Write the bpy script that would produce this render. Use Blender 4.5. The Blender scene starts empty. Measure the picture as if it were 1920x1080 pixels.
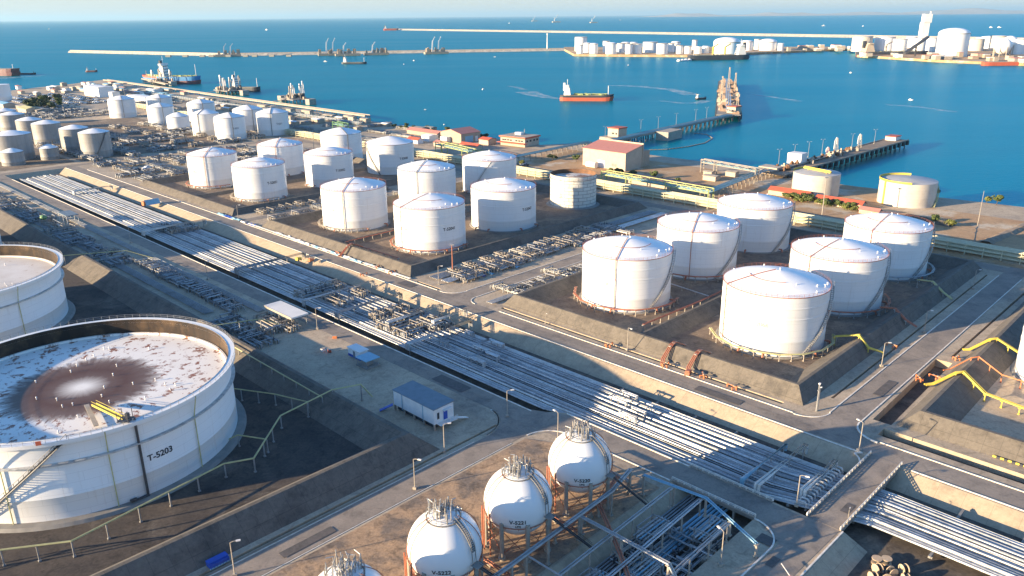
import bpy, math, random
from math import sin, cos, pi, radians as rad, sqrt, atan2, hypot
from mathutils import Vector, Matrix, geometry
S = bpy.context.scene
C = S.collection
# ---------------------------------------------------------------- camera
cam = bpy.data.objects.new('camera', bpy.data.cameras.new('camera')); C.objects.link(cam)
F_, P_, R_, H_ = 1475.7, rad(19.079), rad(-.5025), 100.0
cam.data.sensor_width = 36.0
cam.data.lens = F_ / 1920 * 36
cam.data.clip_start = 1.0; cam.data.clip_end = 300000.0
cam.location = (0, 0, H_)
cam.matrix_world = Matrix.Translation((0, 0, H_)) @ Matrix.Rotation(pi/2 - P_, 4, 'X') @ Matrix.Rotation(R_, 4, 'Z')
S.camera = cam
# ---------------------------------------------------------------- light
AZ, EL = rad(20.5), rad(11.0)            # the direction the sunlight travels, and how low the sun stands
w = bpy.data.worlds.new('World'); S.world = w; w.use_nodes = True
nt = w.node_tree; nt.nodes.clear()
sky = nt.nodes.new('ShaderNodeTexSky'); sky.sky_type = 'NISHITA'; sky.sun_disc = False
sky.sun_elevation = EL; sky.sun_rotation = atan2(-cos(AZ), -sin(AZ)) % (2*pi)
sky.air_density = 1.0; sky.dust_density = 0.4; sky.ozone_density = 5.0; sky.altitude = 100
bg = nt.nodes.new('ShaderNodeBackground'); bg.inputs[1].default_value = 0.12
wo = nt.nodes.new('ShaderNodeOutputWorld')
# the pale dusty band low over the sea
tg = nt.nodes.new('ShaderNodeTexCoord'); sx = nt.nodes.new('ShaderNodeSeparateXYZ'); nt.links.new(tg.outputs['Generated'], sx.inputs[0])
mr = nt.nodes.new('ShaderNodeMapRange'); mr.interpolation_type = 'SMOOTHSTEP'; nt.links.new(sx.outputs[2], mr.inputs[0])
mr.inputs[1].default_value = -.01; mr.inputs[2].default_value = .10; mr.inputs[3].default_value = .85; mr.inputs[4].default_value = 0
mb_ = nt.nodes.new('ShaderNodeMix'); mb_.data_type = 'RGBA'; nt.links.new(mr.outputs[0], mb_.inputs[0]); nt.links.new(sky.outputs[0], mb_.inputs[6]); mb_.inputs[7].default_value = (2.15, 2.10, 1.93, 1)
nt.links.new(mb_.outputs[2], bg.inputs[0]); nt.links.new(bg.outputs[0], wo.inputs[0])
sd = bpy.data.lights.new('sun', 'SUN'); sun = bpy.data.objects.new('sun', sd); C.objects.link(sun)
sd.energy = 5.0; sd.angle = rad(.55); sd.color = (1.0, .78, .50)
sun.rotation_euler = Vector((cos(AZ)*cos(EL), sin(AZ)*cos(EL), -sin(EL))).to_track_quat('-Z', 'Y').to_euler()
sun.location = (-200, -100, 300)
S.view_settings.view_transform = 'Standard'; S.view_settings.look = 'None'
S.view_settings.exposure = 1.62; S.view_settings.gamma = 1
S.render.engine = 'CYCLES'
S.cycles.volume_bounces = 0; S.cycles.max_bounces = 6
# ---------------------------------------------------------------- the plant's own grid: u across the pipe corridor, v along it
GA = rad(45.5); CA, SA = cos(GA), sin(GA)
def W(u, v, z=0.0): return Vector((u*CA - v*SA, u*SA + v*CA, z))
def UV(x, y): return (x*CA + y*SA, -x*SA + y*CA)
rnd = random.Random(7)
HAZE = 0.00002
# ---------------------------------------------------------------- materials
def _n(nt, t, **k):
    n = nt.nodes.new(t)
    for a, b in k.items():
        if a in n.inputs: n.inputs[a].default_value = b
        else: setattr(n, a, b)
    return n
def mat(name, c1, c2=None, scale=1.0, rough=.6, metal=0.0, c3=None, s3=.05, t3=(.5, .65), bump=0.0, stretch=None, detail=5, spec=None, fine=0.0, joints=None, seams=None):
    """two noise-blended colours, an optional third (stains / wear) on a larger noise"""
    m = bpy.data.materials.new(name); m.use_nodes = True
    nt = m.node_tree; b = nt.nodes['Principled BSDF']
    b.inputs['Roughness'].default_value = rough; b.inputs['Metallic'].default_value = metal
    if spec is not None: b.inputs['Specular IOR Level'].default_value = spec
    if c2 is None: c2 = tuple(x*.8 for x in c1)
    tc = _n(nt, 'ShaderNodeTexCoord'); mp = _n(nt, 'ShaderNodeMapping')
    nt.links.new(tc.outputs['Object'], mp.inputs[0])
    if stretch: mp.inputs['Scale'].default_value = stretch
    no = _n(nt, 'ShaderNodeTexNoise', Scale=scale, Detail=detail, Roughness=.6)
    nt.links.new(mp.outputs[0], no.inputs['Vector'])
    r = _n(nt, 'ShaderNodeValToRGB'); r.color_ramp.elements[0].position = .35; r.color_ramp.elements[1].position = .68
    r.color_ramp.elements[0].color = (*c1, 1); r.color_ramp.elements[1].color = (*c2, 1)
    nt.links.new(no.outputs[0], r.inputs[0]); out = r.outputs[0]
    if c3:
        n3 = _n(nt, 'ShaderNodeTexNoise', Scale=s3, Detail=8, Roughness=.65); nt.links.new(tc.outputs['Object'], n3.inputs['Vector'])
        r3 = _n(nt, 'ShaderNodeValToRGB'); r3.color_ramp.elements[0].position = t3[0]; r3.color_ramp.elements[1].position = t3[1]
        nt.links.new(n3.outputs[0], r3.inputs[0])
        mx = _n(nt, 'ShaderNodeMix', data_type='RGBA'); nt.links.new(r3.outputs[0], mx.inputs[0])
        nt.links.new(out, mx.inputs[6]); mx.inputs[7].default_value = (*c3, 1); out = mx.outputs[2]
    if fine:
        nf = _n(nt, 'ShaderNodeTexNoise', Scale=1.7, Detail=7, Roughness=.75); nt.links.new(tc.outputs['Object'], nf.inputs['Vector'])
        rf = _n(nt, 'ShaderNodeMapRange'); nt.links.new(nf.outputs[0], rf.inputs[0]); rf.inputs[1].default_value = .3; rf.inputs[2].default_value = .7; rf.inputs[3].default_value = 1-fine; rf.inputs[4].default_value = 1+fine
        n4 = _n(nt, 'ShaderNodeTexNoise', Scale=.33, Detail=9, Roughness=.7, Distortion=1.2); nt.links.new(tc.outputs['Object'], n4.inputs['Vector'])
        r4 = _n(nt, 'ShaderNodeMapRange'); nt.links.new(n4.outputs[0], r4.inputs[0]); r4.inputs[1].default_value = .36; r4.inputs[2].default_value = .50; r4.inputs[3].default_value = 1-fine*1.3; r4.inputs[4].default_value = 1
        mm = _n(nt, 'ShaderNodeMath', operation='MULTIPLY'); nt.links.new(rf.outputs[0], mm.inputs[0]); nt.links.new(r4.outputs[0], mm.inputs[1])
        vm = _n(nt, 'ShaderNodeVectorMath', operation='SCALE'); nt.links.new(out, vm.inputs[0]); nt.links.new(mm.outputs[0], vm.inputs['Scale']); out = vm.outputs[0]
    if joints or seams:
        br = _n(nt, 'ShaderNodeTexBrick'); br.inputs['Scale'].default_value = 1; br.inputs['Mortar Smooth'].default_value = .4
        if joints:
            mj = _n(nt, 'ShaderNodeMapping'); mj.inputs['Rotation'].default_value = (0, 0, -rad(45.5)); nt.links.new(tc.outputs['Object'], mj.inputs[0]); nt.links.new(mj.outputs[0], br.inputs['Vector'])
            br.offset = 0; br.inputs['Brick Width'].default_value = joints[0]; br.inputs['Row Height'].default_value = joints[0]; br.inputs['Mortar Size'].default_value = .06; k_, dark = joints[1], .55
        else:
            sp = _n(nt, 'ShaderNodeSeparateXYZ'); nt.links.new(tc.outputs['Object'], sp.inputs[0])
            at = _n(nt, 'ShaderNodeMath', operation='ARCTAN2'); nt.links.new(sp.outputs[1], at.inputs[0]); nt.links.new(sp.outputs[0], at.inputs[1])
            ml = _n(nt, 'ShaderNodeMath', operation='MULTIPLY'); ml.inputs[1].default_value = seams[0]; nt.links.new(at.outputs[0], ml.inputs[0])
            cb = _n(nt, 'ShaderNodeCombineXYZ'); nt.links.new(ml.outputs[0], cb.inputs[0]); nt.links.new(sp.outputs[2], cb.inputs[1]); nt.links.new(cb.outputs[0], br.inputs['Vector'])
            br.inputs['Brick Width'].default_value = 8.5; br.inputs['Row Height'].default_value = 2.2; br.inputs['Mortar Size'].default_value = .035; k_, dark = seams[1], .6
            # faint vertical runs of rust and dust
            cb2 = _n(nt, 'ShaderNodeCombineXYZ'); nt.links.new(ml.outputs[0], cb2.inputs[0]); s2 = _n(nt, 'ShaderNodeMath', operation='MULTIPLY'); s2.inputs[1].default_value = .07; nt.links.new(sp.outputs[2], s2.inputs[0]); nt.links.new(s2.outputs[0], cb2.inputs[1])
            ns = _n(nt, 'ShaderNodeTexNoise', Scale=.9, Detail=6, Roughness=.7); nt.links.new(cb2.outputs[0], ns.inputs['Vector'])
            rs = _n(nt, 'ShaderNodeMapRange'); nt.links.new(ns.outputs[0], rs.inputs[0]); rs.inputs[1].default_value = .58; rs.inputs[2].default_value = .78; rs.inputs[3].default_value = 0; rs.inputs[4].default_value = .55
            ms = _n(nt, 'ShaderNodeMix', data_type='RGBA'); nt.links.new(rs.outputs[0], ms.inputs[0]); nt.links.new(out, ms.inputs[6]); ms.inputs[7].default_value = (.52, .43, .34, 1); out = ms.outputs[2]
        mf = _n(nt, 'ShaderNodeMath', operation='MULTIPLY'); mf.inputs[1].default_value = k_; nt.links.new(br.outputs['Fac'], mf.inputs[0])
        dk = _n(nt, 'ShaderNodeVectorMath', operation='SCALE'); nt.links.new(out, dk.inputs[0]); dk.inputs['Scale'].default_value = dark
        mj2 = _n(nt, 'ShaderNodeMix', data_type='RGBA'); nt.links.new(mf.outputs[0], mj2.inputs[0]); nt.links.new(out, mj2.inputs[6]); nt.links.new(dk.outputs[0], mj2.inputs[7]); out = mj2.outputs[2]
    if seams:
        oi = _n(nt, 'ShaderNodeObjectInfo'); ro = _n(nt, 'ShaderNodeMapRange'); nt.links.new(oi.outputs['Random'], ro.inputs[0]); ro.inputs[3].default_value = .86; ro.inputs[4].default_value = 1.0
        vo = _n(nt, 'ShaderNodeVectorMath', operation='SCALE'); nt.links.new(out, vo.inputs[0]); nt.links.new(ro.outputs[0], vo.inputs['Scale']); out = vo.outputs[0]
        ofs = _n(nt, 'ShaderNodeMath', operation='MULTIPLY'); ofs.inputs[1].default_value = 50; nt.links.new(oi.outputs['Random'], ofs.inputs[0]); nt.links.new(ofs.outputs[0], cb2.inputs[2])
    nt.links.new(out, b.inputs['Base Color'])
    if bump:
        bp = _n(nt, 'ShaderNodeBump', Strength=1.0, Distance=bump); nt.links.new(no.outputs[0], bp.inputs['Height']); nt.links.new(bp.outputs[0], b.inputs['Normal'])
    return m
M = {}
M['ground'] = mat('ground_concrete', (.49, .385, .265), (.38, .295, .205), .09, .9, c3=(.24, .195, .155), s3=.035, t3=(.50, .72), bump=.04, fine=.22)
M['asphalt'] = mat('asphalt', (.24, .198, .158), (.31, .252, .198), .18, .9, c3=(.165, .14, .12), s3=.07, t3=(.5, .68), fine=.16)
M['slope'] = mat('slope_concrete', (.46, .355, .24), (.39, .30, .20), .5, .9, c3=(.30, .23, .165), s3=.09, t3=(.55, .75), stretch=(1, 1, .3), fine=.12, joints=(5.5, .6))
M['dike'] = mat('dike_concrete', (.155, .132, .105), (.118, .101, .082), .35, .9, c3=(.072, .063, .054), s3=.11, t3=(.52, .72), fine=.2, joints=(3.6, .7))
M['floor_dark'] = mat('bund_soil', (.22, .16, .11), (.145, .105, .078), .22, .95, c3=(.33, .235, .15), s3=.06, t3=(.5, .65), fine=.3)
M['floor_oil'] = mat('oiled_soil', (.05, .040, .035), (.088, .068, .053), .14, .95, c3=(.16, .13, .10), s3=.045, t3=(.54, .68), fine=.35)
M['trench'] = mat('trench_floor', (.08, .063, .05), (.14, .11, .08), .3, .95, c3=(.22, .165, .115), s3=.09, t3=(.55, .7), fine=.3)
M['soil'] = mat('yard_soil', (.45, .29, .165), (.33, .22, .135), .22, .95, c3=(.19, .145, .11), s3=.12, t3=(.45, .6), bump=.1, fine=.32)
M['sand'] = mat('sand_lot', (.46, .30, .16), (.36, .205, .10), .05, .95, c3=(.52, .42, .30), s3=.03, t3=(.52, .6), fine=.2)
M['kerb'] = mat('kerb_paint', (.80, .74, .64), (.60, .52, .43), .8, .8)
M['kerb_red'] = mat('kerb_red', (.45, .14, .09), (.35, .12, .08), .8, .8)
M['yellow'] = mat('yellow_paint', (.62, .47, .06), (.48, .37, .07), 1.2, .55)
M['yellow_pale'] = mat('pale_yellow_paint', (.50, .47, .22), (.40, .36, .17), .8, .6)
M['white'] = mat('white_tank_paint', (.77, .76, .735), (.73, .715, .685), .06, .42, c3=(.66, .63, .58), s3=.12, t3=(.6, .85), stretch=(1, 1, .15))
M['shell_white'] = mat('white_plated_shell', (.77, .76, .735), (.73, .715, .685), .06, .42, seams=(16.3, .55))
M['shell_big'] = mat('white_plated_big_shell', (.77, .76, .735), (.72, .705, .675), .05, .42, seams=(34.4, .6))
M['white_roof'] = mat('white_roof_paint', (.86, .84, .80), (.80, .78, .75), .35, .45, c3=(.66, .62, .57), s3=.35, t3=(.62, .85))
M['grey_tank'] = mat('weathered_tank_paint', (.32, .305, .285), (.24, .23, .215), .35, .6, stretch=(1, 1, .05), c3=(.17, .16, .15), s3=.2, t3=(.58, .8))
M['beige_tank'] = mat('beige_tank_paint', (.56, .50, .42), (.49, .43, .355), .2, .6, c3=(.42, .36, .29), s3=.2, t3=(.55, .8))
M['rust_pipe'] = mat('rust_red_paint', (.42, .15, .08), (.32, .11, .065), 1.0, .6)
M['orange'] = mat('orange_paint', (.62, .20, .07), (.48, .15, .06), 1.0, .55)
M['red_roof'] = mat('red_roof_tiles', (.46, .10, .05), (.37, .085, .05), .6, .7)
M['pink_roof'] = mat('pink_roof_sheet', (.45, .19, .15), (.38, .16, .13), .5, .7)
M['steel'] = mat('galvanised_steel', (.42, .41, .39), (.30, .29, .28), .8, .5, .5)
M['clad'] = mat('pipe_cladding', (.56, .56, .55), (.38, .38, .375), .12, .42, .25, fine=.25)
M['clad_white'] = mat('white_pipe_paint', (.66, .64, .59), (.50, .48, .44), .12, .5, fine=.2)
M['clad_dull'] = mat('dull_pipe_paint', (.33, .335, .34), (.21, .215, .22), .12, .55, .2, fine=.25)
M['dark_steel'] = mat('dark_steel', (.085, .085, .09), (.06, .06, .065), .8, .55, .4)
M['wall_white'] = mat('white_cladding_sheet', (.72, .72, .70), (.64, .64, .62), .6, .6)
M['wall_beige'] = mat('beige_wall', (.38, .30, .22), (.33, .26, .195), .3, .8, fine=.08)
M['wall_cream'] = mat('cream_wall', (.48, .39, .29), (.42, .34, .255), .3, .8, fine=.08)
M['roof_grey'] = mat('grey_roof_sheet', (.17, .21, .24), (.13, .165, .19), .5, .55)
M['blue'] = mat('blue_paint', (.03, .09, .42), (.025, .07, .34), .8, .5)
M['lightblue'] = mat('light_blue_paint', (.22, .42, .52), (.18, .35, .45), .8, .5)
M['green'] = mat('green_paint', (.16, .30, .13), (.12, .24, .11), .8, .6)
M['lime'] = mat('yellow_green_paint', (.44, .47, .17), (.36, .39, .15), .8, .6)
M['teal_rack'] = mat('blue_green_pipe_paint', (.20, .33, .35), (.16, .27, .29), .4, .5)
M['cream_rack'] = mat('cream_pipe_paint', (.58, .52, .34), (.48, .43, .28), .4, .5)
M['concrete'] = mat('pale_concrete', (.38, .33, .27), (.30, .26, .21), .4, .85, fine=.12)
M['concrete_grey'] = mat('grey_concrete', (.27, .25, .22), (.20, .185, .165), .4, .85)
M['text'] = mat('black_lettering', (.02, .02, .025), (.03, .03, .035), 1, .7)
M['text_faded'] = mat('faded_lettering', (.30, .26, .23), (.42, .38, .34), 3, .8)
M['glass'] = mat('dark_glass', (.03, .04, .05), (.04, .05, .06), 1, .15)
M['hull_red'] = mat('red_hull', (.50, .10, .045), (.42, .085, .045), .1, .6)
M['hull_black'] = mat('dark_hull', (.03, .035, .045), (.045, .05, .06), .1, .5)
M['hull_blue'] = mat('blue_hull', (.03, .20, .42), (.03, .17, .36), .1, .5)
M['hull_maroon'] = mat('maroon_hull', (.17, .055, .055), (.13, .05, .055), .1, .6)
M['deck'] = mat('ship_deck', (.34, .30, .22), (.28, .27, .18), .2, .7)
M['ship_white'] = mat('ship_white_paint', (.74, .70, .64), (.66, .62, .57), .2, .6)
M['rock'] = mat('breakwater_rock', (.48, .43, .36), (.28, .25, .21), .12, .9, bump=.8)
M['foam'] = mat('boom_float', (.25, .20, .15), (.2, .17, .13), 1, .8)
M['bark'] = mat('bark', (.10, .075, .05), (.07, .05, .035), 2, .9)
M['leaf'] = mat('foliage', (.10, .12, .025), (.05, .075, .02), .6, .8)
M['leaf_dark'] = mat('dark_foliage', (.045, .06, .022), (.03, .042, .018), .6, .8)
M['leaf_yellow'] = mat('yellow_green_foliage', (.16, .16, .03), (.09, .11, .025), .6, .8)  # yellow-green leaf colour of the third tree kind
M['soil_brown'] = mat('stock_pile', (.30, .22, .15), (.2, .15, .1), .3, .9)
M['spool'] = mat('wooden_drum', (.55, .40, .26), (.42, .30, .19), 1.0, .8)
M['tyre'] = mat('dark_rubber', (.03, .03, .03), (.04, .04, .04), 1, .8)
M['car_a'] = mat('white_car_paint', (.65, .66, .66), (.6, .6, .6), .1, .3)
M['car_b'] = mat('silver_car_paint', (.34, .36, .38), (.3, .32, .34), .1, .3, .4)
M['car_c'] = mat('dark_car_paint', (.05, .06, .08), (.06, .07, .09), .1, .3)
M['foamline'] = mat('wake_foam', (.35, .5, .55), (.1, .3, .4), .2, .8)

def rusty_tank():
    m = mat('rusty_plate_shell', (.68, .65, .57), (.60, .57, .50), .3, .6, c3=(.38, .20, .10), s3=.16, t3=(.60, .76))
    nt = m.node_tree; b = nt.nodes['Principled BSDF']
    src = b.inputs['Base Color'].links[0].from_socket
    g = _n(nt, 'ShaderNodeTexCoord'); sp = _n(nt, 'ShaderNodeSeparateXYZ'); nt.links.new(g.outputs['Object'], sp.inputs[0])
    at = _n(nt, 'ShaderNodeMath', operation='ARCTAN2'); nt.links.new(sp.outputs[1], at.inputs[0]); nt.links.new(sp.outputs[0], at.inputs[1])
    ml = _n(nt, 'ShaderNodeMath', operation='MULTIPLY'); ml.inputs[1].default_value = 12.8; nt.links.new(at.outputs[0], ml.inputs[0])
    cb = _n(nt, 'ShaderNodeCombineXYZ'); nt.links.new(ml.outputs[0], cb.inputs[0]); nt.links.new(sp.outputs[2], cb.inputs[1])
    br = _n(nt, 'ShaderNodeTexBrick'); br.inputs['Scale'].default_value = 1; br.inputs['Brick Width'].default_value = 5.2; br.inputs['Row Height'].default_value = 1.9; br.inputs['Mortar Size'].default_value = .13
    nt.links.new(cb.outputs[0], br.inputs['Vector'])
    mx = _n(nt, 'ShaderNodeMix', data_type='RGBA'); nt.links.new(br.outputs['Fac'], mx.inputs[0]); nt.links.new(src, mx.inputs[6]); mx.inputs[7].default_value = (.25, .22, .18, 1)
    nt.links.new(mx.outputs[2], b.inputs['Base Color'])
    return m
M['rusty'] = rusty_tank()
M['rust_in'] = mat('rusted_inner_shell', (.20, .10, .05), (.11, .06, .035), .3, .9)
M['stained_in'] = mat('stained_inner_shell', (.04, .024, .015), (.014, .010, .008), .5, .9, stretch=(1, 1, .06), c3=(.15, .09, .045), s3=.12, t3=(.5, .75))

def floating_roof(R):
    """white disc with a brown ring of residue and radial rust streaks"""
    m = bpy.data.materials.new('stained_floating_roof'); m.use_nodes = True
    nt = m.node_tree; b = nt.nodes['Principled BSDF']; b.inputs['Roughness'].default_value = .55
    L = nt.links.new
    tc = _n(nt, 'ShaderNodeTexCoord'); sp = _n(nt, 'ShaderNodeSeparateXYZ'); L(tc.outputs['Object'], sp.inputs[0])
    at = _n(nt, 'ShaderNodeMath', operation='ARCTAN2'); L(sp.outputs[1], at.inputs[0]); L(sp.outputs[0], at.inputs[1])
    ln = _n(nt, 'ShaderNodeVectorMath', operation='LENGTH'); L(tc.outputs['Object'], ln.inputs[0])
    sn = _n(nt, 'ShaderNodeMath', operation='SINE'); L(at.outputs[0], sn.inputs[0])
    cs = _n(nt, 'ShaderNodeMath', operation='COSINE'); L(at.outputs[0], cs.inputs[0])
    def polar(k, kr):
        a = _n(nt, 'ShaderNodeMath', operation='MULTIPLY'); a.inputs[1].default_value = k; L(sn.outputs[0], a.inputs[0])
        c = _n(nt, 'ShaderNodeMath', operation='MULTIPLY'); c.inputs[1].default_value = k; L(cs.outputs[0], c.inputs[0])
        d = _n(nt, 'ShaderNodeMath', operation='MULTIPLY'); d.inputs[1].default_value = kr; L(ln.outputs['Value'], d.inputs[0])
        v = _n(nt, 'ShaderNodeCombineXYZ'); L(a.outputs[0], v.inputs[0]); L(c.outputs[0], v.inputs[1]); L(d.outputs[0], v.inputs[2]); return v.outputs[0]
    n1 = _n(nt, 'ShaderNodeTexNoise', Scale=1.0, Detail=6, Roughness=.65); L(polar(9, .16), n1.inputs['Vector'])
    n2 = _n(nt, 'ShaderNodeTexNoise', Scale=1.0, Detail=5, Roughness=.7); L(polar(11, .42), n2.inputs['Vector'])
    # radius wobbled by the streak noise
    wk = _n(nt, 'ShaderNodeMath', operation='MULTIPLY'); L(ln.outputs['Value'], wk.inputs[0]); L(n1.outputs[0], wk.inputs[1])
    wob = _n(nt, 'ShaderNodeMath', operation='MULTIPLY_ADD'); L(wk.outputs[0], wob.inputs[0]); wob.inputs[1].default_value = .75; L(ln.outputs['Value'], wob.inputs[2])
    nr = _n(nt, 'ShaderNodeMath', operation='DIVIDE'); L(wob.outputs[0], nr.inputs[0]); nr.inputs[1].default_value = R
    rg = _n(nt, 'ShaderNodeValToRGB'); cr = rg.color_ramp
    cr.elements[0].position = 0; cr.elements[0].color = (0, 0, 0, 1); cr.elements[1].position = 1; cr.elements[1].color = (0, 0, 0, 1)
    for p_, c_ in ((.05, 0), (.15, .5), (.26, .95), (.40, 1), (.60, .92), (.68, .6), (.74, 0)):
        e = cr.elements.new(p_); e.color = (c_, c_, c_, 1)
    L(nr.outputs[0], rg.inputs[0])
    # scattered streaks further out
    r2 = _n(nt, 'ShaderNodeValToRGB'); r2.color_ramp.elements[0].position = .54; r2.color_ramp.elements[1].position = .60; L(n2.outputs[0], r2.inputs[0])
    out_ = _n(nt, 'ShaderNodeMapRange'); L(ln.outputs['Value'], out_.inputs[0]); out_.inputs[1].default_value = R*.33; out_.inputs[2].default_value = R*.5
    m2 = _n(nt, 'ShaderNodeMath', operation='MULTIPLY'); L(r2.outputs[0], m2.inputs[0]); L(out_.outputs[0], m2.inputs[1])
    fz = _n(nt, 'ShaderNodeTexNoise', Scale=.12, Detail=4); L(tc.outputs['Object'], fz.inputs['Vector'])
    base = _n(nt, 'ShaderNodeMix', data_type='RGBA'); L(fz.outputs[0], base.inputs[0]); base.inputs[6].default_value = (.86, .82, .75, 1); base.inputs[7].default_value = (.76, .69, .60, 1)
    a = _n(nt, 'ShaderNodeMix', data_type='RGBA'); L(m2.outputs[0], a.inputs[0]); L(base.outputs[2], a.inputs[6]); a.inputs[7].default_value = (.27, .11, .06, 1)
    bb = _n(nt, 'ShaderNodeMix', data_type='RGBA'); L(rg.outputs[0], bb.inputs[0]); L(a.outputs[2], bb.inputs[6]); bb.inputs[7].default_value = (.10, .042, .02, 1)
    L(bb.outputs[2], b.inputs['Base Color'])
    return m

def water_mat():
    m = bpy.data.materials.new('sea_water'); m.use_nodes = True
    nt = m.node_tree; b = nt.nodes['Principled BSDF']; L = nt.links.new
    b.inputs['Roughness'].default_value = .30;  b.inputs['IOR'].default_value = 1.33; b.inputs['Specular IOR Level'].default_value = .08
    tc = _n(nt, 'ShaderNodeTexCoord'); mp = _n(nt, 'ShaderNodeMapping'); L(tc.outputs['Object'], mp.inputs[0])
    mp.inputs['Rotation'].default_value = (0, 0, rad(14)); mp.inputs['Scale'].default_value = (.22, 1, 1)
    n0 = _n(nt, 'ShaderNodeTexNoise', Scale=.012, Detail=5, Roughness=.6); L(mp.outputs[0], n0.inputs['Vector'])
    r = _n(nt, 'ShaderNodeValToRGB'); r.color_ramp.elements[0].position = .34; r.color_ramp.elements[1].position = .7
    r.color_ramp.elements[0].color = (.0, .175, .225, 1); r.color_ramp.elements[1].color = (.0, .215, .27, 1)
    L(n0.outputs[0], r.inputs[0])
    # thin pale drift lines
    mp2 = _n(nt, 'ShaderNodeMapping'); L(tc.outputs['Object'], mp2.inputs[0]); mp2.inputs['Rotation'].default_value = (0, 0, rad(20)); mp2.inputs['Scale'].default_value = (.10, 1, 1)
    n3 = _n(nt, 'ShaderNodeTexNoise', Scale=.016, Detail=7, Roughness=.62); L(mp2.outputs[0], n3.inputs['Vector'])
    r3 = _n(nt, 'ShaderNodeValToRGB'); r3.color_ramp.elements[0].position = .60; r3.color_ramp.elements[1].position = .80; r3.color_ramp.elements[1].color = (.5, .5, .5, 1)
    L(n3.outputs[0], r3.inputs[0])
    mx = _n(nt, 'ShaderNodeMix', data_type='RGBA'); L(r3.outputs[0], mx.inputs[0]); L(r.outputs[0], mx.inputs[6]); mx.inputs[7].default_value = (.03, .30, .42, 1)
    L(mx.outputs[2], b.inputs['Base Color'])
    n1 = _n(nt, 'ShaderNodeTexNoise', Scale=.35, Detail=4, Roughness=.6)
    mp3 = _n(nt, 'ShaderNodeMapping'); L(tc.outputs['Object'], mp3.inputs[0]); mp3.inputs['Rotation'].default_value = (0, 0, rad(30)); mp3.inputs['Scale'].default_value = (.5, 1, 1); L(mp3.outputs[0], n1.inputs['Vector'])
    bp = _n(nt, 'ShaderNodeBump', Strength=1, Distance=.55); L(n1.outputs[0], bp.inputs['Height']); L(bp.outputs[0], b.inputs['Normal'])
    gl = _n(nt, 'ShaderNodeBsdfGlossy', Roughness=.34); gl.inputs['Color'].default_value = (.0, .33, .405, 1); L(bp.outputs[0], gl.inputs['Normal'])
    # wind patches shift how much of the sky the water mirrors
    n6 = _n(nt, 'ShaderNodeTexNoise', Scale=.0035, Detail=6, Roughness=.6); L(mp.outputs[0], n6.inputs['Vector'])
    r6 = _n(nt, 'ShaderNodeMapRange'); L(n6.outputs[0], r6.inputs[0]); r6.inputs[1].default_value = .35; r6.inputs[2].default_value = .65; r6.inputs[3].default_value = .42; r6.inputs[4].default_value = .62
    mxs = _n(nt, 'ShaderNodeMixShader'); L(r6.outputs[0], mxs.inputs[0]); L(b.outputs[0], mxs.inputs[1]); L(gl.outputs[0], mxs.inputs[2]); L(mxs.outputs[0], nt.nodes['Material Output'].inputs['Surface'])
    return m
M['water'] = water_mat()
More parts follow.
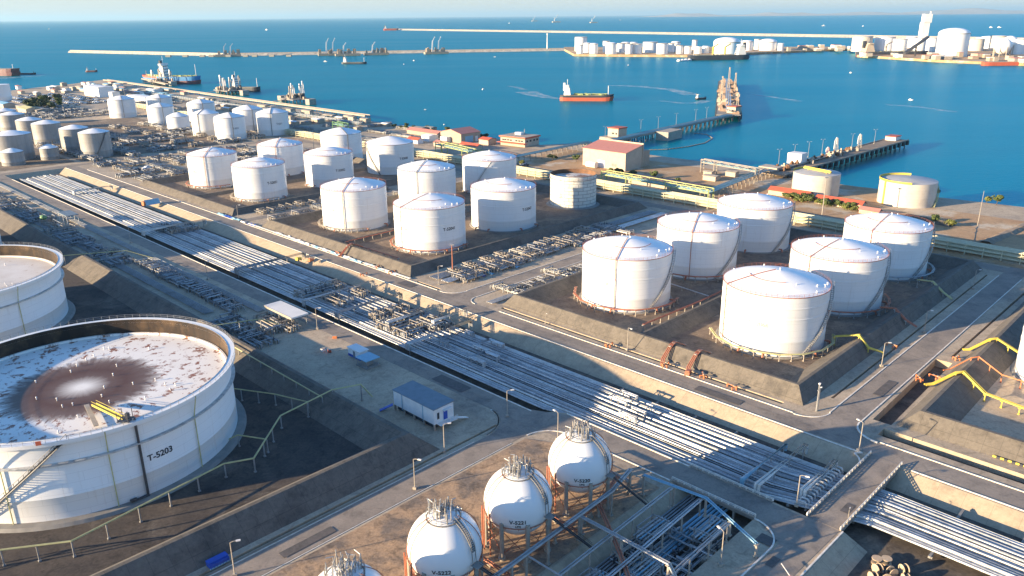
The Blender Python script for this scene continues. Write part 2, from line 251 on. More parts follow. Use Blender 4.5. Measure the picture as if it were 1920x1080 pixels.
# ---------------------------------------------------------------- mesh builder
class MB:
    def __init__(s): s.v = []; s.f = []
    def add(s, vs, fs):
        o = len(s.v); s.v += [tuple(a) for a in vs]; s.f += [tuple(i+o for i in f) for f in fs]; return s
    def box(s, c, d, rz=0.0, ry=0.0):
        m = Matrix.Rotation(rz, 3, 'Z') @ Matrix.Rotation(ry, 3, 'Y'); c = Vector(c)
        vs = [c + m @ Vector((x*d[0]/2, y*d[1]/2, z*d[2]/2)) for x in (-1, 1) for y in (-1, 1) for z in (-1, 1)]
        return s.add(vs, [(0, 1, 3, 2), (4, 6, 7, 5), (0, 4, 5, 1), (2, 3, 7, 6), (0, 2, 6, 4), (1, 5, 7, 3)])
    def beam(s, a, b, wd, ht=None):
        a = Vector(a); b = Vector(b); ht = ht or wd; d = (b-a)
        if d.length < 1e-6: return s
        d.normalize(); up = Vector((0, 0, 1)) if abs(d.z) < .95 else Vector((0, 1, 0))
        x = d.cross(up).normalized(); y = x.cross(d)
        vs = [p + x*i*wd/2 + y*j*ht/2 for p in (a, b) for i, j in ((-1, -1), (1, -1), (1, 1), (-1, 1))]
        return s.add(vs, [(0, 1, 2, 3), (7, 6, 5, 4), (0, 4, 5, 1), (1, 5, 6, 2), (2, 6, 7, 3), (3, 7, 4, 0)])
    def tube(s, pts, r, n=8, caps=True, r2=None):
        pts = [Vector(p) for p in pts]; o = len(s.v); k = len(pts); px = None
        for i, p in enumerate(pts):
            if i == 0: d = pts[1]-p
            elif i == k-1: d = p-pts[i-1]
            else: d = (pts[i+1]-p).normalized() + (p-pts[i-1]).normalized()
            if d.length < 1e-6: d = pts[i]-pts[i-1]
            d.normalize()
            if px is None:
                up = Vector((0, 0, 1)) if abs(d.z) < .9 else Vector((0, 1, 0)); x = d.cross(up).normalized()
            else: x = (px - d*px.dot(d)).normalized()
            px = x; y = d.cross(x)
            sc = 1.0
            if 0 < i < k-1:
                cs = (pts[i+1]-p).normalized().dot((p-pts[i-1]).normalized()); sc = 1/max(.6, sqrt(max(0, (1+cs)/2)))
            rr = (r if r2 is None else r + (r2-r)*i/(k-1))*sc
            s.v += [tuple(p + (x*cos(2*pi*j/n) + y*sin(2*pi*j/n))*rr) for j in range(n)]
        for i in range(k-1):
            for j in range(n):
                a = o+i*n+j; b = o+i*n+(j+1) % n; s.f.append((a, b, b+n, a+n))
        if caps: s.f.append(tuple(o+j for j in reversed(range(n)))); s.f.append(tuple(o+(k-1)*n+j for j in range(n)))
        return s
    def lathe(s, prof, n=48, c=(0, 0, 0), a0=0.0, a1=2*pi, close=None):
        full = abs(a1-a0-2*pi) < 1e-6; m = n if full else n+1; o = len(s.v)
        for r, z in prof:
            for j in range(m):
                a = a0 + (a1-a0)*j/n; s.v.append((c[0]+r*cos(a), c[1]+r*sin(a), c[2]+z))
        for i in range(len(prof)-1):
            for j in range(n):
                a = o+i*m+j; b = o+i*m+(j+1) % m; s.f.append((a, b, b+m, a+m))
        return s
    def cyl(s, c, r, h, n=16, r2=None):
        r2 = r if r2 is None else r2
        o = len(s.v)
        for z, q in ((0, r), (h, r2)):
            for j in range(n): s.v.append((c[0]+q*cos(2*pi*j/n), c[1]+q*sin(2*pi*j/n), c[2]+z))
        for j in range(n): s.f.append((o+j, o+(j+1) % n, o+n+(j+1) % n, o+n+j))
        s.f.append(tuple(o+j for j in reversed(range(n)))); s.f.append(tuple(o+n+j for j in range(n))); return s
    def ball(s, c, r, n=12, sz=1.0):
        k = n//2; pr = [(max(1e-3, r*sin(pi*i/k)), -r*sz*cos(pi*i/k)) for i in range(k+1)]
        return s.lathe(pr, n, c)
    def poly(s, pts, z0, z1=None):
        """flat polygon (or prism when z1 is given) from xy points"""
        n = len(pts); area = sum(pts[i][0]*pts[(i+1) % n][1]-pts[(i+1) % n][0]*pts[i][1] for i in range(n))
        if area < 0: pts = pts[::-1]
        if z1 is None: return s.add([(p[0], p[1], z0) for p in pts], [tuple(range(n))])
        vs = [(p[0], p[1], z0) for p in pts] + [(p[0], p[1], z1) for p in pts]
        fs = [tuple(reversed(range(n))), tuple(range(n, 2*n))] + [(i, (i+1) % n, n+(i+1) % n, n+i) for i in range(n)]
        return s.add(vs, fs)
def build(name, mb, m, parent=None, smooth=False, loc=None):
    me = bpy.data.meshes.new(name); me.from_pydata(mb.v, [], mb.f); me.update()
    mm = M[m] if isinstance(m, str) else m
    me.materials.append(mm)
    if smooth:
        for p in me.polygons: p.use_smooth = len(p.vertices) <= 4
        try: me.set_sharp_from_angle(angle=rad(38))
        except Exception: pass
    o = bpy.data.objects.new(name, me); C.objects.link(o)
    if parent: o.parent = parent
    if loc is not None: o.location = loc
    return o
def tag(o, label=None, cat=None, group=None, kind=None):
    if label: o['label'] = label
    if cat: o['category'] = cat
    if group: o['group'] = group
    if kind: o['kind'] = kind
    return o
def thing(name, label, cat, loc=(0, 0, 0), rz=0.0, group=None, kind=None):
    o = bpy.data.objects.new(name, None); C.objects.link(o); o.location = loc; o.rotation_euler = (0, 0, rz); o.empty_display_size = .5
    return tag(o, label, cat, group, kind)
def copy_tree(o, parent=None):
    c = o.copy(); C.objects.link(c); c.parent = parent
    for ch in list(kids[o.name]): copy_tree(ch, c)
    return c
kids = {}
def freeze(o):
    """remember the children of a thing before it is copied"""
    kids[o.name] = list(o.children)
    for ch in o.children: freeze(ch)
    return o
def dup(src, loc, rz=0.0, label=None, group=None):
    if src.name not in kids: freeze(src)
    c = copy_tree(src); c.location = loc; c.rotation_euler = (0, 0, rz)
    if label: c['label'] = label
    if group: c['group'] = group
    return c
def struct(name, mb, m, smooth=False):
    o = build(name, mb, m, None, smooth); o['kind'] = 'structure'; return o
def uvpoly(pts): return [tuple(W(u, v)[:2]) for u, v in pts]
def rect(u0, u1, v0, v1): return [(u0, v0), (u1, v0), (u1, v1), (u0, v1)]
def arc(cu, cv, r, d0, d1, n=10):
    return [(cu+r*cos(rad(d0+(d1-d0)*i/n)), cv+r*sin(rad(d0+(d1-d0)*i/n))) for i in range(n+1)]
def sheet(name, pts, z, m): return struct(name, MB().poly(uvpoly(pts), z), m)
_fc = None
def text_part(txt, size, m, parent, R=None, az=0.0, z=0.0, name='lettering', off=.04, ext=.02, sphere=None):
    """lettering bent round a cylinder of radius R (or a sphere), reading upright from outside at azimuth az"""
    cu = bpy.data.curves.new(name, 'FONT'); cu.body = txt; cu.size = size; cu.align_x = 'CENTER'; cu.align_y = 'CENTER'; cu.extrude = ext; cu.offset = size*.018
    t = bpy.data.objects.new(name, cu); C.objects.link(t)
    dg = bpy.context.evaluated_depsgraph_get(); dg.update()
    me = bpy.data.meshes.new_from_object(t.evaluated_get(dg)); bpy.data.objects.remove(t)
    for v in me.vertices:
        x, y, d = v.co
        if sphere:
            zz = z + y; rr = sqrt(max(.01, sphere**2 - zz**2)); a = az + x/rr; rr += off + d
            v.co = (rr*cos(a), rr*sin(a), zz)
        elif R:
            a = az + x/R; rr = R + off + d; v.co = (rr*cos(a), rr*sin(a), z+y)
    me.materials.clear(); me.materials.append(M[m])
    o = bpy.data.objects.new(name, me); C.objects.link(o)
    if parent: o.parent = parent
    return o
# ---------------------------------------------------------------- water, land
SEA = -4.0
sea = MB(); sea.add([(-140000, -3000, SEA), (140000, -3000, SEA), (140000, 200000, SEA), (-140000, 200000, SEA)], [(0, 1, 2, 3)])
struct('sea', sea, 'water')

V0, V1 = -330.0, 640.0
coast = [(498, V0), (494, 60), (488, 116), (485, 140), (486, 174), (482, 195), (497, 245), (498, 290), (497, 350), (506, 417), (478, 436), (481, 524), (477, 611), (479, 665), (490, 758), (494, 958), (494, 1271), (508, 1400), (512, 1503), (445, 1450), (378, 1414), (325, 1379), (270, 1372), (120, 1420), (-200, 1500), (-700, 1300), (-900, 300), (-600, V0)]
loops = []                                  # (points uv, z, closed)
loops.append((coast, 0.0, True))
cx_, cy_ = 100, 500
loops.append(([(u+(u-cx_)*.02+(4 if u > 300 else -8), v+(v-cy_)*.012) for u, v in coast], SEA-3.5, True))
# pipe corridor trench with a steep wall on its south-west side, a paved slope on the other;
# the yard beside the bridge road and the culvert under the service road lie at the same low level
ZT = -2.8
top = [(176, -300), (176, 44), (176.2, 620), (138, 620), (138, 128), (143.4, 121), (143.4, 82.5), (90, 82.5), (-120, 82.5), (-120, 62.2), (128, 62.2), (143.4, 62.2), (143.4, 46.6), (-140, 46.6), (-140, -300)]
bot = [(170.5, -300.0), (170.5, 44), (170.3, 614), (138.5, 614), (138.5, 128.3), (143.9, 121.2), (143.9, 78.5), (90, 78.5), (-112, 78.5), (-112, 63.0), (128, 63.0), (144.4, 62.9), (144.4, 42.0), (-134, 42.0), (-134, -300)]
top[0] = (176, -302); bot[0] = (170.5, -298); top[-1] = (-140, -302); bot[-1] = (-134, -298)
loops.append((top, 0.0, True)); loops.append((bot, ZT, True))
# narrow open drains
def drain(pts, wd=.8, z=-.9):
    n = len(pts); L_, R_2 = [], []
    for i, p in enumerate(pts):
        a = Vector(pts[max(0, i-1)]); b = Vector(pts[min(n-1, i+1)]); d = (b-a).normalized(); q = Vector((-d.y, d.x))*wd/2
        L_.append(tuple(Vector(p)+q)); R_2.append(tuple(Vector(p)-q))
    o_ = L_ + R_2[::-1]
    loops.append((o_, 0.0, True))
    c = Vector((sum(p[0] for p in o_)/len(o_), sum(p[1] for p in o_)/len(o_)))
    L2, R2 = [], []
    for i, p in enumerate(pts):
        a = Vector(pts[max(0, i-1)]); b = Vector(pts[min(n-1, i+1)]); d = (b-a).normalized(); q = Vector((-d.y, d.x))*(wd/2-.04)
        e = d*.04 if i == 0 else (-d*.04 if i == n-1 else Vector((0, 0)))
        L2.append(tuple(Vector(p)+q+e)); R2.append(tuple(Vector(p)-q+e))
    loops.append((L2 + R2[::-1], z, True))
drain([(30, 129.0), (112, 129.6), (126, 129.8)], .8)
drain([(188.0, 82), (188.0, 190)], 1.4, -.8)
drain([(200, 73.6), (348, 74.2)], .7)
drain([(252, 58.6), (340, 57.6)], .8)
drain([(215, 30), (330, 31)], .5)
drain([(190.4, 57), (190.4, -90)], 4.4, -2.0)
drain([(195.5, 58.6), (247, 59.4)], 4.6, -2.4)
drain([(186.0, 222), (186.0, 236)], 1.2)
def tin(loops, m):
    vs, zs, es = [], [], []
    for pts, z, closed in loops:
        o = len(vs); vs += [Vector(p[:2]) for p in pts]; zs += [z]*len(pts)
        es += [(o+i, o+(i+1) % len(pts)) for i in range(len(pts) if closed else len(pts)-1)]
    r = geometry.delaunay_2d_cdt(vs, es, [], 0, 1e-5)
    ov, oe, of, orv = r[0], r[1], r[2], r[3]
    mb = MB(); P = []
    for p, src in zip(ov, orv):
        z = zs[src[0]] if src else 0.0
        q = W(p.x, p.y, z); P.append(tuple(q))
    fs = [f if (Vector(ov[f[1]])-Vector(ov[f[0]])).cross(Vector(ov[f[2]])-Vector(ov[f[0]])) > 0 else f[::-1] for f in of]
    mb.add(P, fs); return mb
land = struct('ground', tin(loops, None), 'ground')
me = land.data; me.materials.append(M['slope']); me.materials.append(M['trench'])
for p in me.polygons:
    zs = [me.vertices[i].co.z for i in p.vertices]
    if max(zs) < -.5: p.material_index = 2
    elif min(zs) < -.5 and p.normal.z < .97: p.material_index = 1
del me
# ---------------------------------------------------------------- roads and kerbs
def road(name, pts, z, m='asphalt'): return sheet(name, pts, z, m)
road('service_road', rect(177.6, 184.2, -300, 622), .030, 'asphalt')
road('service_road', rect(131.0, 137.2, 129, 640), .034, 'asphalt')
road('service_road', [(135.4, 82.5), (142.6, 82.5), (142.6, 120), (137.2, 131), (131.0, 131), (131.0, 126)], .038, 'asphalt')
road('service_road', [(-200, 120.8), (131.2, 120.8), (131.2, 127.4), (-200, 127.4)], .042, 'asphalt')
road('service_road', rect(184, 370, 62.8, 70.2), .046, 'asphalt')
road('service_road', [(-200, 48.2), (120, 48.2), (143.4, 47.6), (143.4, 54.6), (-200, 55.0)], .050, 'asphalt')
road('service_road', rect(184, 372, 205.5, 212.5), .054, 'asphalt')
road('service_road', rect(184, 372, 377, 383), .058, 'asphalt')
road('service_road', rect(356, 364, -300, 900), .062, 'asphalt')
road('service_road', rect(-200, 364, 622, 630), .066, 'asphalt')
road('service_road', [(142.6, 54.4), (142.6, 62.2), (135.4, 62.2), (131, 54.6)], .070, 'asphalt')
# flared junction corners
def flare(pts, z): road('road_junction', pts, z)
flare([(184.1, 70)] + [(190.6-6.5*cos(rad(a)), 76.7-6.5*sin(rad(a))) for a in range(0, 91, 9)], .074)
flare([(184.1, 63)] + arc(191, 55.8, 7.2, 90, 180, 9), .078)
flare([(184.1, 212.3)] + arc(191.6, 219.8, 7.4, 270, 180, 9), .082)
flare([(184.1, 205.7)] + arc(189.6, 200.2, 5.4, 90, 180, 8), .086)
flare([(131.2, 121.0), (135.6, 121.0), (135.6, 112)] + arc(127.4, 112.6, 8.2, 0, 90, 9), .090)
flare([(131.0, 127.2)] + arc(120.6, 138.0, 10.6, 270, 360, 9), .094)
def kerb(pts, name='kerb', m='kerb', wd=.32, h=.16, label=None, closed=False, dash=None):
    mb = MB(); q = [W(*p) for p in pts]
    for a, b in zip(q[:-1], q[1:]):
        L_ = (b-a).length; n = max(1, int(L_/dash)) if dash else 1
        for i in range(n):
            if dash and i % 2: continue
            p0 = a + (b-a)*i/n; p1 = a + (b-a)*((i+1)/n if dash else 1)
            mb.beam(p0 + Vector((0, 0, h/2+.02)), p1 + Vector((0, 0, h/2+.02)), wd, h)
    return struct(name, mb, m)
kerb([(176.7, 57.5), (176.7, 620)])
kerb([(184.7, 77.5), (184.7, 188)]); kerb([(184.7, 222), (184.7, 374)]); kerb([(184.7, 386), (184.7, 600)])
kerb([(176.7, 45), (176.7, -200)])
kerb([(184.7, 55), (184.7, -200)])
kerb([(138.0-.35, 128.5), (137.65, 600)])
kerb([(143.1, 83), (143.1, 120.5)]); kerb([(135.0, 83), (135.0, 110)])
kerb(arc(191.2, 77.2, 7.0, 180, 268, 14), m='kerb', dash=.9); kerb([(191.3, 70.5), (350, 70.5)])
kerb([(p[0], p[1]) for p in arc(191.2, 55.4, 7.2, 92, 180, 14)], wd=.4, h=.3)
kerb([(191.3, 62.55), (350, 62.55)])
kerb(arc(191.8, 220.0, 7.4, 268, 180, 12), dash=.9); kerb([(191.8, 212.9), (350, 212.9)]); kerb([(189.6, 205.1), (350, 205.1)]); kerb(arc(189.4, 200.0, 5.3, 90, 180, 10), dash=.9)
kerb([(176.7, 57.5), (176.7, 56.2)] + arc(170.6, 60.2, 5.4, -30, -88, 6) + [(148, 54.9)], h=.22)
kerb(arc(128.6, 82, 7, 0, -1, 2)+[(135.4, 62.2)] + arc(128.0, 62.0, 7.0, 0, -88, 10) + [(60, 55.3)], m='kerb', h=.2)
kerb(arc(120.4, 138.2, 10.4, 352, 272, 24), m='kerb', dash=.7)
kerb(arc(120.4, 138.2, 10.4, 352, 272, 24)[1:], m='kerb_red', dash=.7, wd=.3)
kerb(arc(127.2, 112.4, 8.0, 88, 2, 10))
kerb([(-60, 120.5), (122, 120.5)], wd=.18, h=.08); kerb([(-60, 127.7), (116, 127.7)], wd=.18, h=.08)
kerb([(143.2, 46.9), (60, 47.6)], wd=.3, h=.25)
# worn edge line along the roads
for u, v0, v1 in ((180.9, 60, 600), (134.1, 140, 600)): sheet('road_seam', rect(u-.06, u+.06, v0, v1), .098, 'asphalt')
# ---------------------------------------------------------------- bund floors and yards
def ground_patch(name, pts, z, m): return sheet(name, pts, z, m)
ground_patch('bund_floor', rect(196, 350, 83, 131), .104, 'floor_dark')
ground_patch('bund_floor', rect(196, 350, 138, 186), .106, 'floor_dark')
ground_patch('bund_floor', rect(192, 348, 246, 357), .108, 'floor_dark')
ground_patch('bund_floor', rect(194, 330, 398, 512), .110, 'floor_dark')
ground_patch('bund_floor', rect(-60, 100, 139, 250), .112, 'floor_oil')
ground_patch('bund_floor', rect(-60, 100, 256, 370), .114, 'floor_oil')
ground_patch('bund_floor', rect(-60, 100, 376, 500), .116, 'floor_oil')
ground_patch('bund_floor', rect(203, 350, -40, 49), .118, 'ground')
ground_patch('sphere_yard', [(-60, 83), (131, 83), (131, 110), (126, 119.5), (-60, 119.6)], .120, 'soil')
ground_patch('gravel_verge', [(-60, 128.0), (96, 128.0), (104, 128.4), (-60, 128.5)], .122, 'soil_brown')
ground_patch('shore_lot', rect(366, 455, -60, 138), .124, 'sand')
ground_patch('shore_lot', rect(400, 484, 150, 230), .126, 'sand')
ground_patch('shore_lot', rect(388, 476, 230, 420), .128, 'sand')
ground_patch('tank_pad_ground', rect(194, 330, 640, 900), .130, 'floor_dark')
ground_patch('tank_pad_ground', rect(-60, 190, 640, 980), .132, 'floor_dark')
# ---------------------------------------------------------------- earth embankments with concrete facing
def ring_bund(u0, u1, v0, v1, h=4.2, wo=4.6, c=1.0, wi=6.0, name='embankment'):
    mb = MB(); R4 = []
    for d, z in ((0, .0), (wo, h), (wo+c, h), (wo+c+wi, .06)):
        R4.append([tuple(W(u, v, z)) for u, v in rect(u0+d, u1-d, v0+d, v1-d)])
    for a, b in zip(R4[:-1], R4[1:]):
        for i in range(4):
            j = (i+1) % 4; mb.add([a[i], a[j], b[j], b[i]], [(0, 1, 2, 3)])
    return struct(name, mb, 'dike')
def wall_bund(p, q, h=2.2, c=.7, s=3.0, name='embankment'):
    a, b = W(*p), W(*q); d = (b-a).normalized(); x = Vector((d.y, -d.x, 0)); mb = MB()
    pr = [(-c/2-s, 0.03), (-c/2, h), (c/2, h), (c/2+s, .03)]
    A = [tuple(a + x*o + Vector((0, 0, z))) for o, z in pr]; B = [tuple(b + x*o + Vector((0, 0, z))) for o, z in pr]
    mb.add(A+B, [(0, 1, 5, 4), (1, 2, 6, 5), (2, 3, 7, 6), (0, 3, 2, 1), (4, 5, 6, 7)])
    return struct(name, mb, 'dike')
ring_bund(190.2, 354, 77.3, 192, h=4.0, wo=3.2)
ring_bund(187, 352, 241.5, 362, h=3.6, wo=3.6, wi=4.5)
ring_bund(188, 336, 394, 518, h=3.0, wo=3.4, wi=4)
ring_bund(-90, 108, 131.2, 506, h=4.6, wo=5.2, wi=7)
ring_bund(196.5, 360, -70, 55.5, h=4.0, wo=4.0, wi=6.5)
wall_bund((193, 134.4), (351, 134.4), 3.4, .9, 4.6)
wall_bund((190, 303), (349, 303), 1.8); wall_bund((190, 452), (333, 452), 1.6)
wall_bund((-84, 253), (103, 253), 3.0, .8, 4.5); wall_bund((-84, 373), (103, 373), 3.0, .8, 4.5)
# ---------------------------------------------------------------- road decks over the low-level corridor
def bridge(name, label, u0, u1, v0, v1, along):
    t = thing(name, label, 'bridge', W((u0+u1)/2, (v0+v1)/2, 0), GA)
    L_, B_ = (u1-u0), (v1-v0)
    build('deck', MB().box((0, 0, -.28), (L_, B_, .72)), 'asphalt', t)
    for s in (-1, 1):
        k = MB(); r = MB()
        if along == 'u':
            k.box((0, s*(B_/2-.15), .25), (L_, .3, .34)); n = int(L_/1.5)
            for i in range(n+1): r.box((-L_/2+L_*i/n, s*(B_/2-.15), .68), (.22, .26, .55))
            r.box((0, s*(B_/2-.15), 1.02), (L_, .16, .14)); r.box((0, s*(B_/2-.15), .7), (L_, .12, .1))
        else:
            k.box((s*(L_/2-.15), 0, .25), (.3, B_, .34)); n = int(B_/1.5)
            for i in range(n+1): r.box((s*(L_/2-.15), -B_/2+B_*i/n, .68), (.26, .22, .55))
            r.box((s*(L_/2-.15), 0, 1.02), (.16, B_, .14)); r.box((s*(L_/2-.15), 0, .7), (.12, B_, .1))
        build('kerb_beam', k, 'concrete', t); build('railing', r, 'kerb', t)
    n = 4
    for i in range(1, n):
        for s in (-1, 1):
            m = MB()
            if along == 'u': m.box((-L_/2+L_*i/n, s*(B_/2-.7), (ZT-.6)/2-.05), (.5, .5, -ZT-.55))
            else: m.box((s*(L_/2-.7), -B_/2+B_*i/n, (ZT-.6)/2-.05), (.5, .5, -ZT-.55))
            build('pier', m, 'concrete', t)
    return t
bridge('road_bridge', 'concrete road bridge with pale railings crossing the wide pipe corridor beside the crossroads', 143.3, 177.5, 47.3, 54.7, 'u')
bridge('road_bridge', 'short shaded road bridge over the side gully with blue pipes near the spherical tanks', 135.2, 143.35, 62.1, 82.6, 'v')
# ---------------------------------------------------------------- the great pipe corridor
groups = [(142.0, 6, .24, .56), (145.9, 7, .22, .52), (149.9, 8, .21, .50), (154.3, 6, .27, .66), (158.6, 7, .20, .50), (162.3, 6, .20, .50)]
pip = []
for gi, (u0, n, r, st) in enumerate(groups):
    u = u0
    for i in range(n):
        rr = r*rnd.choice((.7, .9, 1.0, 1.0, 1.25)); pip.append((u, rr, gi)); u += st
mats_p = ['clad', 'clad_dull', 'clad_white', 'clad', 'clad_dull', 'clad', 'clad_white', 'steel', 'clad', 'clad_dull', 'clad']
for k, (u, rr, gi) in enumerate(pip):
    zc = -1.0 + rr + rnd.choice((0, 0, 0, .25))
    v0 = -150 if not (u < 150 and k % 5 == 4) else -150
    lo = max(u, 144.9 + .02*k) if u < 145.5 else u
    pts = [W(150.5+(u-141.3)*.62, v0, zc), W(150.5+(u-141.3)*.62, 30, zc), W(150.3+(u-141.3)*.64, 44, zc), W(lo if u < 145 else u, 66, zc), W(lo if u < 145 else u, 118, zc), W(u, 128, zc), W(u+.5, 300, zc), W(u*.97+4.6, 604-rnd.random()*10, zc)]
    mb = MB().tube(pts, rr, 8)
    for v in range(-40, 600, 24):
        if v in (56, 80, 104, 128): continue
    o = build('pipeline', mb, mats_p[(k*7+gi*3) % 11], None, True)
    tag(o, 'long straight pipe lying side by side with others in the wide pipe corridor', 'pipe', 'parallel pipes in the wide pipe corridor')
sp = MB(); sp.box((0, 0, -.45), (27.5, .5, .45))
for x in (-12, -6, 0, 6, 12): sp.box((x, 0, -.45-.55), (.5, .6, .9))
s0 = build('pipe_sleeper', sp, 'concrete_grey'); tag(s0, 'low concrete beam carrying the parallel pipes across the corridor', 'pipe support', 'sleepers under the corridor pipes')
first = True
for v in list(range(-100, 40, 12)) + list(range(60, 600, 12)):
    o = s0 if first else s0.copy()
    if not first: C.objects.link(o)
    first = False
    o.location = W(154.5 if v > 130 else (156.5 if v > 50 else 159.5), v, -.72); o.rotation_euler = (0, 0, GA)
    if v < 50: o.scale = (.78, 1, 1)
# elevated crossing pipes and expansion loops over the corridor
def loop_set(label, u0, u1, v0, n, gap, r, z, depth, m='clad_white', group=None):
    """n nested expansion loops: flat U shapes standing on legs"""
    t = thing('expansion_loop', label, 'pipe loop', W((u0+u1)/2, v0, 0), GA, group)
    L_ = u1-u0
    for i in range(n):
        a = -L_/2+i*gap; b = L_/2-i*gap; d = depth-i*gap
        build('loop_pipe', MB().tube([(a, 0, -.6), (a, 0, z), (a, d, z), (b, d, z), (b, 0, z), (b, 0, -.6)], r, 8), m, t, True)
    lg = MB()
    for x in (-L_/2, L_/2):
        for y in (depth*.45, depth*.9): lg.box((x, y, (z-2.6)/2), (.22, .22, z+2.6-.3)); 
        lg.box((x, depth*.45, z-r-.1), (1.2, .18, .18))
    build('support_leg', lg, 'steel', t); return t
def crossover(label, u0, u1, v, r, z, n=2, m='clad_dull', extra=0):
    t = thing('pipe_crossover', label, 'pipe bridge', W((u0+u1)/2, v, 0), GA, 'pipe bridges across the corridor')
    L_ = u1-u0
    for i in range(n):
        y = (i-(n-1)/2)*(2.6*r)
        build('cross_pipe', MB().tube([(-L_/2, y, -.6), (-L_/2, y, z), (L_/2, y, z), (L_/2, y, -.4)], r, 8), m, t, True)
    f = MB(); k = max(2, int(L_/7))
    for i in range(k+1):
        x = -L_/2+.8 + (L_-1.6)*i/k
        f.box((x, 0, (z-r-2.6)/2), (.22, .22, z-r+2.6-.2)); f.box((x, 0, z-r-.12), (.3, n*2.6*r+.6, .2))
    build('trestle', f, 'steel', t); return t
LS = 'raised rectangular pipe loop, '
loop_set(LS+'the single-square one beside the shaded stretch', 155.8, 163, 164, 2, .7, .22, 1.2, 6.5, 'clad')
loop_set(LS+'the lower square beside the sunlit pipes', 148.6, 155.2, 158.5, 2, .7, .22, 1.2, 6.0, 'clad')
loop_set(LS+'left of the pair amid sunlit pipes nearer the bridge', 157.5, 163, 112, 2, .7, .17, .9, 5.5, 'clad')
loop_set(LS+'amid sunlit pipes nearer the bridge, right of the pair', 152, 157, 105, 2, .7, .17, .9, 5.0, 'clad')
loop_set(LS+'just beyond the two shaded squares', 151, 163, 178, 2, .8, .2, 1.2, 4.0, 'clad_dull')
crossover('thick grey twin pipes arching over the corridor beyond the white canopy', 141.5, 169, 186, .28, 1.5, 3, 'clad')
crossover('grey pipes arching over the corridor level with the road junction', 148, 172, 205, .28, 1.8, 3, 'clad')
crossover('white bent pipes rising over the far side of the corridor near the paved slope', 159, 174, 194, .33, 2.1, 2, 'clad_white')
crossover('grey pipe bridge over the corridor in the shaded stretch', 141.5, 170, 226, .28, 1.6, 3, 'clad_dull')
crossover('grey pipe bridge over the corridor near the second bund', 140.5, 172, 246, .3, 1.6, 2, 'clad')
crossover('dark pipe bridge over the corridor leading to the paved slope', 142, 174, 300, .3, 1.6, 4, 'clad_dull')
crossover('pale pipe bridge over the far third of the corridor', 140.5, 172, 392, .35, 1.6, 4, 'clad_white')
crossover('pipe bridge over the far end of the corridor', 150, 172, 520, .35, 1.6, 4, 'clad_white')
crossover('white twin pipe bridge spanning the shaded corridor before the road bridge', 144.2, 168, 66.5, .3, 2.0, 2, 'clad_white')
crossover('blue grey pipe bridge just behind the white one before the road bridge', 145, 166, 70.5, .45, 1.2, 1, 'lightblue')
crossover('short white pipe bridge closest to the road bridge', 150, 166.5, 58.6, .3, 1.5, 2, 'clad_white')
# short cropped stubs of the valve row beside the bridge
for i in range(14):
    t = thing('valve_stub', 'small upright pipe bend in the row beside the road bridge', 'pipe bend', W(147.5+i*1.45, 56.6, -1.6), GA+pi/2, 'pipe bends in a row beside the road bridge')
    build('elbow', MB().tube([(0, 0, 0), (0, 0, 1.5), (.3, 0, 1.9), (1.6, 0, 1.9), (1.9, 0, 1.5), (1.9, 0, 0)], .2, 8), 'clad_white', t, True)
    build('flange', MB().cyl((0, 0, .7), .33, .16, 10).cyl((1.9, 0, .7), .33, .16, 10), 'steel', t)
# railing posts on the paved slope shoulder of the corridor beyond the bridge
# ---------------------------------------------------------------- pipe manifolds: tangled short pipes, valves, flanges on frames
def manifold(seed, lx, ly, pm='clad', dens=1.0, hmax=1.7):
    r = random.Random(seed); t = thing('pipe_manifold', 'x', 'pipework')
    fr = MB(); pp = MB(); p2 = MB(); vv = []
    nx = max(2, int(lx/4))
    for i in range(nx):
        x = -lx/2 + lx*(i+.5)/nx
        for y in (-ly/2, ly/2): fr.box((x, y, .5), (.16, .16, 1.0))
        fr.box((x, 0, .95), (.16, ly+.2, .16))
    n = int(ly/.75*dens)
    for i in range(n):
        y = -ly/2 + ly*(i+.5)/n + r.uniform(-.1, .1); z = r.choice((.5, 1.2, 1.25, hmax)); a = -lx/2 + r.uniform(-1, 1.5); b = lx/2 + r.uniform(-1.5, 1)
        q = r.uniform(.10, .26)
        pts = [(a, y, 0), (a, y, z), (b, y, z)]
        if r.random() < .5: pts += [(b, y, 0)]
        (pp if r.random() < .6 else p2).tube(pts, q, 6)
        for _ in range(r.randint(1, 2)):
            x = r.uniform(a+.5, b-.5); vv.append(MB().cyl((x, y, z-.25), .34, .6, 8).cyl((x, y, z+.3), .06, .6, 6).cyl((x, y, z+.85), .28, .08, 8))
    for i in range(int(lx/2.2*dens)):
        x = r.uniform(-lx/2, lx/2); q = r.uniform(.1, .24); y0 = r.uniform(-ly/2-.8, 0); y1 = r.uniform(0, ly/2+.8); z = r.choice((.4, 1.6, 2.0, hmax+.4))
        (pp if r.random() < .5 else p2).tube([(x, y0, 0), (x, y0, z), (x, y1, z), (x, y1, .2)], q, 6)
    build('frame', fr, 'steel', t); build('pipes', pp, pm, t, True); build('branch_pipes', p2, 'concrete' if pm != 'clad_dull' else 'steel', t, True); 
    for q in vv[:12]: build('valve', q, 'dark_steel', t)
    return t
MF = [manifold(11, 14, 7, 'clad', 1.7), manifold(12, 18, 6, 'clad_dull', 1.3), manifold(13, 10, 9, 'steel', 1.6), manifold(14, 22, 5, 'clad_dull', 1.6), manifold(15, 12, 12, 'clad_dull', 1.2), manifold(16, 8, 5, 'clad', 1.6)]
for i, o in enumerate(MF): freeze(o)
used_mf = set()
def put_mf(i, u, v, rz, label, group, z=0.0, sc_=1.0):
    src = MF[i]
    if i not in used_mf:
        used_mf.add(i); o = src; o.location = W(u, v, z); o.rotation_euler = (0, 0, GA+rz)
    else: o = dup(src, W(u, v, z), GA+rz)
    o['label'] = label; o['group'] = group; o.scale = (sc_, sc_, sc_); return o
H2 = pi/2
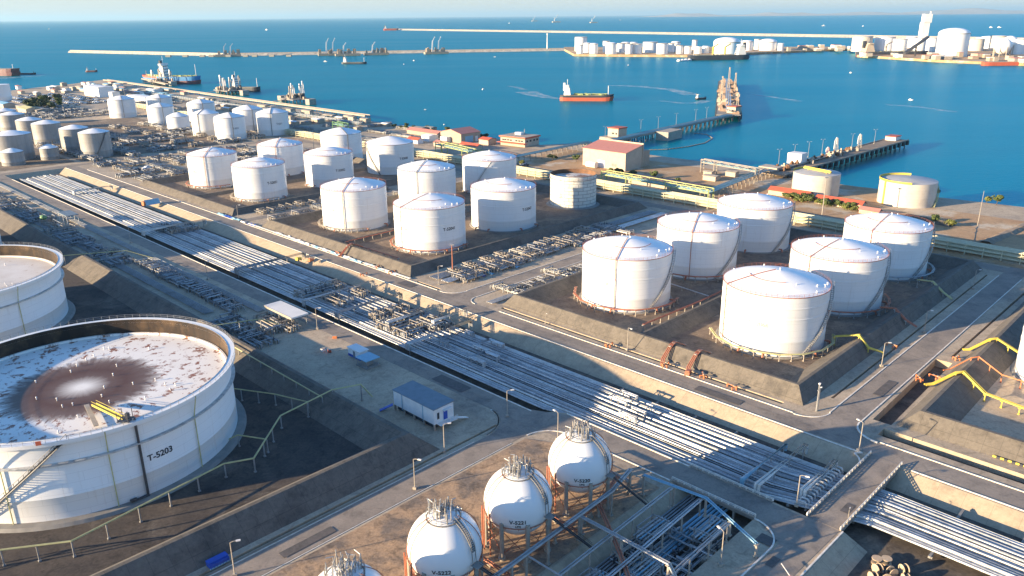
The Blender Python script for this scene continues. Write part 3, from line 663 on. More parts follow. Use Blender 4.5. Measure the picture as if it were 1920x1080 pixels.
def scatter(u0, u1, v0, v1, n, label, group, kinds=(0, 1, 2, 3, 4, 5), seed=1, z=0.0, step=None, turn=True, sc_=1.0):
    r = random.Random(seed)
    du, dv = u1-u0, v1-v0; k = max(1, round(sqrt(n*du/dv))); l = max(1, math.ceil(n/k)); c = 0
    for a in range(k):
        for b in range(l):
            if c >= n: return
            put_mf(r.choice(kinds), u0+du*(a+.5)/k+r.uniform(-1, 1), v0+dv*(b+.5)/l+r.uniform(-1.5, 1.5), (H2 if (turn and r.random() < .5) else 0)+(0 if turn else H2), label, group, z, sc_); c += 1
# along the bund road between the first and second bunds
scatter(198, 345, 222, 236, 22, 'sunlit tangle of silver pipes and valves beside the road between the two white tank groups', 'pipe manifolds between the two white tank groups', (0, 2, 3, 5), 3, turn=True)
scatter(196, 340, 193.5, 203, 6, 'low dark pipework in the gap behind the front tank group', 'low pipework behind the front tank group', (1, 3), 4, turn=True)
scatter(196, 345, 364, 375, 9, 'dull pipework between the middle and far white tanks', 'pipework between the middle and far white tanks', (1, 3, 2), 5)
scatter(196, 345, 385, 392, 7, 'silver pipework on the far side of the cross road behind the middle tanks', 'pipework beyond the cross road', (0, 3, 5), 6)
# the valve yard on the near side of the corridor
scatter(113, 127, 262, 340, 9, 'shaded bundle of pipes and valves in the strip beside the floating-roof tanks', 'pipe bundles beside the floating-roof tanks', (1, 3, 4), 8, turn=False)
for u_, v_, k_ in ((112, 247, 4), (111, 236, 1), (110, 226, 4)): put_mf(k_, u_, v_, H2, 'dark cluster of valves by the embankment left of the white canopy', 'valve clusters left of the white canopy')
scatter(100, 128, 345, 560, 14, 'bundle of pipes and valves in the far strip before the grey tanks', 'pipe bundles before the grey tanks', (0, 1, 3, 4), 9)
# refinery-like clutter between the far tank groups
scatter(192, 350, 524, 618, 34, 'jumble of pipework and valves between the far white tanks and the road', 'pipework among the far tanks', (0, 1, 2, 3, 4, 5), 10, sc_=1.25)
scatter(188, 355, 634, 830, 46, 'distant pipework between the grey and the far white tanks', 'distant pipework between the grey and far white tanks', (0, 1, 2, 3, 4, 5), 12, sc_=1.5)
scatter(200, 350, 930, 1080, 22, 'distant pipework beyond the last white tanks', 'distant pipework beyond the last tanks', (1, 3, 4), 13, sc_=1.6)
# junction inside the corridor where many branches meet
scatter(150, 164, 192, 222, 6, 'cluster of valves and bent pipes standing on the corridor pipes near the road junction', 'valve clusters on the corridor pipes', (0, 2, 5), 14, z=-.5)
scatter(148, 165, 235, 262, 4, 'cluster of valves on the corridor pipes opposite the second bund', 'valve clusters opposite the second bund', (0, 2, 5), 15, z=-.5)
scatter(148, 166, 384, 400, 3, 'cluster of valves on the far corridor pipes', 'valve clusters on the far corridor pipes', (2, 5), 16, z=-.5)
# parallel pipes on low sleepers in the near strip and round the bunds
def pipe_run(label, group, pts, n, gap, r, z, m='clad_dull', post=8.0, name='pipeline'):
    """n parallel pipes following uv points"""
    for k in range(n):
        off = (k-(n-1)/2)*gap; q = []
        for i, p in enumerate(pts):
            a = Vector(pts[max(0, i-1)]); b = Vector(pts[min(len(pts)-1, i+1)]); d = (b-a).normalized(); x = Vector((-d.y, d.x))*off; q.append(W(p[0]+x.x, p[1]+x.y, z))
        o = build(name, MB().tube(q, r, 6), m, None, True); tag(o, label, 'pipe', group)
pipe_run('straight dull pipe running beside the embankment of the floating-roof tanks', 'pipes beside the embankment of the floating-roof tanks', [(112.0, 262), (111.5, 600)], 5, .75, .2, .55, 'clad_dull')
pipe_run('pipe on the dark ground between service road and valve strip', 'pipes by the near service road', [(126, 250), (126.4, 600)], 4, .8, .2, .5, 'clad_dull')
pipe_run('straight pipe in the band of pipes beside the cross road', 'pipes in the band beside the cross road', [(192, 233), (346, 233.6)], 6, .9, .22, .7, 'clad_dull')
pipe_run('straight pipe in the shaded band beside the middle bund', 'pipes in the shaded band by the middle bund', [(192, 226), (346, 226.5)], 5, .9, .25, .9, 'clad')
pipe_run('white pipe beside the short road leading into the front bund', 'white pipes by the front bund', [(187.5, 196), (350, 196)], 4, .8, .2, .6, 'clad')
pipe_run('blue grey pipe passing under the short bridge in the gully', 'pipes through the gully under the short bridge', [(152, 71), (40, 71)], 5, .9, .3, -1.9, 'lightblue')
pipe_run('slender grey pipe in the gully beside the blue ones', 'slender pipes in the gully', [(150, 77), (40, 76)], 5, .7, .18, -2.1, 'clad_dull')
pipe_run('pale pipe along the foot of the second bund', 'pipes along the foot of the second bund', [(185.9, 240), (185.9, 372)], 2, .6, .2, .4, 'clad_white')
# ---------------------------------------------------------------- white fixed-roof tanks
def stair_mesh(R, H, a0, a1, wd=.9):
    """helical stair from azimuth a0 at the rim down to a1 at the ground, with rail and brackets"""
    mb = MB(); n = 40
    for i in range(n):
        t = (i+.5)/n; a = a0+(a1-a0)*t; z = H-(H-.2)*t; L_ = abs(a1-a0)*R/n*1.02
        mb.box(((R+wd/2+.1)*cos(a), (R+wd/2+.1)*sin(a), z), (wd, max(L_, .25), .12), a)
    for rr in (R+.12, R+wd+.1):
        for dz in ((-.15, .2), (1.0, .09)) if rr > R+.5 else ((-.15, .2),):
            mb.tube([(rr*cos(a0+(a1-a0)*i/n), rr*sin(a0+(a1-a0)*i/n), H-(H-.2)*i/n+dz[0]) for i in range(n+1)], dz[1]*.7, 4)
    for i in range(0, n+1, 2):
        a = a0+(a1-a0)*i/n; z = H-(H-.2)*i/n; rr = R+wd+.1; mb.box((rr*cos(a), rr*sin(a), z+.45), (.07, .07, 1.1))
    return mb
def white_tank(u, v, R, H, label, az_text=None, txt=None, stair=None, pipe_az=None, roof_az=None, red=True, rise=3.7, shell='shell_white', roof='white_roof', group='white fixed-roof storage tanks', detail=2, ctext='text', tsize=1.9, tz=.52, ringarc=None):
    p = W(u, v, .12) if isinstance(u, (int, float)) else u
    t = thing('storage_tank', label, 'storage tank', p, 0, group)
    n = 72 if detail == 2 else 40
    sh = MB().lathe([(R, 0), (R, H*.245), (R+.03, H*.25), (R+.03, H*.27), (R, H*.275), (R, H*.62), (R+.10, H*.623), (R+.10, H*.640), (R, H*.643), (R, H*.80), (R+.10, H*.803), (R+.10, H*.82), (R, H*.823), (R, H)], n)
    build('shell', sh, shell, t, True)
    k = 9
    rp = [(R+.02, 0)] + [(R*(1-i/k)+.15*(i == k), rise*(1-(1-i/k)**1.35)) for i in range(k+1)]
    build('roof', MB().lathe(rp, n, (0, 0, H)), roof, t, True)
    rim = 'rust_pipe' if red else 'dark_steel'
    rl = MB().lathe([(R+.02, -.16), (R+.18, -.16), (R+.18, .04), (R+.02, .04)], n, (0, 0, H))
    if detail == 2:
        m_ = 64
        for i in range(m_):
            a = 2*pi*i/m_; rl.box(((R+.05)*cos(a), (R+.05)*sin(a), H+.5), (.05, .05, 1.0))
        for z in (.55, 1.0): rl.tube([((R+.05)*cos(2*pi*i/n), (R+.05)*sin(2*pi*i/n), H+z) for i in range(n+1)], .03, 4, False)
    build('rim_rail', rl, rim, t)
    if detail == 2:
        build('base_ring', MB().lathe([(R+1.1, 0), (R+.9, .3), (R+.02, .34)], n), 'concrete_grey', t)
    if stair: build('stair', stair_mesh(R, H, rad(stair[0]), rad(stair[1])), 'steel' if detail == 2 else 'dark_steel', t)
    if pipe_az is not None:
        a = rad(pipe_az); mb = MB()
        def rz_(q): return H+rise*(1-(q/R)**1.35)
        mb.tube([(.6*cos(a), .6*sin(a), H+rise+.25)] + [(q*cos(a), q*sin(a), rz_(q)+.25) for q in (R*.3, R*.6, R*.85, R)] + [((R+.35)*cos(a), (R+.35)*sin(a), H-.2), ((R+.35)*cos(a), (R+.35)*sin(a), .5)], .13 if detail == 2 else .2, 6)
        if detail == 2:
            for z in range(2, int(H), 2): mb.box(((R+.2)*cos(a), (R+.2)*sin(a), z), (.5, .2, .1), a)
        build('riser_pipe', mb, 'rust_pipe' if red else 'dark_steel', t)
    if detail == 2:
        mb = MB()
        for da, dr, s in ((-20, .9, .5), (-8, .93, .45), (-30, .8, .4), (-45, .92, .35), (60, .9, .4), (0, .05, .45), (-60, .6, .3), (150, .9, .4), (100, .9, .35)):
            a = rad((stair[0] if stair else -20)+da); q = R*dr; z = H+rise*(1-dr**1.35)-.1
            mb.cyl((q*cos(a), q*sin(a), z), s*.5, s*1.6, 10); mb.cyl((q*cos(a), q*sin(a), z+s*1.6), s*.8, s*.4, 10, s*.3)
        build('roof_vents', mb, 'white', t)
        q = R*.52; a0 = rad(ringarc[0]) if ringarc else rad(-150); a1 = rad(ringarc[1]) if ringarc else rad(-40)
        build('roof_pipe', MB().tube([(q*cos(a0+(a1-a0)*i/16), q*sin(a0+(a1-a0)*i/16), H+rise*(1-.52**1.35)+.2) for i in range(17)], .10, 5), 'rust_pipe', t)
        nz = MB()
        for a in (-115, -60, -140, -20):
            b = rad(a); nz.tube([((R-.1)*cos(b), (R-.1)*sin(b), 1.2), ((R+1.6)*cos(b), (R+1.6)*sin(b), 1.2), ((R+1.9)*cos(b), (R+1.9)*sin(b), .2)], .28, 8); nz.cyl(((R+1.0)*cos(b), (R+1.0)*sin(b), 1.0), .45, .5, 8)
        build('nozzles', nz, 'rust_pipe' if red else 'steel', t)
    if txt:
        for a, m_ in (az_text if isinstance(az_text, list) else [(az_text, ctext)]):
            text_part(txt, tsize, m_, t, R=R, az=rad(a), z=H*tz)
    return t
RT = 16.3
# front group of six (T-520xx)
white_tank(228.1, 106.2, RT, 19.5, 'nearest of the big white tanks, at the bund corner by the crossroads, numbered T-5206', [(-124, 'text_faded')], 'T-52066', (-12, -76), -171, ringarc=(-190, -90))
white_tank(226.9, 163.6, RT, 19.5, 'big white tank numbered T-5205 at the left of the front group, red line down it', [(-128, 'text_faded')], 'T-52065', (-10, -72), -112, ringarc=(-130, -20))
white_tank(276.3, 164.5, RT, 19.5, 'big white tank right behind the T-5205 tank, a red riser pipe down its shaded face', None, None, (-8, -78), -111, ringarc=(-150, -40))
white_tank(326.2, 165.9, RT, 19.4, 'farthest back big white tank of the front group, by the cream pipe rack', None, None, (-8, -75), None, ringarc=(-160, -60))
white_tank(276.7, 106.6, RT, 19.5, 'big white tank in the middle of the right-hand row of the front group', None, None, (-10, -78), -146, ringarc=(-190, -60))
white_tank(327.8, 108.0, RT, 19.2, 'big white tank at the right end of the front group, before the sandy shore lots', None, None, (-8, -78), -135, ringarc=(-190, -60))
# middle group
white_tank(223.9, 331.6, 16.3, 19.9, 'squat white tank at the near left corner of the middle bund, faint number at left', [(-126, 'text_faded')], 'T-52040', None, -98, ringarc=(-120, -60))
white_tank(225.4, 274.2, 16.3, 19.9, 'white tank at the near right corner of the middle bund, bold black number T-5204', [(-52, 'text'), (-131, 'text_faded')], 'T-52041', None, -135)
white_tank(274.5, 275.2, 16.3, 19.7, 'white tank behind the T-5204 tank, beside the rusty panelled tank', [(-44, 'text')], 'T-52047', None, None, ringarc=(-180, -60))
def px_tank(xc, yr, Rr, Hh):
    """ground position (u, v) of a tank from where its rim front shows"""
    c, s = cos(R_), sin(R_); a_, b_ = xc-960, yr-540; a = c*a_+s*b_; b = -s*a_+c*b_
    d = (a, F_*cos(P_)-b*sin(P_), -F_*sin(P_)-b*cos(P_)); t = (Hh-H_)/d[2]; x, y = d[0]*t, d[1]*t
    l = hypot(x, y); return UV(x*(1+Rr/l), y*(1+Rr/l))
def pt(xc, yr, Rr, Hh, label, **k):
    u, v = px_tank(xc, yr, Rr, Hh); return white_tank(u, v, Rr, Hh, label, **k)
pt(799.7, 323.3, 16.3, 19.7, 'white tank of the middle group just behind the T-5204 tank, dark line on its roof', pipe_az=-103, red=False)
pt(917.5, 303.3, 16.3, 19.7, 'white tank with a dark diagonal stair up its face, rightmost of the middle group', stair=(-86, -131), pipe_az=None)
pt(731, 272.7, 16.0, 19.7, 'white tank with a stair along its left edge, behind the middle bund near the sea', stair=(-158, -108), pipe_az=None, az_text=[(-48, 'text')], txt='T-52038', detail=1)
# third group
white_tank(222.3, 482.9, 15.0, 19.7, 'white tank at the near left of the third group, rusty line down its left third', [(-122, 'text_faded')], 'T-52050', None, -88, rise=3.6)
white_tank(223.8, 427.2, 15.0, 19.6, 'white tank at the near right of the third group, black number T-52051', [(-45, 'text')], 'T-52051', None, None, rise=3.6)
white_tank(271.9, 485.8, 14.9, 19.6, 'white tank partly hidden behind the T-52051 tank', None, None, None, -86, rise=3.6)
pt(615.5, 293, 15.0, 19.6, 'white tank of the third group with a small black number at its lower right', az_text=[(-50, 'text')], txt='T-52052', rise=3.6, pipe_az=None)
pt(639, 253.5, 15.0, 19.6, 'white tank at the rear right of the third group, nearest the coast', rise=3.6, pipe_az=-60, red=False, detail=1)
# far group of eight
far = [(227, 187.5, 13.6, 19, 'far white tank standing apart at the left end of its group', -62), (298, 184.5, 13.4, 17.5, 'far white tank hidden behind the second of its group', -62), (300, 201.7, 12.5, 18, 'far white tank second from the left, in front of another', -58),
       (333, 220, 10.2, 12.5, 'shortest of the far white tanks, low between two taller ones', None), (384, 215, 12.2, 19, 'far white tank with a sharp peaked roof behind the labelled one', -100), (429.5, 221.7, 13.0, 19, 'far white tank with a faint letter mark on its front', -62),
       (376, 194.5, 13.6, 18, 'far white tank at the rear centre of its group', -62), (464, 206.7, 13.6, 19, 'far white tank half hidden left of the last one', -55), (510, 213.3, 14.0, 19.5, 'last far white tank on the right of its group, before the harbour', -80)]
for x, y, r_, h_, lb, pa in far:
    o = pt(x, y, r_, h_, lb, rise=3.6, pipe_az=pa, red=False, detail=1, az_text=[(-50, 'text')] if x in (510, 429.5) else None, txt='T-5211' if x in (510, 429.5) else None)
# weathered grey tanks at far left
grey = [(176, 250.7, 11.0, 18.5, 'weathered grey tank nearest the road at the far left, its right half in shade'), (138, 243, 10.6, 18.5, 'weathered grey tank just left of and behind the nearest grey one'), (91, 279, 6.6, 8.6, 'small low grey tank standing between the grey ones'),
        (22, 287, 7.6, 9.5, 'small pale grey tank at the left edge of the picture'), (20, 255, 13.6, 19, 'largest grey tank at the left edge with a peaked white roof'), (54, 227, 10.5, 17, 'grey tank at the left behind the largest one'),
        (86, 233.5, 11.2, 17, 'grey tank between the largest one and the row of nearest ones'), (21, 216.5, 11.5, 15, 'grey tank farther back at the left edge'), (8, 209.5, 10.5, 14, 'grey tank only partly in view, rearmost at the left edge')]
for x, y, r_, h_, lb in grey:
    pt(x, y, r_, h_, lb, rise=2.6, pipe_az=None, red=False, detail=1, shell='grey_tank', roof='white_roof', group='weathered grey storage tanks', stair=(-20, -70) if x == 176 else None)
o = pt(-4, 160, 13, 21, 'tall pale tank cut by the left edge of the picture near the coast', rise=.5, pipe_az=None, red=False, detail=1, group='storage tanks at far left')
# tank whose roof has sunk and rusted
M['rusty_roof'] = mat('rust_blotched_roof', (.66, .62, .55), (.55, .50, .42), .25, .7, c3=(.26, .13, .07), s3=.16, t3=(.46, .56))
u, v = 333, 278.7
t = thing('rusty_tank', 'old pale tank of rusting plates with a sunken roof beside the middle group', 'storage tank', W(u, v, .12))
R = 12.8; H = 17.3
build('shell', MB().lathe([(R, 0), (R, H*.86), (R+.5, H*.862), (R+.5, H*.875), (R, H*.877), (R, H)], 72), 'rusty', t, True)
build('inner_shell', MB().lathe([(R-.12, H-3), (R-.12, H), (R, H+.01)], 72), 'rust_in', t, True)
mb = MB().lathe([(.01, H-1.5), (R*.8, H-2.1), (R-.2, H-2.3)][::-1], 72); build('sunken_roof', mb, 'rusty_roof', t, True)
mb = MB()
for i in range(40):
    a = 2*pi*i/40; mb.box(((R+.5)*cos(a), (R+.5)*sin(a), H*.875+.5), (.05, .05, 1))
mb.tube([((R+.5)*cos(2*pi*i/48), (R+.5)*sin(2*pi*i/48), H*.875+.95) for i in range(49)], .04, 4, False)
build('walkway_rail', mb, 'rust_pipe', t)
build('base_ring', MB().lathe([(R+2.2, 0), (R+1.2, .5), (R, .5)], 48), 'concrete_grey', t)
# two beige tanks on the shore with yellow stairs
def beige(u, v, R, H, label, sa, band):
    t = thing('storage_tank', label, 'storage tank', W(u, v, .1), 0, 'flat-topped beige tanks by the shore')
    n = 60; pr = []
    for i in range(8): z = H*i/8; pr += [(R, z+.02), (R, z+H/8-.12), (R-.05, z+H/8-.10), (R-.05, z+H/8-.02)]
    build('shell', MB().lathe(pr+[(R, H)], n), 'beige_tank', t, True)
    build('roof', MB().lathe([(R, 0), (R-.2, .06), (.02, .9)], n, (0, 0, H)), mat_roof, t, True)
    if band:
        y = MB(); a0, a1 = rad(60), rad(250)
        y.lathe([(R-.1, H), (R+.25, H), (R+.25, H+1.1), (R+.1, H+1.1), (R-.1, H)], 40, a0=a0, a1=a1)
        a = rad(-166); y.box(((R+.3)*cos(a), (R+.3)*sin(a), H/2), (.4, .9, H), a)
        build('rim_walkway', y, 'yellow', t)
        build('stair', stair_mesh(R, H*.75, rad(-10), rad(-52), 1.0), 'yellow_pale', t)
    else:
        y = MB(); y.box((0, 0, H+1.3), (R*1.5, 1.3, .8), rad(-62)); y.box((0, 0, H+1.9), (R*1.5, .1, .7), rad(-62))
        for s in (-1, 1): y.box((s*R*.5*cos(rad(-62)), s*R*.5*sin(rad(-62)), H+.8), (.3, 1.2, 1))
        y.lathe([(R-.6, H+.1), (R+.1, H+.1), (R+.1, H+1.0), (R-.05, H+1.0)], 20, a0=rad(100), a1=rad(160))
        build('roof_walkway', y, 'yellow', t)
    return t
mat_roof = mat('grey_roof_paint', (.42, .40, .38), (.36, .345, .33), .3, .6)
beige(448, 191, 13.0, 12.6, 'left beige shore tank, a yellow walkway across its flat roof', 0, False)
beige(459, 144, 14.6, 12.8, 'beige tank with a yellow rim walkway, right of the pair on the shore', 0, True)
# ---------------------------------------------------------------- floating-roof tanks
def floater(u, v, label, txt=None, stained=True, full=True):
    R, H = 34.4, 19.6
    t = thing('floating_roof_tank', label, 'storage tank', W(u, v, .13), 0, 'huge open floating-roof tanks')
    n = 120
    build('shell', MB().lathe([(R, .5), (R, H*.3), (R+.03, H*.302), (R, H*.304), (R, H)], n), 'shell_big', t, True)
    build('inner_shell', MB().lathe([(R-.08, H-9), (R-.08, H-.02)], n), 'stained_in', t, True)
    build('foundation_ring', MB().lathe([(R+2.2, 0), (R+1.7, .7), (R-.1, .75)], n), 'concrete_grey', t)
    build('wind_girder', MB().lathe([(R-.1, H-.95), (R+1.5, H-.95), (R+1.55, H-.1), (R-.1, H-.1)][::1], n), 'white', t, True)
    build('mid_girder', MB().lathe([(R, H*.70-.3), (R+.9, H*.70), (R+.9, H*.70+.25), (R, H*.70+.27)], n), 'clad', t, True)
    rl = MB(); 
    for i in range(110):
        a = 2*pi*i/110; rl.box(((R+1.5)*cos(a), (R+1.5)*sin(a), H+.4), (.06, .06, 1.0))
    for z in (.45, .9): rl.tube([((R+1.5)*cos(2*pi*i/n), (R+1.5)*sin(2*pi*i/n), H+z) for i in range(n+1)], .03, 4, False)
    build('girder_rail', rl, 'steel', t)
    fr = build('floating_roof', MB().lathe([(.01, 0), (R-1.0, 0), (R-1.0, .5), (R-.4, .5), (R-.4, -.5)], n, (0, 0, 0)), M['froof'] if stained else M['froof2'], t, True, loc=(0, 0, H-4.3))
    r = random.Random(5); vt = MB()
    for i in range(30):
        a = r.uniform(0, 2*pi); q = R*sqrt(r.uniform(.02, .5)); vt.cyl((q*cos(a), q*sin(a), 0), .12, .6, 8); vt.ball((q*cos(a), q*sin(a), .6), .2, 8)
    vs = build('roof_vents', vt, 'white', fr)
    for a in (-88.5, -55, -22, -120, -150):
        b = rad(a); y = MB().tube([((R+1.6)*cos(b), (R+1.6)*sin(b), H-.3), ((R+.3)*cos(b), (R+.3)*sin(b), H*.7+.5), ((R+.3)*cos(b), (R+.3)*sin(b), .3)], .13, 6)
        build('foam_pipe', y, 'yellow_pale', t)
    if full:
        b = rad(-45); g = MB().tube([((R+.45)*cos(b), (R+.45)*sin(b), H+.5), ((R+.45)*cos(b), (R+.45)*sin(b), 1.0), ((R+.45)*cos(b-.07), (R+.45)*sin(b-.07), .8)], .28, 8)
        g.box(((R+.9)*cos(b-.09), (R+.9)*sin(b-.09), 1.3), (.8, 1.4, .5), b)
        build('gauge_pipe', g, 'dark_steel', t)
        build('stair', stair_mesh(R, H, rad(-66), rad(-103), 1.0), 'dark_steel', t)
        ld = MB(); a = rad(-47.5)
        p0 = Vector(((R-.5)*cos(a), (R-.5)*sin(a), H+.2)); p1 = Vector((.42*R*cos(rad(-52)), .42*R*sin(rad(-52)), H-3.2))
        for s in (-.5, .5):
            off = Vector((-sin(a), cos(a), 0))*s; ld.beam(p0+off, p1+off, .14, .5); ld.beam(p0+off+Vector((0, 0, .9)), p1+off+Vector((0, 0, .9)), .07)
        for i in range(40):
            q = p0.lerp(p1, i/40); off = Vector((-sin(a), cos(a), 0))*.55; ld.beam(q-off, q+off, .32, .08)
        build('rolling_ladder', ld, 'yellow', t)
        tk = MB()
        tk.beam(Vector((.36*R*cos(rad(-58)), .36*R*sin(rad(-58)), H-3.7)), Vector((.72*R*cos(rad(-56)), .72*R*sin(rad(-56)), H-3.7)), 1.0, .15)
        build('ladder_track', tk, 'concrete', t)
        pf = MB(); c = p0
        for dx in (-1, 1):
            for dy in (-1, 1): pf.box((c.x+dx*1.1, c.y+dy*1.1, c.z+.9), (.12, .12, 2.4))
        pf.box((c.x, c.y, c.z), (2.6, 2.6, .15)); pf.box((c.x, c.y, c.z+1.1), (2.6, .08, .08)); pf.box((c.x, c.y, c.z+1.1), (.08, 2.6, .08)); pf.box((c.x+.6, c.y, c.z+.8), (.7, .7, 1.4))
        build('gauge_platform', pf, 'dark_steel', t)
        rb = MB(); b = rad(-74); rb.box(((R+1.7)*cos(b), (R+1.7)*sin(b), H+.2), (.15, 1.0, .9), b); build('sign_plate', rb, 'hull_red', t)
    if txt: text_part(txt, 2.0, 'text', t, R=R, az=rad(-38), z=H*.47, off=.08)
    return t
M['froof'] = floating_roof(33.4)
M['froof2'] = mat('bleached_floating_roof', (.72, .66, .58), (.60, .52, .43), .08, .6, c3=(.42, .27, .16), s3=.2, t3=(.6, .7))
floater(*UV(-105.0, 173.6), 'huge white floating-roof tank numbered T-5203, its roof stained by a brown ring', 'T-5203')
floater(*UV(-191.5, 252.0), 'huge white floating-roof tank at the left edge, its roof pale and only faintly stained', None, False, False)
floater(*UV(-264.0, 332.0), 'huge floating-roof tank out past the left edge', None, False, False)
# tank cut by the right edge
white_tank(*UV(163.5, 202.0), 18, 16, 'white tank cut by the right edge of the picture behind yellow walkways', None, None, None, None, red=False)
# ---------------------------------------------------------------- spherical gas vessels
def sphere_vessel(u, v, label, txt):
    R, zc = 6.75, 9.7
    t = thing('sphere_vessel', label, 'spherical tank', W(u, v, .12), 0, 'white spherical gas tanks')
    build('sphere', MB().ball((0, 0, zc), R, 64), 'white', t, True)
    for i in range(8):
        a = 2*pi*(i+.35)/8; x, y = (R-.15)*cos(a), (R-.15)*sin(a)
        lg = build('leg', MB().cyl((x, y, .4), .42, zc-1.9, 12).cyl((x, y, 0), .75, .55, 10), 'concrete', t, True)
    br = MB()
    for i in range(8):
        a = 2*pi*(i+.35)/8; b = 2*pi*(i+1.35)/8; p = lambda q, z: ((R-.15)*cos(q), (R-.15)*sin(q), z)
        br.beam(p(a, 1), p(b, 6.5), .12); br.beam(p(b, 1), p(a, 6.5), .12)
    build('bracing', br, 'rust_pipe', t)
    ring = MB(); n = 48; rr = R*.93+.35
    ring.tube([(rr*cos(2*pi*i/n), rr*sin(2*pi*i/n), zc-2.3) for i in range(n+1)], .1, 6)
    rt = 2.6
    for a0 in (200, 215, 30, -10):
        a = rad(a0); ring.tube([((R+.25)*sin(rad(th))*cos(a), (R+.25)*sin(rad(th))*sin(a), zc+(R+.25)*cos(rad(th))) for th in range(22, 112, 6)], .085, 5)
    for i in range(16):
        a = 2*pi*i/16; ring.beam((rr*cos(a), rr*sin(a), zc-2.6), ((R*.9)*cos(a), (R*.9)*sin(a), zc-2.6), .1)
    for a0 in (196, 205, 222): a = rad(a0); ring.tube([((R+.6)*cos(a), (R+.6)*sin(a), zc), ((R+.6)*cos(a), (R+.6)*sin(a), .2)], .14, 6)
    build('spray_ring', ring, 'rust_pipe', t)
    zt = zc+R*.93
    pl = MB().lathe([(3.2, 0), (3.2, .16), (0.05, .16)], 28, (0, 0, zt-.35)); 
    for i in range(20):
        a = 2*pi*i/20; pl.box((3.2*cos(a), 3.2*sin(a), zt+.35), (.06, .06, 1.2))
    for z in (.4, .9): pl.tube([(3.2*cos(2*pi*i/24), 3.2*sin(2*pi*i/24), zt+z) for i in range(25)], .04, 4, False)
    build('top_platform', pl, 'concrete_grey', t)
    r = random.Random(int(u)); vv = MB(); rd = MB()
    for i in range(34):
        a = r.uniform(0, 2*pi); q = r.uniform(.2, 2.9); h = r.uniform(.8, 3.0); x, y = q*cos(a), q*sin(a)
        vv.tube([(x, y, zt-.2), (x, y, zt+h)], r.uniform(.07, .16), 6); vv.cyl((x, y, zt+h*.5), .24, .2, 8)
        if i % 2: vv.tube([(x, y, zt+h), (x+r.uniform(-1.4, 1.4), y+r.uniform(-1.4, 1.4), zt+h)], .09, 6)
    for i in range(4): rd.tube([(-1.5+i, -1.6, zt), (-1.5+i, -1.6, zt+2.4), (-1.5+i, 1.5, zt+2.4), (-1.5+i, 1.5, zt+.2)], .07, 6)
    build('relief_valves', vv, 'steel', t, True); build('vent_pipes', rd, 'concrete', t, True)
    # stair along the right flank
    st = MB(); a = rad(-38)
    for s in (-.45, .45):
        pts = []
        for th in list(range(24, 78, 6)):
            pts.append(((R+.45)*sin(rad(th))*cos(a)-sin(a)*s, (R+.45)*sin(rad(th))*sin(a)+cos(a)*s, zc+(R+.45)*cos(rad(th))))
        x, y, z = pts[-1]; pts.append((x+.25*cos(a), y+.25*sin(a), zc-.6)); st.tube(pts, .09, 5); st.tube([(p[0], p[1], p[2]+.9) for p in pts], .05, 5)
    for th in range(24, 78, 3):
        st.box(((R+.45)*sin(rad(th))*cos(a), (R+.45)*sin(rad(th))*sin(a), zc+(R+.45)*cos(rad(th))), (.3, 1, .08), a)
    x, y = (R+1)*cos(a), (R+1)*sin(a); st.box((x, y, zc-.7), (1.6, 1.8, .14), a)
    build('access_stair', st, 'concrete_grey', t)
    lt = MB()
    p0 = Vector(((R+1.4)*cos(a), (R+1.4)*sin(a), zc-.8)); p1 = p0 + Vector((cos(a+.9), sin(a+.9), 0))*8.5; p1.z = .2
    for s in (-.45, .45):
        o = Vector((-sin(a+.9), cos(a+.9), 0))*s; lt.beam(p0+o, p1+o, .12, .3); lt.beam(p0+o+Vector((0, 0, 1)), p1+o+Vector((0, 0, 1)), .07)
    for i in range(22):
        q = p0.lerp(p1, i/22); o = Vector((-sin(a+.9), cos(a+.9), 0))*.45; lt.beam(q-o, q+o, .25, .06)
    build('ground_stair', lt, 'dark_steel', t)
    text_part(txt, 1.15, 'text', t, az=rad(-90.5), z=-.8, sphere=R, off=.05).location = (0, 0, zc)
    text_part('LPG', .62, 'text', t, az=rad(-90.5), z=-1.8, sphere=R, off=.05).location = (0, 0, zc)
    return t
sphere_vessel(115.0, 93.1, 'white spherical tank numbered V-5220, farthest from the camera of the row', 'V-5220')
sphere_vessel(95.6, 92.8, 'white spherical tank numbered V-5221, second in the row', 'V-5221')
sphere_vessel(76.2, 92.5, 'white spherical tank numbered V-5222, cut by the bottom edge of the picture', 'V-5222')
sphere_vessel(55.2, 92.2, 'spherical tank of which only the cluttered top shows at the bottom edge', 'V-5223')
for u in (37.4, 18): sphere_vessel(u, 92, 'spherical tank of the same row below the picture', 'V-5224')
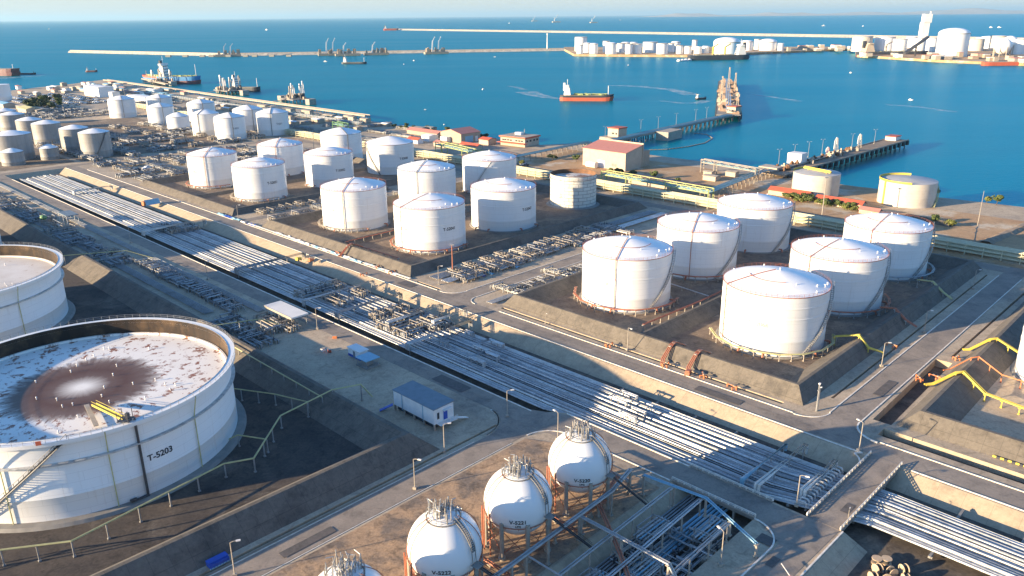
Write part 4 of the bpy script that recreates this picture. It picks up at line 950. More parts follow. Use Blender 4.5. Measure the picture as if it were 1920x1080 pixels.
# pipework of the sphere yard: elevated pipes on posts
def elevated(name, label, pts, r, m, post_m='concrete', every=9.0, cat='pipe', group=None, n=1, gap=.8, postw=.4, z0=.1, flat=False):
    """a pipe (or walkway) run along (u, v, z) points, resting on posts"""
    t = thing(name, label, cat, W(pts[0][0], pts[0][1], z0), 0, group); o = W(pts[0][0], pts[0][1], z0)
    Q = [W(*p)-o for p in pts]
    for k in range(n):
        off = (k-(n-1)/2)*gap; q = []
        for i, p in enumerate(Q):
            a = Q[max(0, i-1)]; b = Q[min(len(Q)-1, i+1)]; d = (b-a); d.z = 0; d.normalize(); q.append(p + Vector((-d.y, d.x, 0))*off)
        if flat:
            mb = MB()
            for a, b in zip(q[:-1], q[1:]): mb.beam(a, b, r*2, .25); 
        else: mb = MB().tube(q, r, 8)
        build('run', mb, m, t, not flat)
    got = []
    for a, b in zip(Q[:-1], Q[1:]):
        L_ = (b-a).length; k = max(1, round(L_/every))
        for i in range(k+1):
            p = a.lerp(b, i/k); z = p.z-r
            if z > .8 and all(abs(p.x-g_.x)+abs(p.y-g_.y) > .3 for g_ in got):
                got.append(p); ps = MB(); ps.box((p.x, p.y, z/2), (postw, postw, z), GA); ps.box((p.x, p.y, .15), (postw*2, postw*2, .3), GA)
                if n > 1: ps.box((p.x, p.y, z), (n*gap+.3, n*gap*.3+.3, .2), GA)
                build('post', ps, post_m, t)
    return t
elevated('pipe_bridge', 'long grey pipe on tall posts running diagonally past the spherical tanks', [(40, 82.6, 6.2), (84, 83.2, 6.2), (115, 84.4, 6.2), (124.5, 86.5, 6.2)], .24, 'steel', n=2, gap=.55)
elevated('pipe_bridge', 'grey pipe branch across the lower yard to the right of the spheres', [(104, 84, 6.0), (104, 63, 6.0), (104, 60, 2)], .2, 'steel', n=2, gap=.5)
elevated('pipe_bridge', 'grey pipe branch ending by the gully, nearer the bottom edge', [(88, 83.4, 5.9), (88, 62, 5.9)], .2, 'steel')
elevated('pipe_bridge', 'red pipe line on posts crossing the sphere yard', [(124, 89.5, 3.4), (113, 86.2, 3.4), (103, 73, 3.4), (92, 60, 3.4)], .22, 'rust_pipe', n=2, gap=.5)
elevated('pipe_bridge', 'red pipe passing under the nearest spheres', [(55, 86.5, 2.2), (118, 87.0, 2.2)], .2, 'rust_pipe', n=2, gap=.6)
elevated('pipe_bridge', 'thin blue grey pipe rack beside the road wall', [(126, 84, 5.2), (128.5, 70, 4.6), (124, 56, 3)], .16, 'lightblue', n=2, gap=.5)
for i, (u, v) in enumerate(((104.5, 98.8), (85.8, 98.5), (66.5, 98.6), (101, 106.5), (83.5, 105.5), (66, 104.4), (120.5, 100))):
    t = thing('fire_monitor', 'orange hydrant stand with bent pipes on the brown soil round the spheres', 'hydrant', W(u, v, .12), GA+i, 'orange hydrant stands round the spheres')
    build('pipe_tree', MB().tube([(0, 0, 0), (0, 0, 1.3), (.9, 0, 1.3)], .16, 8).tube([(-.6, .4, 0), (-.6, .4, .9), (.6, .4, .9)], .13, 8), 'orange', t, True)
    build('valve_wheel', MB().cyl((.5, 0, 1.3), .3, .1, 10).cyl((-.2, .4, .95), .26, .1, 10), 'rust_pipe', t)
for i, (u, v, k, a) in enumerate(((118, 70.5, 4, 0), (112, 64.5, 1, 0), (98, 68, 0, H2), (121, 62.5, 5, 0), (90, 67, 2, H2), (84, 61, 3, 0), (108, 73, 5, H2))):
    put_mf(k, u, v, a, 'shaded cluster of blue grey pipes and valves in the gully beside the spheres', 'pipe clusters in the gully beside the spheres', ZT+.02)
# ---------------------------------------------------------------- yellow and red service pipes over the embankments
YG = 'yellow service pipes on posts'
elevated('service_pipe', 'long yellow pipe on slender posts winding round the T-5203 tank to the corner pit', [(-30, 176, 3.8), (16, 162.8, 3.8), (31.6, 152.3, 3.8), (65.7, 157.3, 3.8), (71.5, 154.5, 3.8), (86.5, 168.5, 3.8), (102.5, 169, 5.2), (110, 166.5, 5.0), (112.5, 165, .8)], .19, 'yellow_pale', 'steel', 7.5, group=YG, postw=.26)
elevated('service_pipe', 'short yellow spur from the T-5203 tank foot to the long yellow pipe', [(73.5, 172, .8), (74.5, 168, 3.4), (78, 160.2, 3.8)], .16, 'yellow_pale', 'steel', 6, group=YG, postw=.24)
elevated('service_pipe', 'yellow pipe climbing from the T-5203 tank toward the embankment crest', [(84.5, 195, 3.6), (92, 181, 3.6), (95.5, 170, 3.8)], .16, 'yellow_pale', 'steel', 6, group=YG, postw=.24)
elevated('service_pipe', 'yellow pipe along the inside of the embankment behind the T-5203 tank', [(87, 262, 4.6), (99, 221, 4.6), (99, 168.5, 4.4)], .17, 'yellow_pale', 'steel', 7, group=YG, postw=.24)
elevated('service_pipe', 'yellow pipe crossing the embankment between the two floating-roof tanks', [(78, 246, 3.6), (92, 240, 4.4), (103, 236, 5.5), (116, 232, 5.0), (124, 228, .8)], .17, 'yellow_pale', 'steel', 7, group=YG, postw=.24)
elevated('service_pipe', 'yellow pipe crossing the embankment beyond the left floating-roof tank', [(58, 372, 3.6), (96, 362, 5.0), (118, 352, 4.4), (126, 345, .8)], .17, 'yellow_pale', 'steel', 8, group=YG, postw=.24)
elevated('service_pipe', 'bright yellow pipe stepping down the dark embankment near the T-5206 tank', [(236, 88.5, 3.2), (238, 82.0, 4.9), (236, 78.0, 2.4), (238.5, 74.6, 1.1), (238.5, 74.2, .3)], .24, 'yellow', 'yellow', 5, group=YG, n=2, gap=.6, postw=.25)
elevated('service_pipe', 'brown and yellow pipe stepping down the embankment by the middle right tank', [(272, 88, 3.4), (270, 82.6, 4.8), (268, 78, 2.4), (268, 74.4, .9)], .22, 'rust_pipe', 'steel', 5, group=YG, n=2, gap=.6, postw=.25)
elevated('service_pipe', 'pipe stepping down the embankment by the rightmost tank of the front group', [(312, 89, 3.4), (309, 83, 4.8), (306, 78, 2.4), (305, 74.4, .9)], .22, 'yellow_pale', 'steel', 5, group=YG, n=2, gap=.6, postw=.25)
elevated('service_pipe', 'bright yellow pipe zigzagging over the lit embankment at the right, nearer the crossroads', [(224, 57.5, .9), (226, 56.0, 1.0), (229, 51.6, 4.8), (231, 50.2, 4.9), (226, 43, 2.5), (223, 30, 2.4)], .26, 'yellow', 'yellow', 5, group=YG, n=2, gap=.65, postw=.25)
elevated('service_pipe', 'bright yellow pipe over the right embankment farther up the road', [(258, 57.5, .9), (259, 56.0, 1.0), (262, 51.6, 4.8), (264, 50.2, 4.9), (262, 43, 2.6), (262, 36, 2.5)], .24, 'yellow', 'yellow', 5, group=YG, n=2, gap=.65, postw=.25)
elevated('service_pipe', 'orange pipe over the right embankment beside the bright yellow one', [(238, 57, .8), (240, 55.8, .9), (243, 51.6, 4.8), (245, 50.2, 4.9), (242, 43, 2.5), (240, 28, 2.4)], .17, 'orange', 'orange', 5, group=YG, postw=.22)
def tank_ring(u, v, rr, a0, a1, z, m, pm, label, n=8, tail=None):
    c = W(u, v); pts = []
    for i in range(n+1):
        a = rad(a0+(a1-a0)*i/n); x, y = c.x+rr*cos(a), c.y+rr*sin(a); q = UV(x, y); pts.append((q[0], q[1], z))
    if tail: pts += tail
    return elevated('ring_pipe', label, pts, .16, m, pm, 3.4, 'pipe', 'service pipes ringing the white tanks', 2, .5, .2)
tank_ring(228.1, 106.2, 19.2, -190, -10, 2.4, 'yellow_pale', 'concrete', 'yellow pipe ring on short posts round the foot of the T-5206 tank', tail=[(236, 88, 3.2)])
tank_ring(226.9, 163.6, 19.2, -200, -20, 2.4, 'rust_pipe', 'concrete', 'rust red pipe ring on short posts round the foot of the T-5205 tank')
tank_ring(276.3, 164.5, 19.0, -130, -20, 2.4, 'rust_pipe', 'concrete', 'rust red pipe ring in the shade of the tank behind T-5205')
tank_ring(276.7, 106.6, 19.0, -120, 0, 2.4, 'rust_pipe', 'steel', 'brown pipe ring round the middle tank of the right-hand row')
tank_ring(327.8, 108.0, 19.0, -110, 0, 2.4, 'steel', 'steel', 'grey pipe ring round the rightmost tank of the front group')
tank_ring(223.9, 331.6, 18.6, -200, -60, 2.0, 'concrete', 'concrete', 'pale pipe ring round the foot of the squat near left tank')
tank_ring(225.4, 274.2, 18.6, -200, -20, 2.0, 'rust_pipe', 'concrete', 'red pipe ring round the foot of the T-5204 tank')
tank_ring(222.3, 482.9, 17.4, -200, -40, 2.0, 'rust_pipe', 'concrete', 'red pipe ring round the near left tank of the third group')
tank_ring(223.8, 427.2, 17.4, -200, -40, 2.0, 'concrete', 'concrete', 'pale pipe ring round the T-52051 tank')
elevated('service_pipe', 'straight rust red pipe on posts across the front bund below the T-5205 tank', [(205, 140, 2.2), (238, 138.5, 2.2), (300, 138.5, 2.2)], .16, 'rust_pipe', 'concrete', 5, group='red service pipes', n=2, gap=.5, postw=.22)
elevated('service_pipe', 'rust red pipe on posts between the two near tanks of the middle bund', [(196, 300, 2.2), (252, 300, 2.2)], .16, 'rust_pipe', 'concrete', 5, group='red service pipes', n=2, gap=.5, postw=.22)
elevated('service_pipe', 'rust red pipe on posts along the near side of the middle bund', [(196.5, 300, 2.0), (197, 262, 2.0)], .16, 'rust_pipe', 'concrete', 5, group='red service pipes', n=2, gap=.5, postw=.22)
elevated('service_pipe', 'grey pipe on posts between the T-5205 tank and the tank behind it', [(246, 140, 1.6), (252, 184, 1.6)], .2, 'clad', 'concrete', 6, group='grey service pipes in the front bund', postw=.25)
for (v, lb) in ((121, 'red pipes stepping over the lit embankment left of the T-5206 tank'), (112, 'second set of red pipes over the lit embankment, nearer the crossroads'), (288, 'red pipes stepping over the lit embankment of the middle bund')):
    b = 3 if v > 200 else 0
    elevated('step_pipe', lb, [(200-b, v, 2.0), (194.5-b, v, 4.7), (192.5-b, v, 4.2), (188.5-b, v, .9), (186.8-b, v-1, .5)], .17, 'rust_pipe', 'concrete', 30, 'pipe', 'red pipes stepping over embankments', 3, .5, .2)
for i, (u, v) in enumerate(((186.2, 118.5), (187.5, 106.5), (186.4, 96.5), (185.8, 252), (186, 262), (186.2, 292), (180.6-4.6, 258), (228, 60.5), (232, 57.4), (251, 57), (200, 44), (247, 74.8), (181+5.5, 140))):
    t = thing('valve_station', 'small orange and pale pipe cluster with a hand wheel beside the road', 'pipework', W(u, v, .1), GA+(i % 3)*.7, 'valve stations along the roads')
    build('pipes', MB().tube([(-1.6, 0, 0), (-1.6, 0, .9), (1.6, 0, .9), (1.6, 0, 0)], .2, 8).tube([(-.8, -1, 0), (-.8, -1, .7), (-.8, 1, .7), (-.8, 1, 0)], .16, 8), 'orange', t, True)
    build('hand_wheel', MB().cyl((.4, 0, 1.1), .32, .08, 10).cyl((-.8, 0, .9), .26, .3, 8), 'concrete', t)

YP = 'low yard pipes round the spherical tanks'
for i, (pts, m_) in enumerate((([(20, 98.5, .9), (128, 99.5, .9)], 'rust_pipe'), ([(105, 84, 1.2), (105, 98, 1.2)], 'rust_pipe'), ([(86, 84, 1.2), (86, 98, 1.2)], 'rust_pipe'), ([(124.5, 87, 3.2), (124.5, 104, 3.2)], 'steel'), ([(66, 84, 1.2), (66, 98, 1.2)], 'rust_pipe'), ([(96, 62, 4.4), (124, 62.4, 4.4)], 'steel'), ([(84, 76, 5.0), (126, 77, 5.0)], 'steel'), ([(92, 70, 4.0), (128, 71, 4.0)], 'clad'))):
    elevated('yard_pipe', ('rust red pipe along the far side of the sphere row', 'rust red cross pipe between the farthest two spheres', 'rust red cross pipe between the second and third spheres', 'grey pipe on posts right of the farthest sphere', 'rust red cross pipe between the two nearest spheres', 'grey pipe over the gully near the bridge road', 'grey pipe over the gully nearest the spheres', 'pale pipe over the middle of the gully')[i], pts, .17, m_, 'concrete', 7, 'pipe', YP, 2, .55, .26)
for i, (u, v) in enumerate(((116, 74.5), (104, 68.5), (94, 73.5), (124, 66))):
    t = thing('pipe_rack', 'grey steel rack carrying pipes in the gully beside the spheres', 'pipe rack', W(u, v, ZT), GA, 'steel pipe frames in the gully')
    f = MB()
    for x in (-3, 3):
        for y in (-2, 2): f.box((x, y, 2.6), (.22, .22, 5.2))
    for z in (2.2, 3.8, 5.1):
        for y in (-2, 2): f.box((0, y, z), (6.2, .18, .2))
        for x in (-3, 3): f.box((x, 0, z), (.18, 4.2, .2))
    build('frame', f, 'steel', t)
    for k in range(5): build('pipe', MB().tube([(-4.5, -1.6+k*.8, 4.1), (4.5, -1.6+k*.8, 4.1), (4.5, -1.6+k*.8, .2)], .16, 6), ('clad', 'steel', 'lightblue')[k % 3], t, True)
def G(px, py, z=0.0):
    """the place on the level z that the photograph shows at this point"""
    c, s = cos(R_), sin(R_); a_, b_ = px-960, py-540; a = c*a_+s*b_; b = -s*a_+c*b_
    d = (a, F_*cos(P_)-b*sin(P_), -F_*sin(P_)-b*cos(P_)); t = (z-H_)/d[2]; return Vector((d[0]*t, d[1]*t, z))
M['patch'] = mat('asphalt_patch', (.10, .09, .08), (.13, .11, .10), .6, .9, fine=.2)
# ---------------------------------------------------------------- street lamps
def lamp(h=7.6, two=False):
    t = thing('street_lamp', 'x', 'street lamp')
    build('base_block', MB().box((0, 0, .3), (.8, .8, .6)), 'concrete', t)
    build('pole', MB().tube([(0, 0, .5), (0, 0, h)], .13, 8, r2=.09), 'concrete', t, True)
    for s in ((1, -1) if two else (1,)):
        build('arm', MB().tube([(0, 0, h-.05), (s*.5, 0, h+.12), (s*1.1, 0, h+.15)], .07, 6), 'concrete', t)
        build('lamp_head', MB().box((s*1.45, 0, h+.13), (.85, .38, .2)), 'ship_white', t)
    return freeze(t)
L1 = lamp(); first = True
lamps = [((92.9, 122.3), 'street lamp on the near road, its long shadow lying across the asphalt', -.3), ((50.8, 124.2), 'street lamp at the bottom edge beside the blue bench-like skip', .3), ((107.8, 129.4), 'street lamp at the embankment corner below the raised white cabin', .2),
    ((130.9, 130.8), 'street lamp behind the striped kerb of the near junction', .2), ((131.0, 113.2), 'street lamp on the rocky corner behind the farthest sphere', 2.2), ((188, 134.0), 'street lamp on the verge before the T-5205 tank', -1), ((187.2, 168.0), 'street lamp where the short road leaves the long road', -1),
    ((145.3, 57.8), 'street lamp inside the curved kerb by the end of the corridor', -.5), ((177.2, 57.2), 'rust brown lamp pole on the sandy corner at the crossroads', 2), ((189.3, 226.5), 'street lamp at the corner of the silver pipe tangle', 0), ((203.2, 219.8), 'street lamp on the near edge of the short road', 2),
    ((130.5, 221.0), 'street lamp beside the white canopy', 0), ((230, 71.6), 'street lamp on the right-hand road near its shaded bend, first from the crossroads', 0), ((266.6, 71.6), 'second street lamp up the right-hand road', 0), ((325, 73.0), 'third street lamp up the right-hand road', 0),
    ((117, 59.5), 'rust brown lamp pole beside the gully bridge', 2), ((129.5, 300), 'street lamp on the near service road opposite the second bund', 0), ((130, 380), 'street lamp on the near service road farther off', 0), ((187, 385), 'street lamp at the cross road behind the middle bund', 0), ((146, 47.2), 'short lamp pole on the kerb of the bridge road', 1.0)]
for (u, v), lb, a in lamps:
    p = W(u, v, .05)
    if first: L1.location = p; L1.rotation_euler = (0, 0, a); L1['label'] = lb; L1['group'] = 'street lamps of the tank farm'; first = False
    else:
        o = dup(L1, p, a, lb, 'street lamps of the tank farm')
        if 'short' in lb: o.scale = (.5, .5, .5)
# the double post with cameras at the corner
t = thing('signal_mast', 'tall grey double mast with small lamps at the dark embankment corner by the crossroads', 'mast', W(189.6, 73.4, .05), GA)
build('pole', MB().tube([(0, 0, 0), (0, 0, 8)], .2, 8).tube([(.7, 0, 0), (.7, 0, 6.6)], .16, 8), 'steel', t, True)
build('cross_arm', MB().box((.3, 0, 6.4), (2.4, .15, .15)).box((.3, 0, 3), (1.1, .12, .12)), 'steel', t)
build('lamp_head', MB().box((0, 0, 8.1), (.6, .5, .3)).box((1.4, 0, 6.5), (.5, .4, .25)), 'ship_white', t)
t = thing('gate_barrier', 'small red and white barrier lowered at the bottom of the bridge road', 'barrier', W(122, 48.0, .1), GA+.9)
build('post', MB().box((0, 0, .5), (.4, .4, 1.0)), 'orange', t); build('arm', MB().box((1.9, 0, .95), (3.6, .12, .12)), 'ship_white', t)
# ---------------------------------------------------------------- buildings in the near yard
t = thing('raised_cabin', 'long white sheet-clad cabin on stilts with a grey roof and a blue door', 'cabin', W(116.2, 147.4, .05), GA)
Lx, Ly = 6.6, 16.6
cab = MB().box((0, 0, 3.75), (Lx, Ly, 4.3))
for i in range(34):
    y = -Ly/2 + Ly*(i+.5)/34; cab.box((-Lx/2-.02, y, 3.75), (.06, .16, 4.25))
build('walls', cab, 'wall_white', t)
rf = MB(); rf.add([(-Lx/2-.25, -Ly/2-.25, 6.0), (Lx/2+.25, -Ly/2-.25, 6.25), (Lx/2+.25, Ly/2+.25, 6.25), (-Lx/2-.25, Ly/2+.25, 6.0), (-Lx/2-.25, -Ly/2-.25, 5.85), (Lx/2+.25, -Ly/2-.25, 5.95), (Lx/2+.25, Ly/2+.25, 5.95), (-Lx/2-.25, Ly/2+.25, 5.85)], [(0, 1, 2, 3), (7, 6, 5, 4), (0, 4, 5, 1), (1, 5, 6, 2), (2, 6, 7, 3), (3, 7, 4, 0)])
build('roof', rf, 'roof_grey', t)
for x in (-Lx/2+.2, Lx/2-.2):
    for i in range(5): build('stilt', MB().box((x, -Ly/2+.2+(Ly-.4)*i/4, .8), (.4, .4, 1.6)), 'concrete', t)
build('dark_underfill', MB().box((0, 0, .9), (Lx-1.4, Ly-1.4, 1.5)), 'hull_black', t)  # near-black box filling the space between the stilts
d = build('door', MB().box((.5, -Ly/2-.04, 3.3), (1.3, .1, 2.7)), 'blue', t)
build('door_canopy', MB().box((.8, -Ly/2-.5, 4.9), (2.8, 1.0, .12)), 'wall_white', t)
build('window', MB().box((-1.9, -Ly/2-.03, 3.7), (.7, .08, 1.8)), 'glass', t)
for y in (-4.0, 4.6): build('downpipe', MB().tube([(-Lx/2-.15, y, 5.8), (-Lx/2-.15, y, 1.3)], .09, 6), 'lightblue', t)
ln = MB().box((.3, -Ly/2-.9, 1.65), (Lx-1, 1.8, .14))
for x in (-2.6, -1, .6, 2.2, 3.2): ln.box((x, -Ly/2-1.75, 2.2), (.07, .07, 1.1))
ln.box((.3, -Ly/2-1.75, 2.75), (Lx-1, .07, .07)); ln.beam((3.4, -Ly/2-.9, 1.6), (7.2, -Ly/2-.9, .1), 1.1, .2)
build('landing', ln, 'ship_white', t)
build('ramp', MB().beam((-3.6, Ly/2+.2, 1.6), (-6.4, Ly/2+2.4, .1), 1.2, .2), 'blue', t)
t = thing('canopy_shelter', 'white flat-roofed canopy on steel legs over a yellow valve skid', 'canopy', W(127.6, 235.6, .05), GA)
build('roof', MB().box((0, 0, 4.1), (6.6, 18.2, .5)), 'ship_white', t)
for x in (-2.8, 2.8):
    for y in (-8.3, 0, 8.3): build('leg', MB().box((x, y, 1.95), (.22, .22, 3.9)), 'steel', t)
build('fascia', MB().box((-3.32, 0, 4.0), (.06, 18.2, .8)), 'concrete', t)
for k, (u, v) in enumerate(((123.5, 238), (124, 228), (121, 233))):
    put_mf((0, 5, 2)[k], u, v, H2, 'sunlit yellow and grey valve skid under and before the white canopy', 'valve skids at the white canopy')
t = thing('canopy_shelter', 'flat blue grey shelter on thin legs in the far left valve strip', 'canopy', W(124.4, 447, .05), GA)
build('roof', MB().box((0, 0, 4.3), (6, 13, .4)), 'roof_grey', t)
for x in (-2.7, 2.7):
    for y in (-6, 0, 6): build('leg', MB().box((x, y, 2.1), (.2, .2, 4.2)), 'ship_white', t)
def shed(name, label, u, v, dx, dy, z0, z1, roofm, wallm, legs=False, over=.3):
    t = thing(name, label, 'shed', W(u, v, .05), GA)
    if legs:
        for x in (-dx/2+.2, dx/2-.2):
            for y in (-dy/2+.2, dy/2-.2): build('leg', MB().box((x, y, z1/2), (.15, .15, z1)), 'steel', t)
        build('floor_slab', MB().box((0, 0, .2), (dx+.4, dy+.4, .4)), 'concrete_grey', t); build('locker', MB().box((0, 0, 1.0), (dx*.5, dy*.4, 1.4)), 'concrete_grey', t)
    else:
        build('walls', MB().box((0, 0, z1/2), (dx, dy, z1)), wallm, t); build('base_band', MB().box((0, 0, .4), (dx+.1, dy+.1, .8)), 'blue', t)
        build('door', MB().box((-dx/2-.03, 0, 1.1), (.06, 1, 2.1)), 'roof_grey', t)
    build('roof', MB().box((0, 0, z1+.1), (dx+2*over, dy+2*over, .22)), roofm, t); return t
shed('guard_shed', 'small white shed with a sloping roof and blue base beside the pale blue shelter', 126.8, 192.0, 3.0, 6.2, 0, 2.7, 'wall_white', 'wall_white')
shed('parking_shelter', 'small pale blue flat shelter on legs beside the white shed', 125.0, 184.4, 4.6, 5.0, 0, 2.6, 'lightblue', 'wall_white', True)
t = thing('skip_bin', 'bright blue ribbed skip lying on the verge below the dark embankment', 'skip', W(50.3, 130.0, .1), GA)
sb = MB().box((0, 0, .55), (3.9, 1.9, .9), ry=.0)
for i in range(7): sb.box((-1.8+i*.6, 0, .58), (.12, 2.0, 1.0))
build('body', sb, 'blue', t); build('lid', MB().box((0, .2, 1.15), (4.0, 1.5, .12)), 'blue', t); build('skid', MB().box((0, -.9, .15), (4.1, .15, .3)), 'lightblue', t)
# bollards, small crates on the sunny yard patch
for i, (px, py, c_) in enumerate(((628, 634, 'orange'), (606, 658, 'ship_white'), (618, 660, 'hull_red'))):
    p = G(px, py, .05); t = thing('crate', ('orange and white gear heap on the sunlit yard', 'white small crate at the edge of the sunlit yard', 'reddish small crate at the edge of the sunlit yard')[i], 'crate', p, i)
    build('box', MB().box((0, 0, .45), (1.4, .9, .9)), c_, t); build('lid', MB().box((0, 0, .93), (1.5, 1.0, .08)), 'concrete', t)
# round pits / manhole marks, drums on the low yard by the bridge
sp0 = None
r = random.Random(21)
spools = []
for k in range(30):
    u = 134.5 + r.uniform(-8, 9); v = 36 + r.uniform(-5, 4.5)
    if all(hypot(u-a, v-b) > 1.75 for a, b in spools): spools.append((u, v))
for k, (u, v) in enumerate(spools):
    if sp0 is None:
        sp0 = thing('cable_drum', 'x', 'cable drum'); f = MB()
        for s in (-.5, .5): build('flange', MB().lathe([(.01, s-.06), (1.0, s-.06), (1.0, s+.06), (.01, s+.06)], 20), 'spool', sp0)
        build('core', MB().cyl((0, 0, -.5), .55, 1.0, 14), 'tyre', sp0); freeze(sp0); o = sp0
        o.location = W(u, v, ZT+1.0)
    else: o = dup(sp0, W(u, v, ZT+1.0))
    o.rotation_euler = (pi/2, 0, r.uniform(0, pi)) if k % 4 else (0, 0, 0)
    if not k % 4: o.location.z = ZT+.6
    o['label'] = 'wooden cable drum in the heap on the low ground at the bottom right'; o['group'] = 'cable drums heaped at the bottom right'
t = thing('tank_truck', 'yellow machine body just showing beside the cable drums at the bottom edge', 'machine', W(124.5, 38.5, ZT), GA)
build('body', MB().box((0, 0, 1.5), (4.5, 2.2, 1.8)).cyl((0, 0, 2.4), .9, .5, 12), 'yellow', t)
for x in (-1.4, 1.4):
    for y in (-1, 1): build('wheel', MB().tube([(x, y-.2, .55), (x, y+.2, .55)], .55, 14), 'tyre', t)
# yellow and black guard blocks by the right road wall
t = thing('guard_wall', 'low wall painted in yellow and black blocks at the right edge of the crossroads', 'wall', W(196.0, 22, 0), GA)
for i in range(24): build('block', MB().box((.2, -7.5+i*.8, .35), (.35, .78, .45)), 'yellow' if i % 2 else 'hull_black', t)
# ---------------------------------------------------------------- vehicles
def car(body):
    t = thing('parked_car', 'x', 'car'); b = MB()
    pr = [(-2.1, .35), (-2.15, .8), (-1.9, .95), (-1.2, 1.0), (-.6, 1.42), (.75, 1.45), (1.35, 1.0), (2.05, .85), (2.15, .5), (2.1, .35)]
    n = len(pr); vs = [(x, s*(.85 if z < 1.1 else .68), z) for s in (-1, 1) for x, z in pr]
    b.add(vs, [tuple(range(n)), tuple(reversed(range(n, 2*n)))] + [(i, i+n, (i+1) % n+n, (i+1) % n) for i in range(n)])
    build('body', b, body, t)
    g = MB()
    for s in (-1, 1): g.add([(-1.05, s*.83, 1.03), (1.1, s*.83, 1.03), (.65, s*.72, 1.38), (-.55, s*.72, 1.38)], [(0, 1, 2, 3)])
    g.add([(1.32, -.7, 1.04), (1.32, .7, 1.04), (.82, .6, 1.40), (.82, -.6, 1.40)], [(0, 1, 2, 3)]); build('windows', g, 'glass', t)
    for x in (-1.3, 1.3):
        for y in (-.82, .82): build('wheel', MB().tube([(x, y-.1, .33), (x, y+.1, .33)], .33, 12), 'tyre', t)
    return freeze(t)
CARS = [car('car_a'), car('car_b'), car('car_c')]; usedc = set()
def put_car(k, p, a, label, group):
    if k not in usedc: usedc.add(k); o = CARS[k]; o.location = p; o.rotation_euler = (0, 0, a)
    else: o = dup(CARS[k], p, a)
    o['label'] = label; o['group'] = group; return o
r = random.Random(5)
for i in range(7):
    for j in range(26):
        if r.random() < .22: continue
        u = 296+i*13; v = 1080+j*7.5; k = r.choice((0, 0, 1, 1, 2))
        o = put_car(k, W(u, v, .1), GA + (0 if i % 2 else pi)+r.uniform(-.06, .06), ('white', 'silver', 'dark')[k]+' car in the crowded car park beyond the grey tanks', ('white', 'silver', 'dark')[k]+' cars in the far car park')
        o.scale = (1.6, 1.6, 1.6)
for i, (u, v, k) in enumerate(((262, 402, 2), (270, 403, 0), (206, 568, 2), (214, 569, 0), (222, 570, 1), (398, 378, 2), (403, 384, 1), (420, 455, 0))):
    put_car(k, W(u, v, .15), GA+r.uniform(-.3, .3), ('white', 'silver', 'dark')[k]+' car standing on the ground '+('near the T-5204 tanks' if i < 2 else 'beyond the third group of tanks' if i < 5 else 'by the shore buildings'), None)
# ---------------------------------------------------------------- coast pipe rack
def rack(label, u, v0, v1, n, m, lev=(1.4, 3.0, 4.6), wd=6.5):
    t = thing('pipe_rack', label, 'pipe rack', W(u, v0, 0), GA)
    L_ = v1-v0
    fr = MB()
    for i in range(int(L_/7)+1):
        y = L_*i/int(L_/7)
        for x in (-wd/2, wd/2): fr.box((x, y, 2.5), (.32, .32, 5.0))
        for z in lev: fr.box((0, y, z-.25), (wd+.2, .28, .28))
    build('frame', fr, 'cream_rack' if m == 'cream_rack' else 'teal_rack', t)
    for z in lev:
        for i in range(n): build('pipe', MB().tube([(-wd/2+.4+(wd-.8)*i/(n-1), 0, z), (-wd/2+.4+(wd-.8)*i/(n-1), L_, z)], .2+.08*(i % 3), 8), m, t, True)
    return t
rack('cream pipe rack along the coast road between the shore and the tank groups', 375, -80, 520, 6, 'cream_rack')
rack('distant pipe rack running on beside the far tanks', 372, 530, 1040, 5, 'cream_rack')
rack('second lower rack along the coastal strip before the jetties at the far left', 452, 650, 1350, 5, 'clad_dull', (1.4, 2.8))
def gantry(label, pts, m, h=9, wd=5.0, n=4, pipes='teal_rack'):
    """high portal rack over (u, v) points"""
    t = thing('pipe_gantry', label, 'pipe gantry', W(pts[0][0], pts[0][1], 0)); o = W(*pts[0]); Q = [W(*p)-o for p in pts]; fr = MB(); pp = MB()
    for a, b in zip(Q[:-1], Q[1:]):
        d = (b-a); L_ = d.length; d.normalize(); x = Vector((-d.y, d.x, 0)); k = max(1, int(L_/9))
        for s in (-1, 1):
            for z in (h-2.2, h): fr.beam(a+x*s*wd/2+Vector((0, 0, z)), b+x*s*wd/2+Vector((0, 0, z)), .35)
            kk = k*3
            for i in range(kk):
                p = a.lerp(b, i/kk)+x*s*wd/2; q = a.lerp(b, (i+1)/kk)+x*s*wd/2
                fr.beam(p+Vector((0, 0, h-2.2 if i % 2 else h)), q+Vector((0, 0, h if i % 2 else h-2.2)), .22)
        for i in range(k+1):
            if k > 2 and i not in (0, k) and i % 3: continue
            p = a.lerp(b, i/k)
            for s in (-1, 1):
                fr.box(tuple(p+x*s*wd/2+Vector((0, 0, h/2))), (.6, .6, h))
            for z in range(2, int(h), 2): fr.beam(p-x*wd/2+Vector((0, 0, z)), p+x*wd/2+Vector((0, 0, z)), .22)
        for i in range(n):
            f = -wd/2+.7+(wd-1.4)*i/(n-1); pp.tube([a+x*f+Vector((0, 0, h-1.9)), b+x*f+Vector((0, 0, h-1.9))], .28, 6)
    build('truss', fr, m, t); build('pipes', pp, pipes, t, True); return t
gantry('green and yellow steel pipe gantry spanning the coast road behind the beige warehouse', [(384, 222), (388, 300)], 'lime', 8.5)
gantry('green steel pipe gantry near the red-roofed buildings', [(387, 405), (398, 470)], 'lime', 8.5)
gantry('green gantry tower on the coastal strip at the far left', [(402, 600), (404, 620)], 'green', 11)
gantry('pale portal frame spanning the foot of the right jetty', [(455, 232), (462, 275)], 'concrete', 9, 3.0, 2)
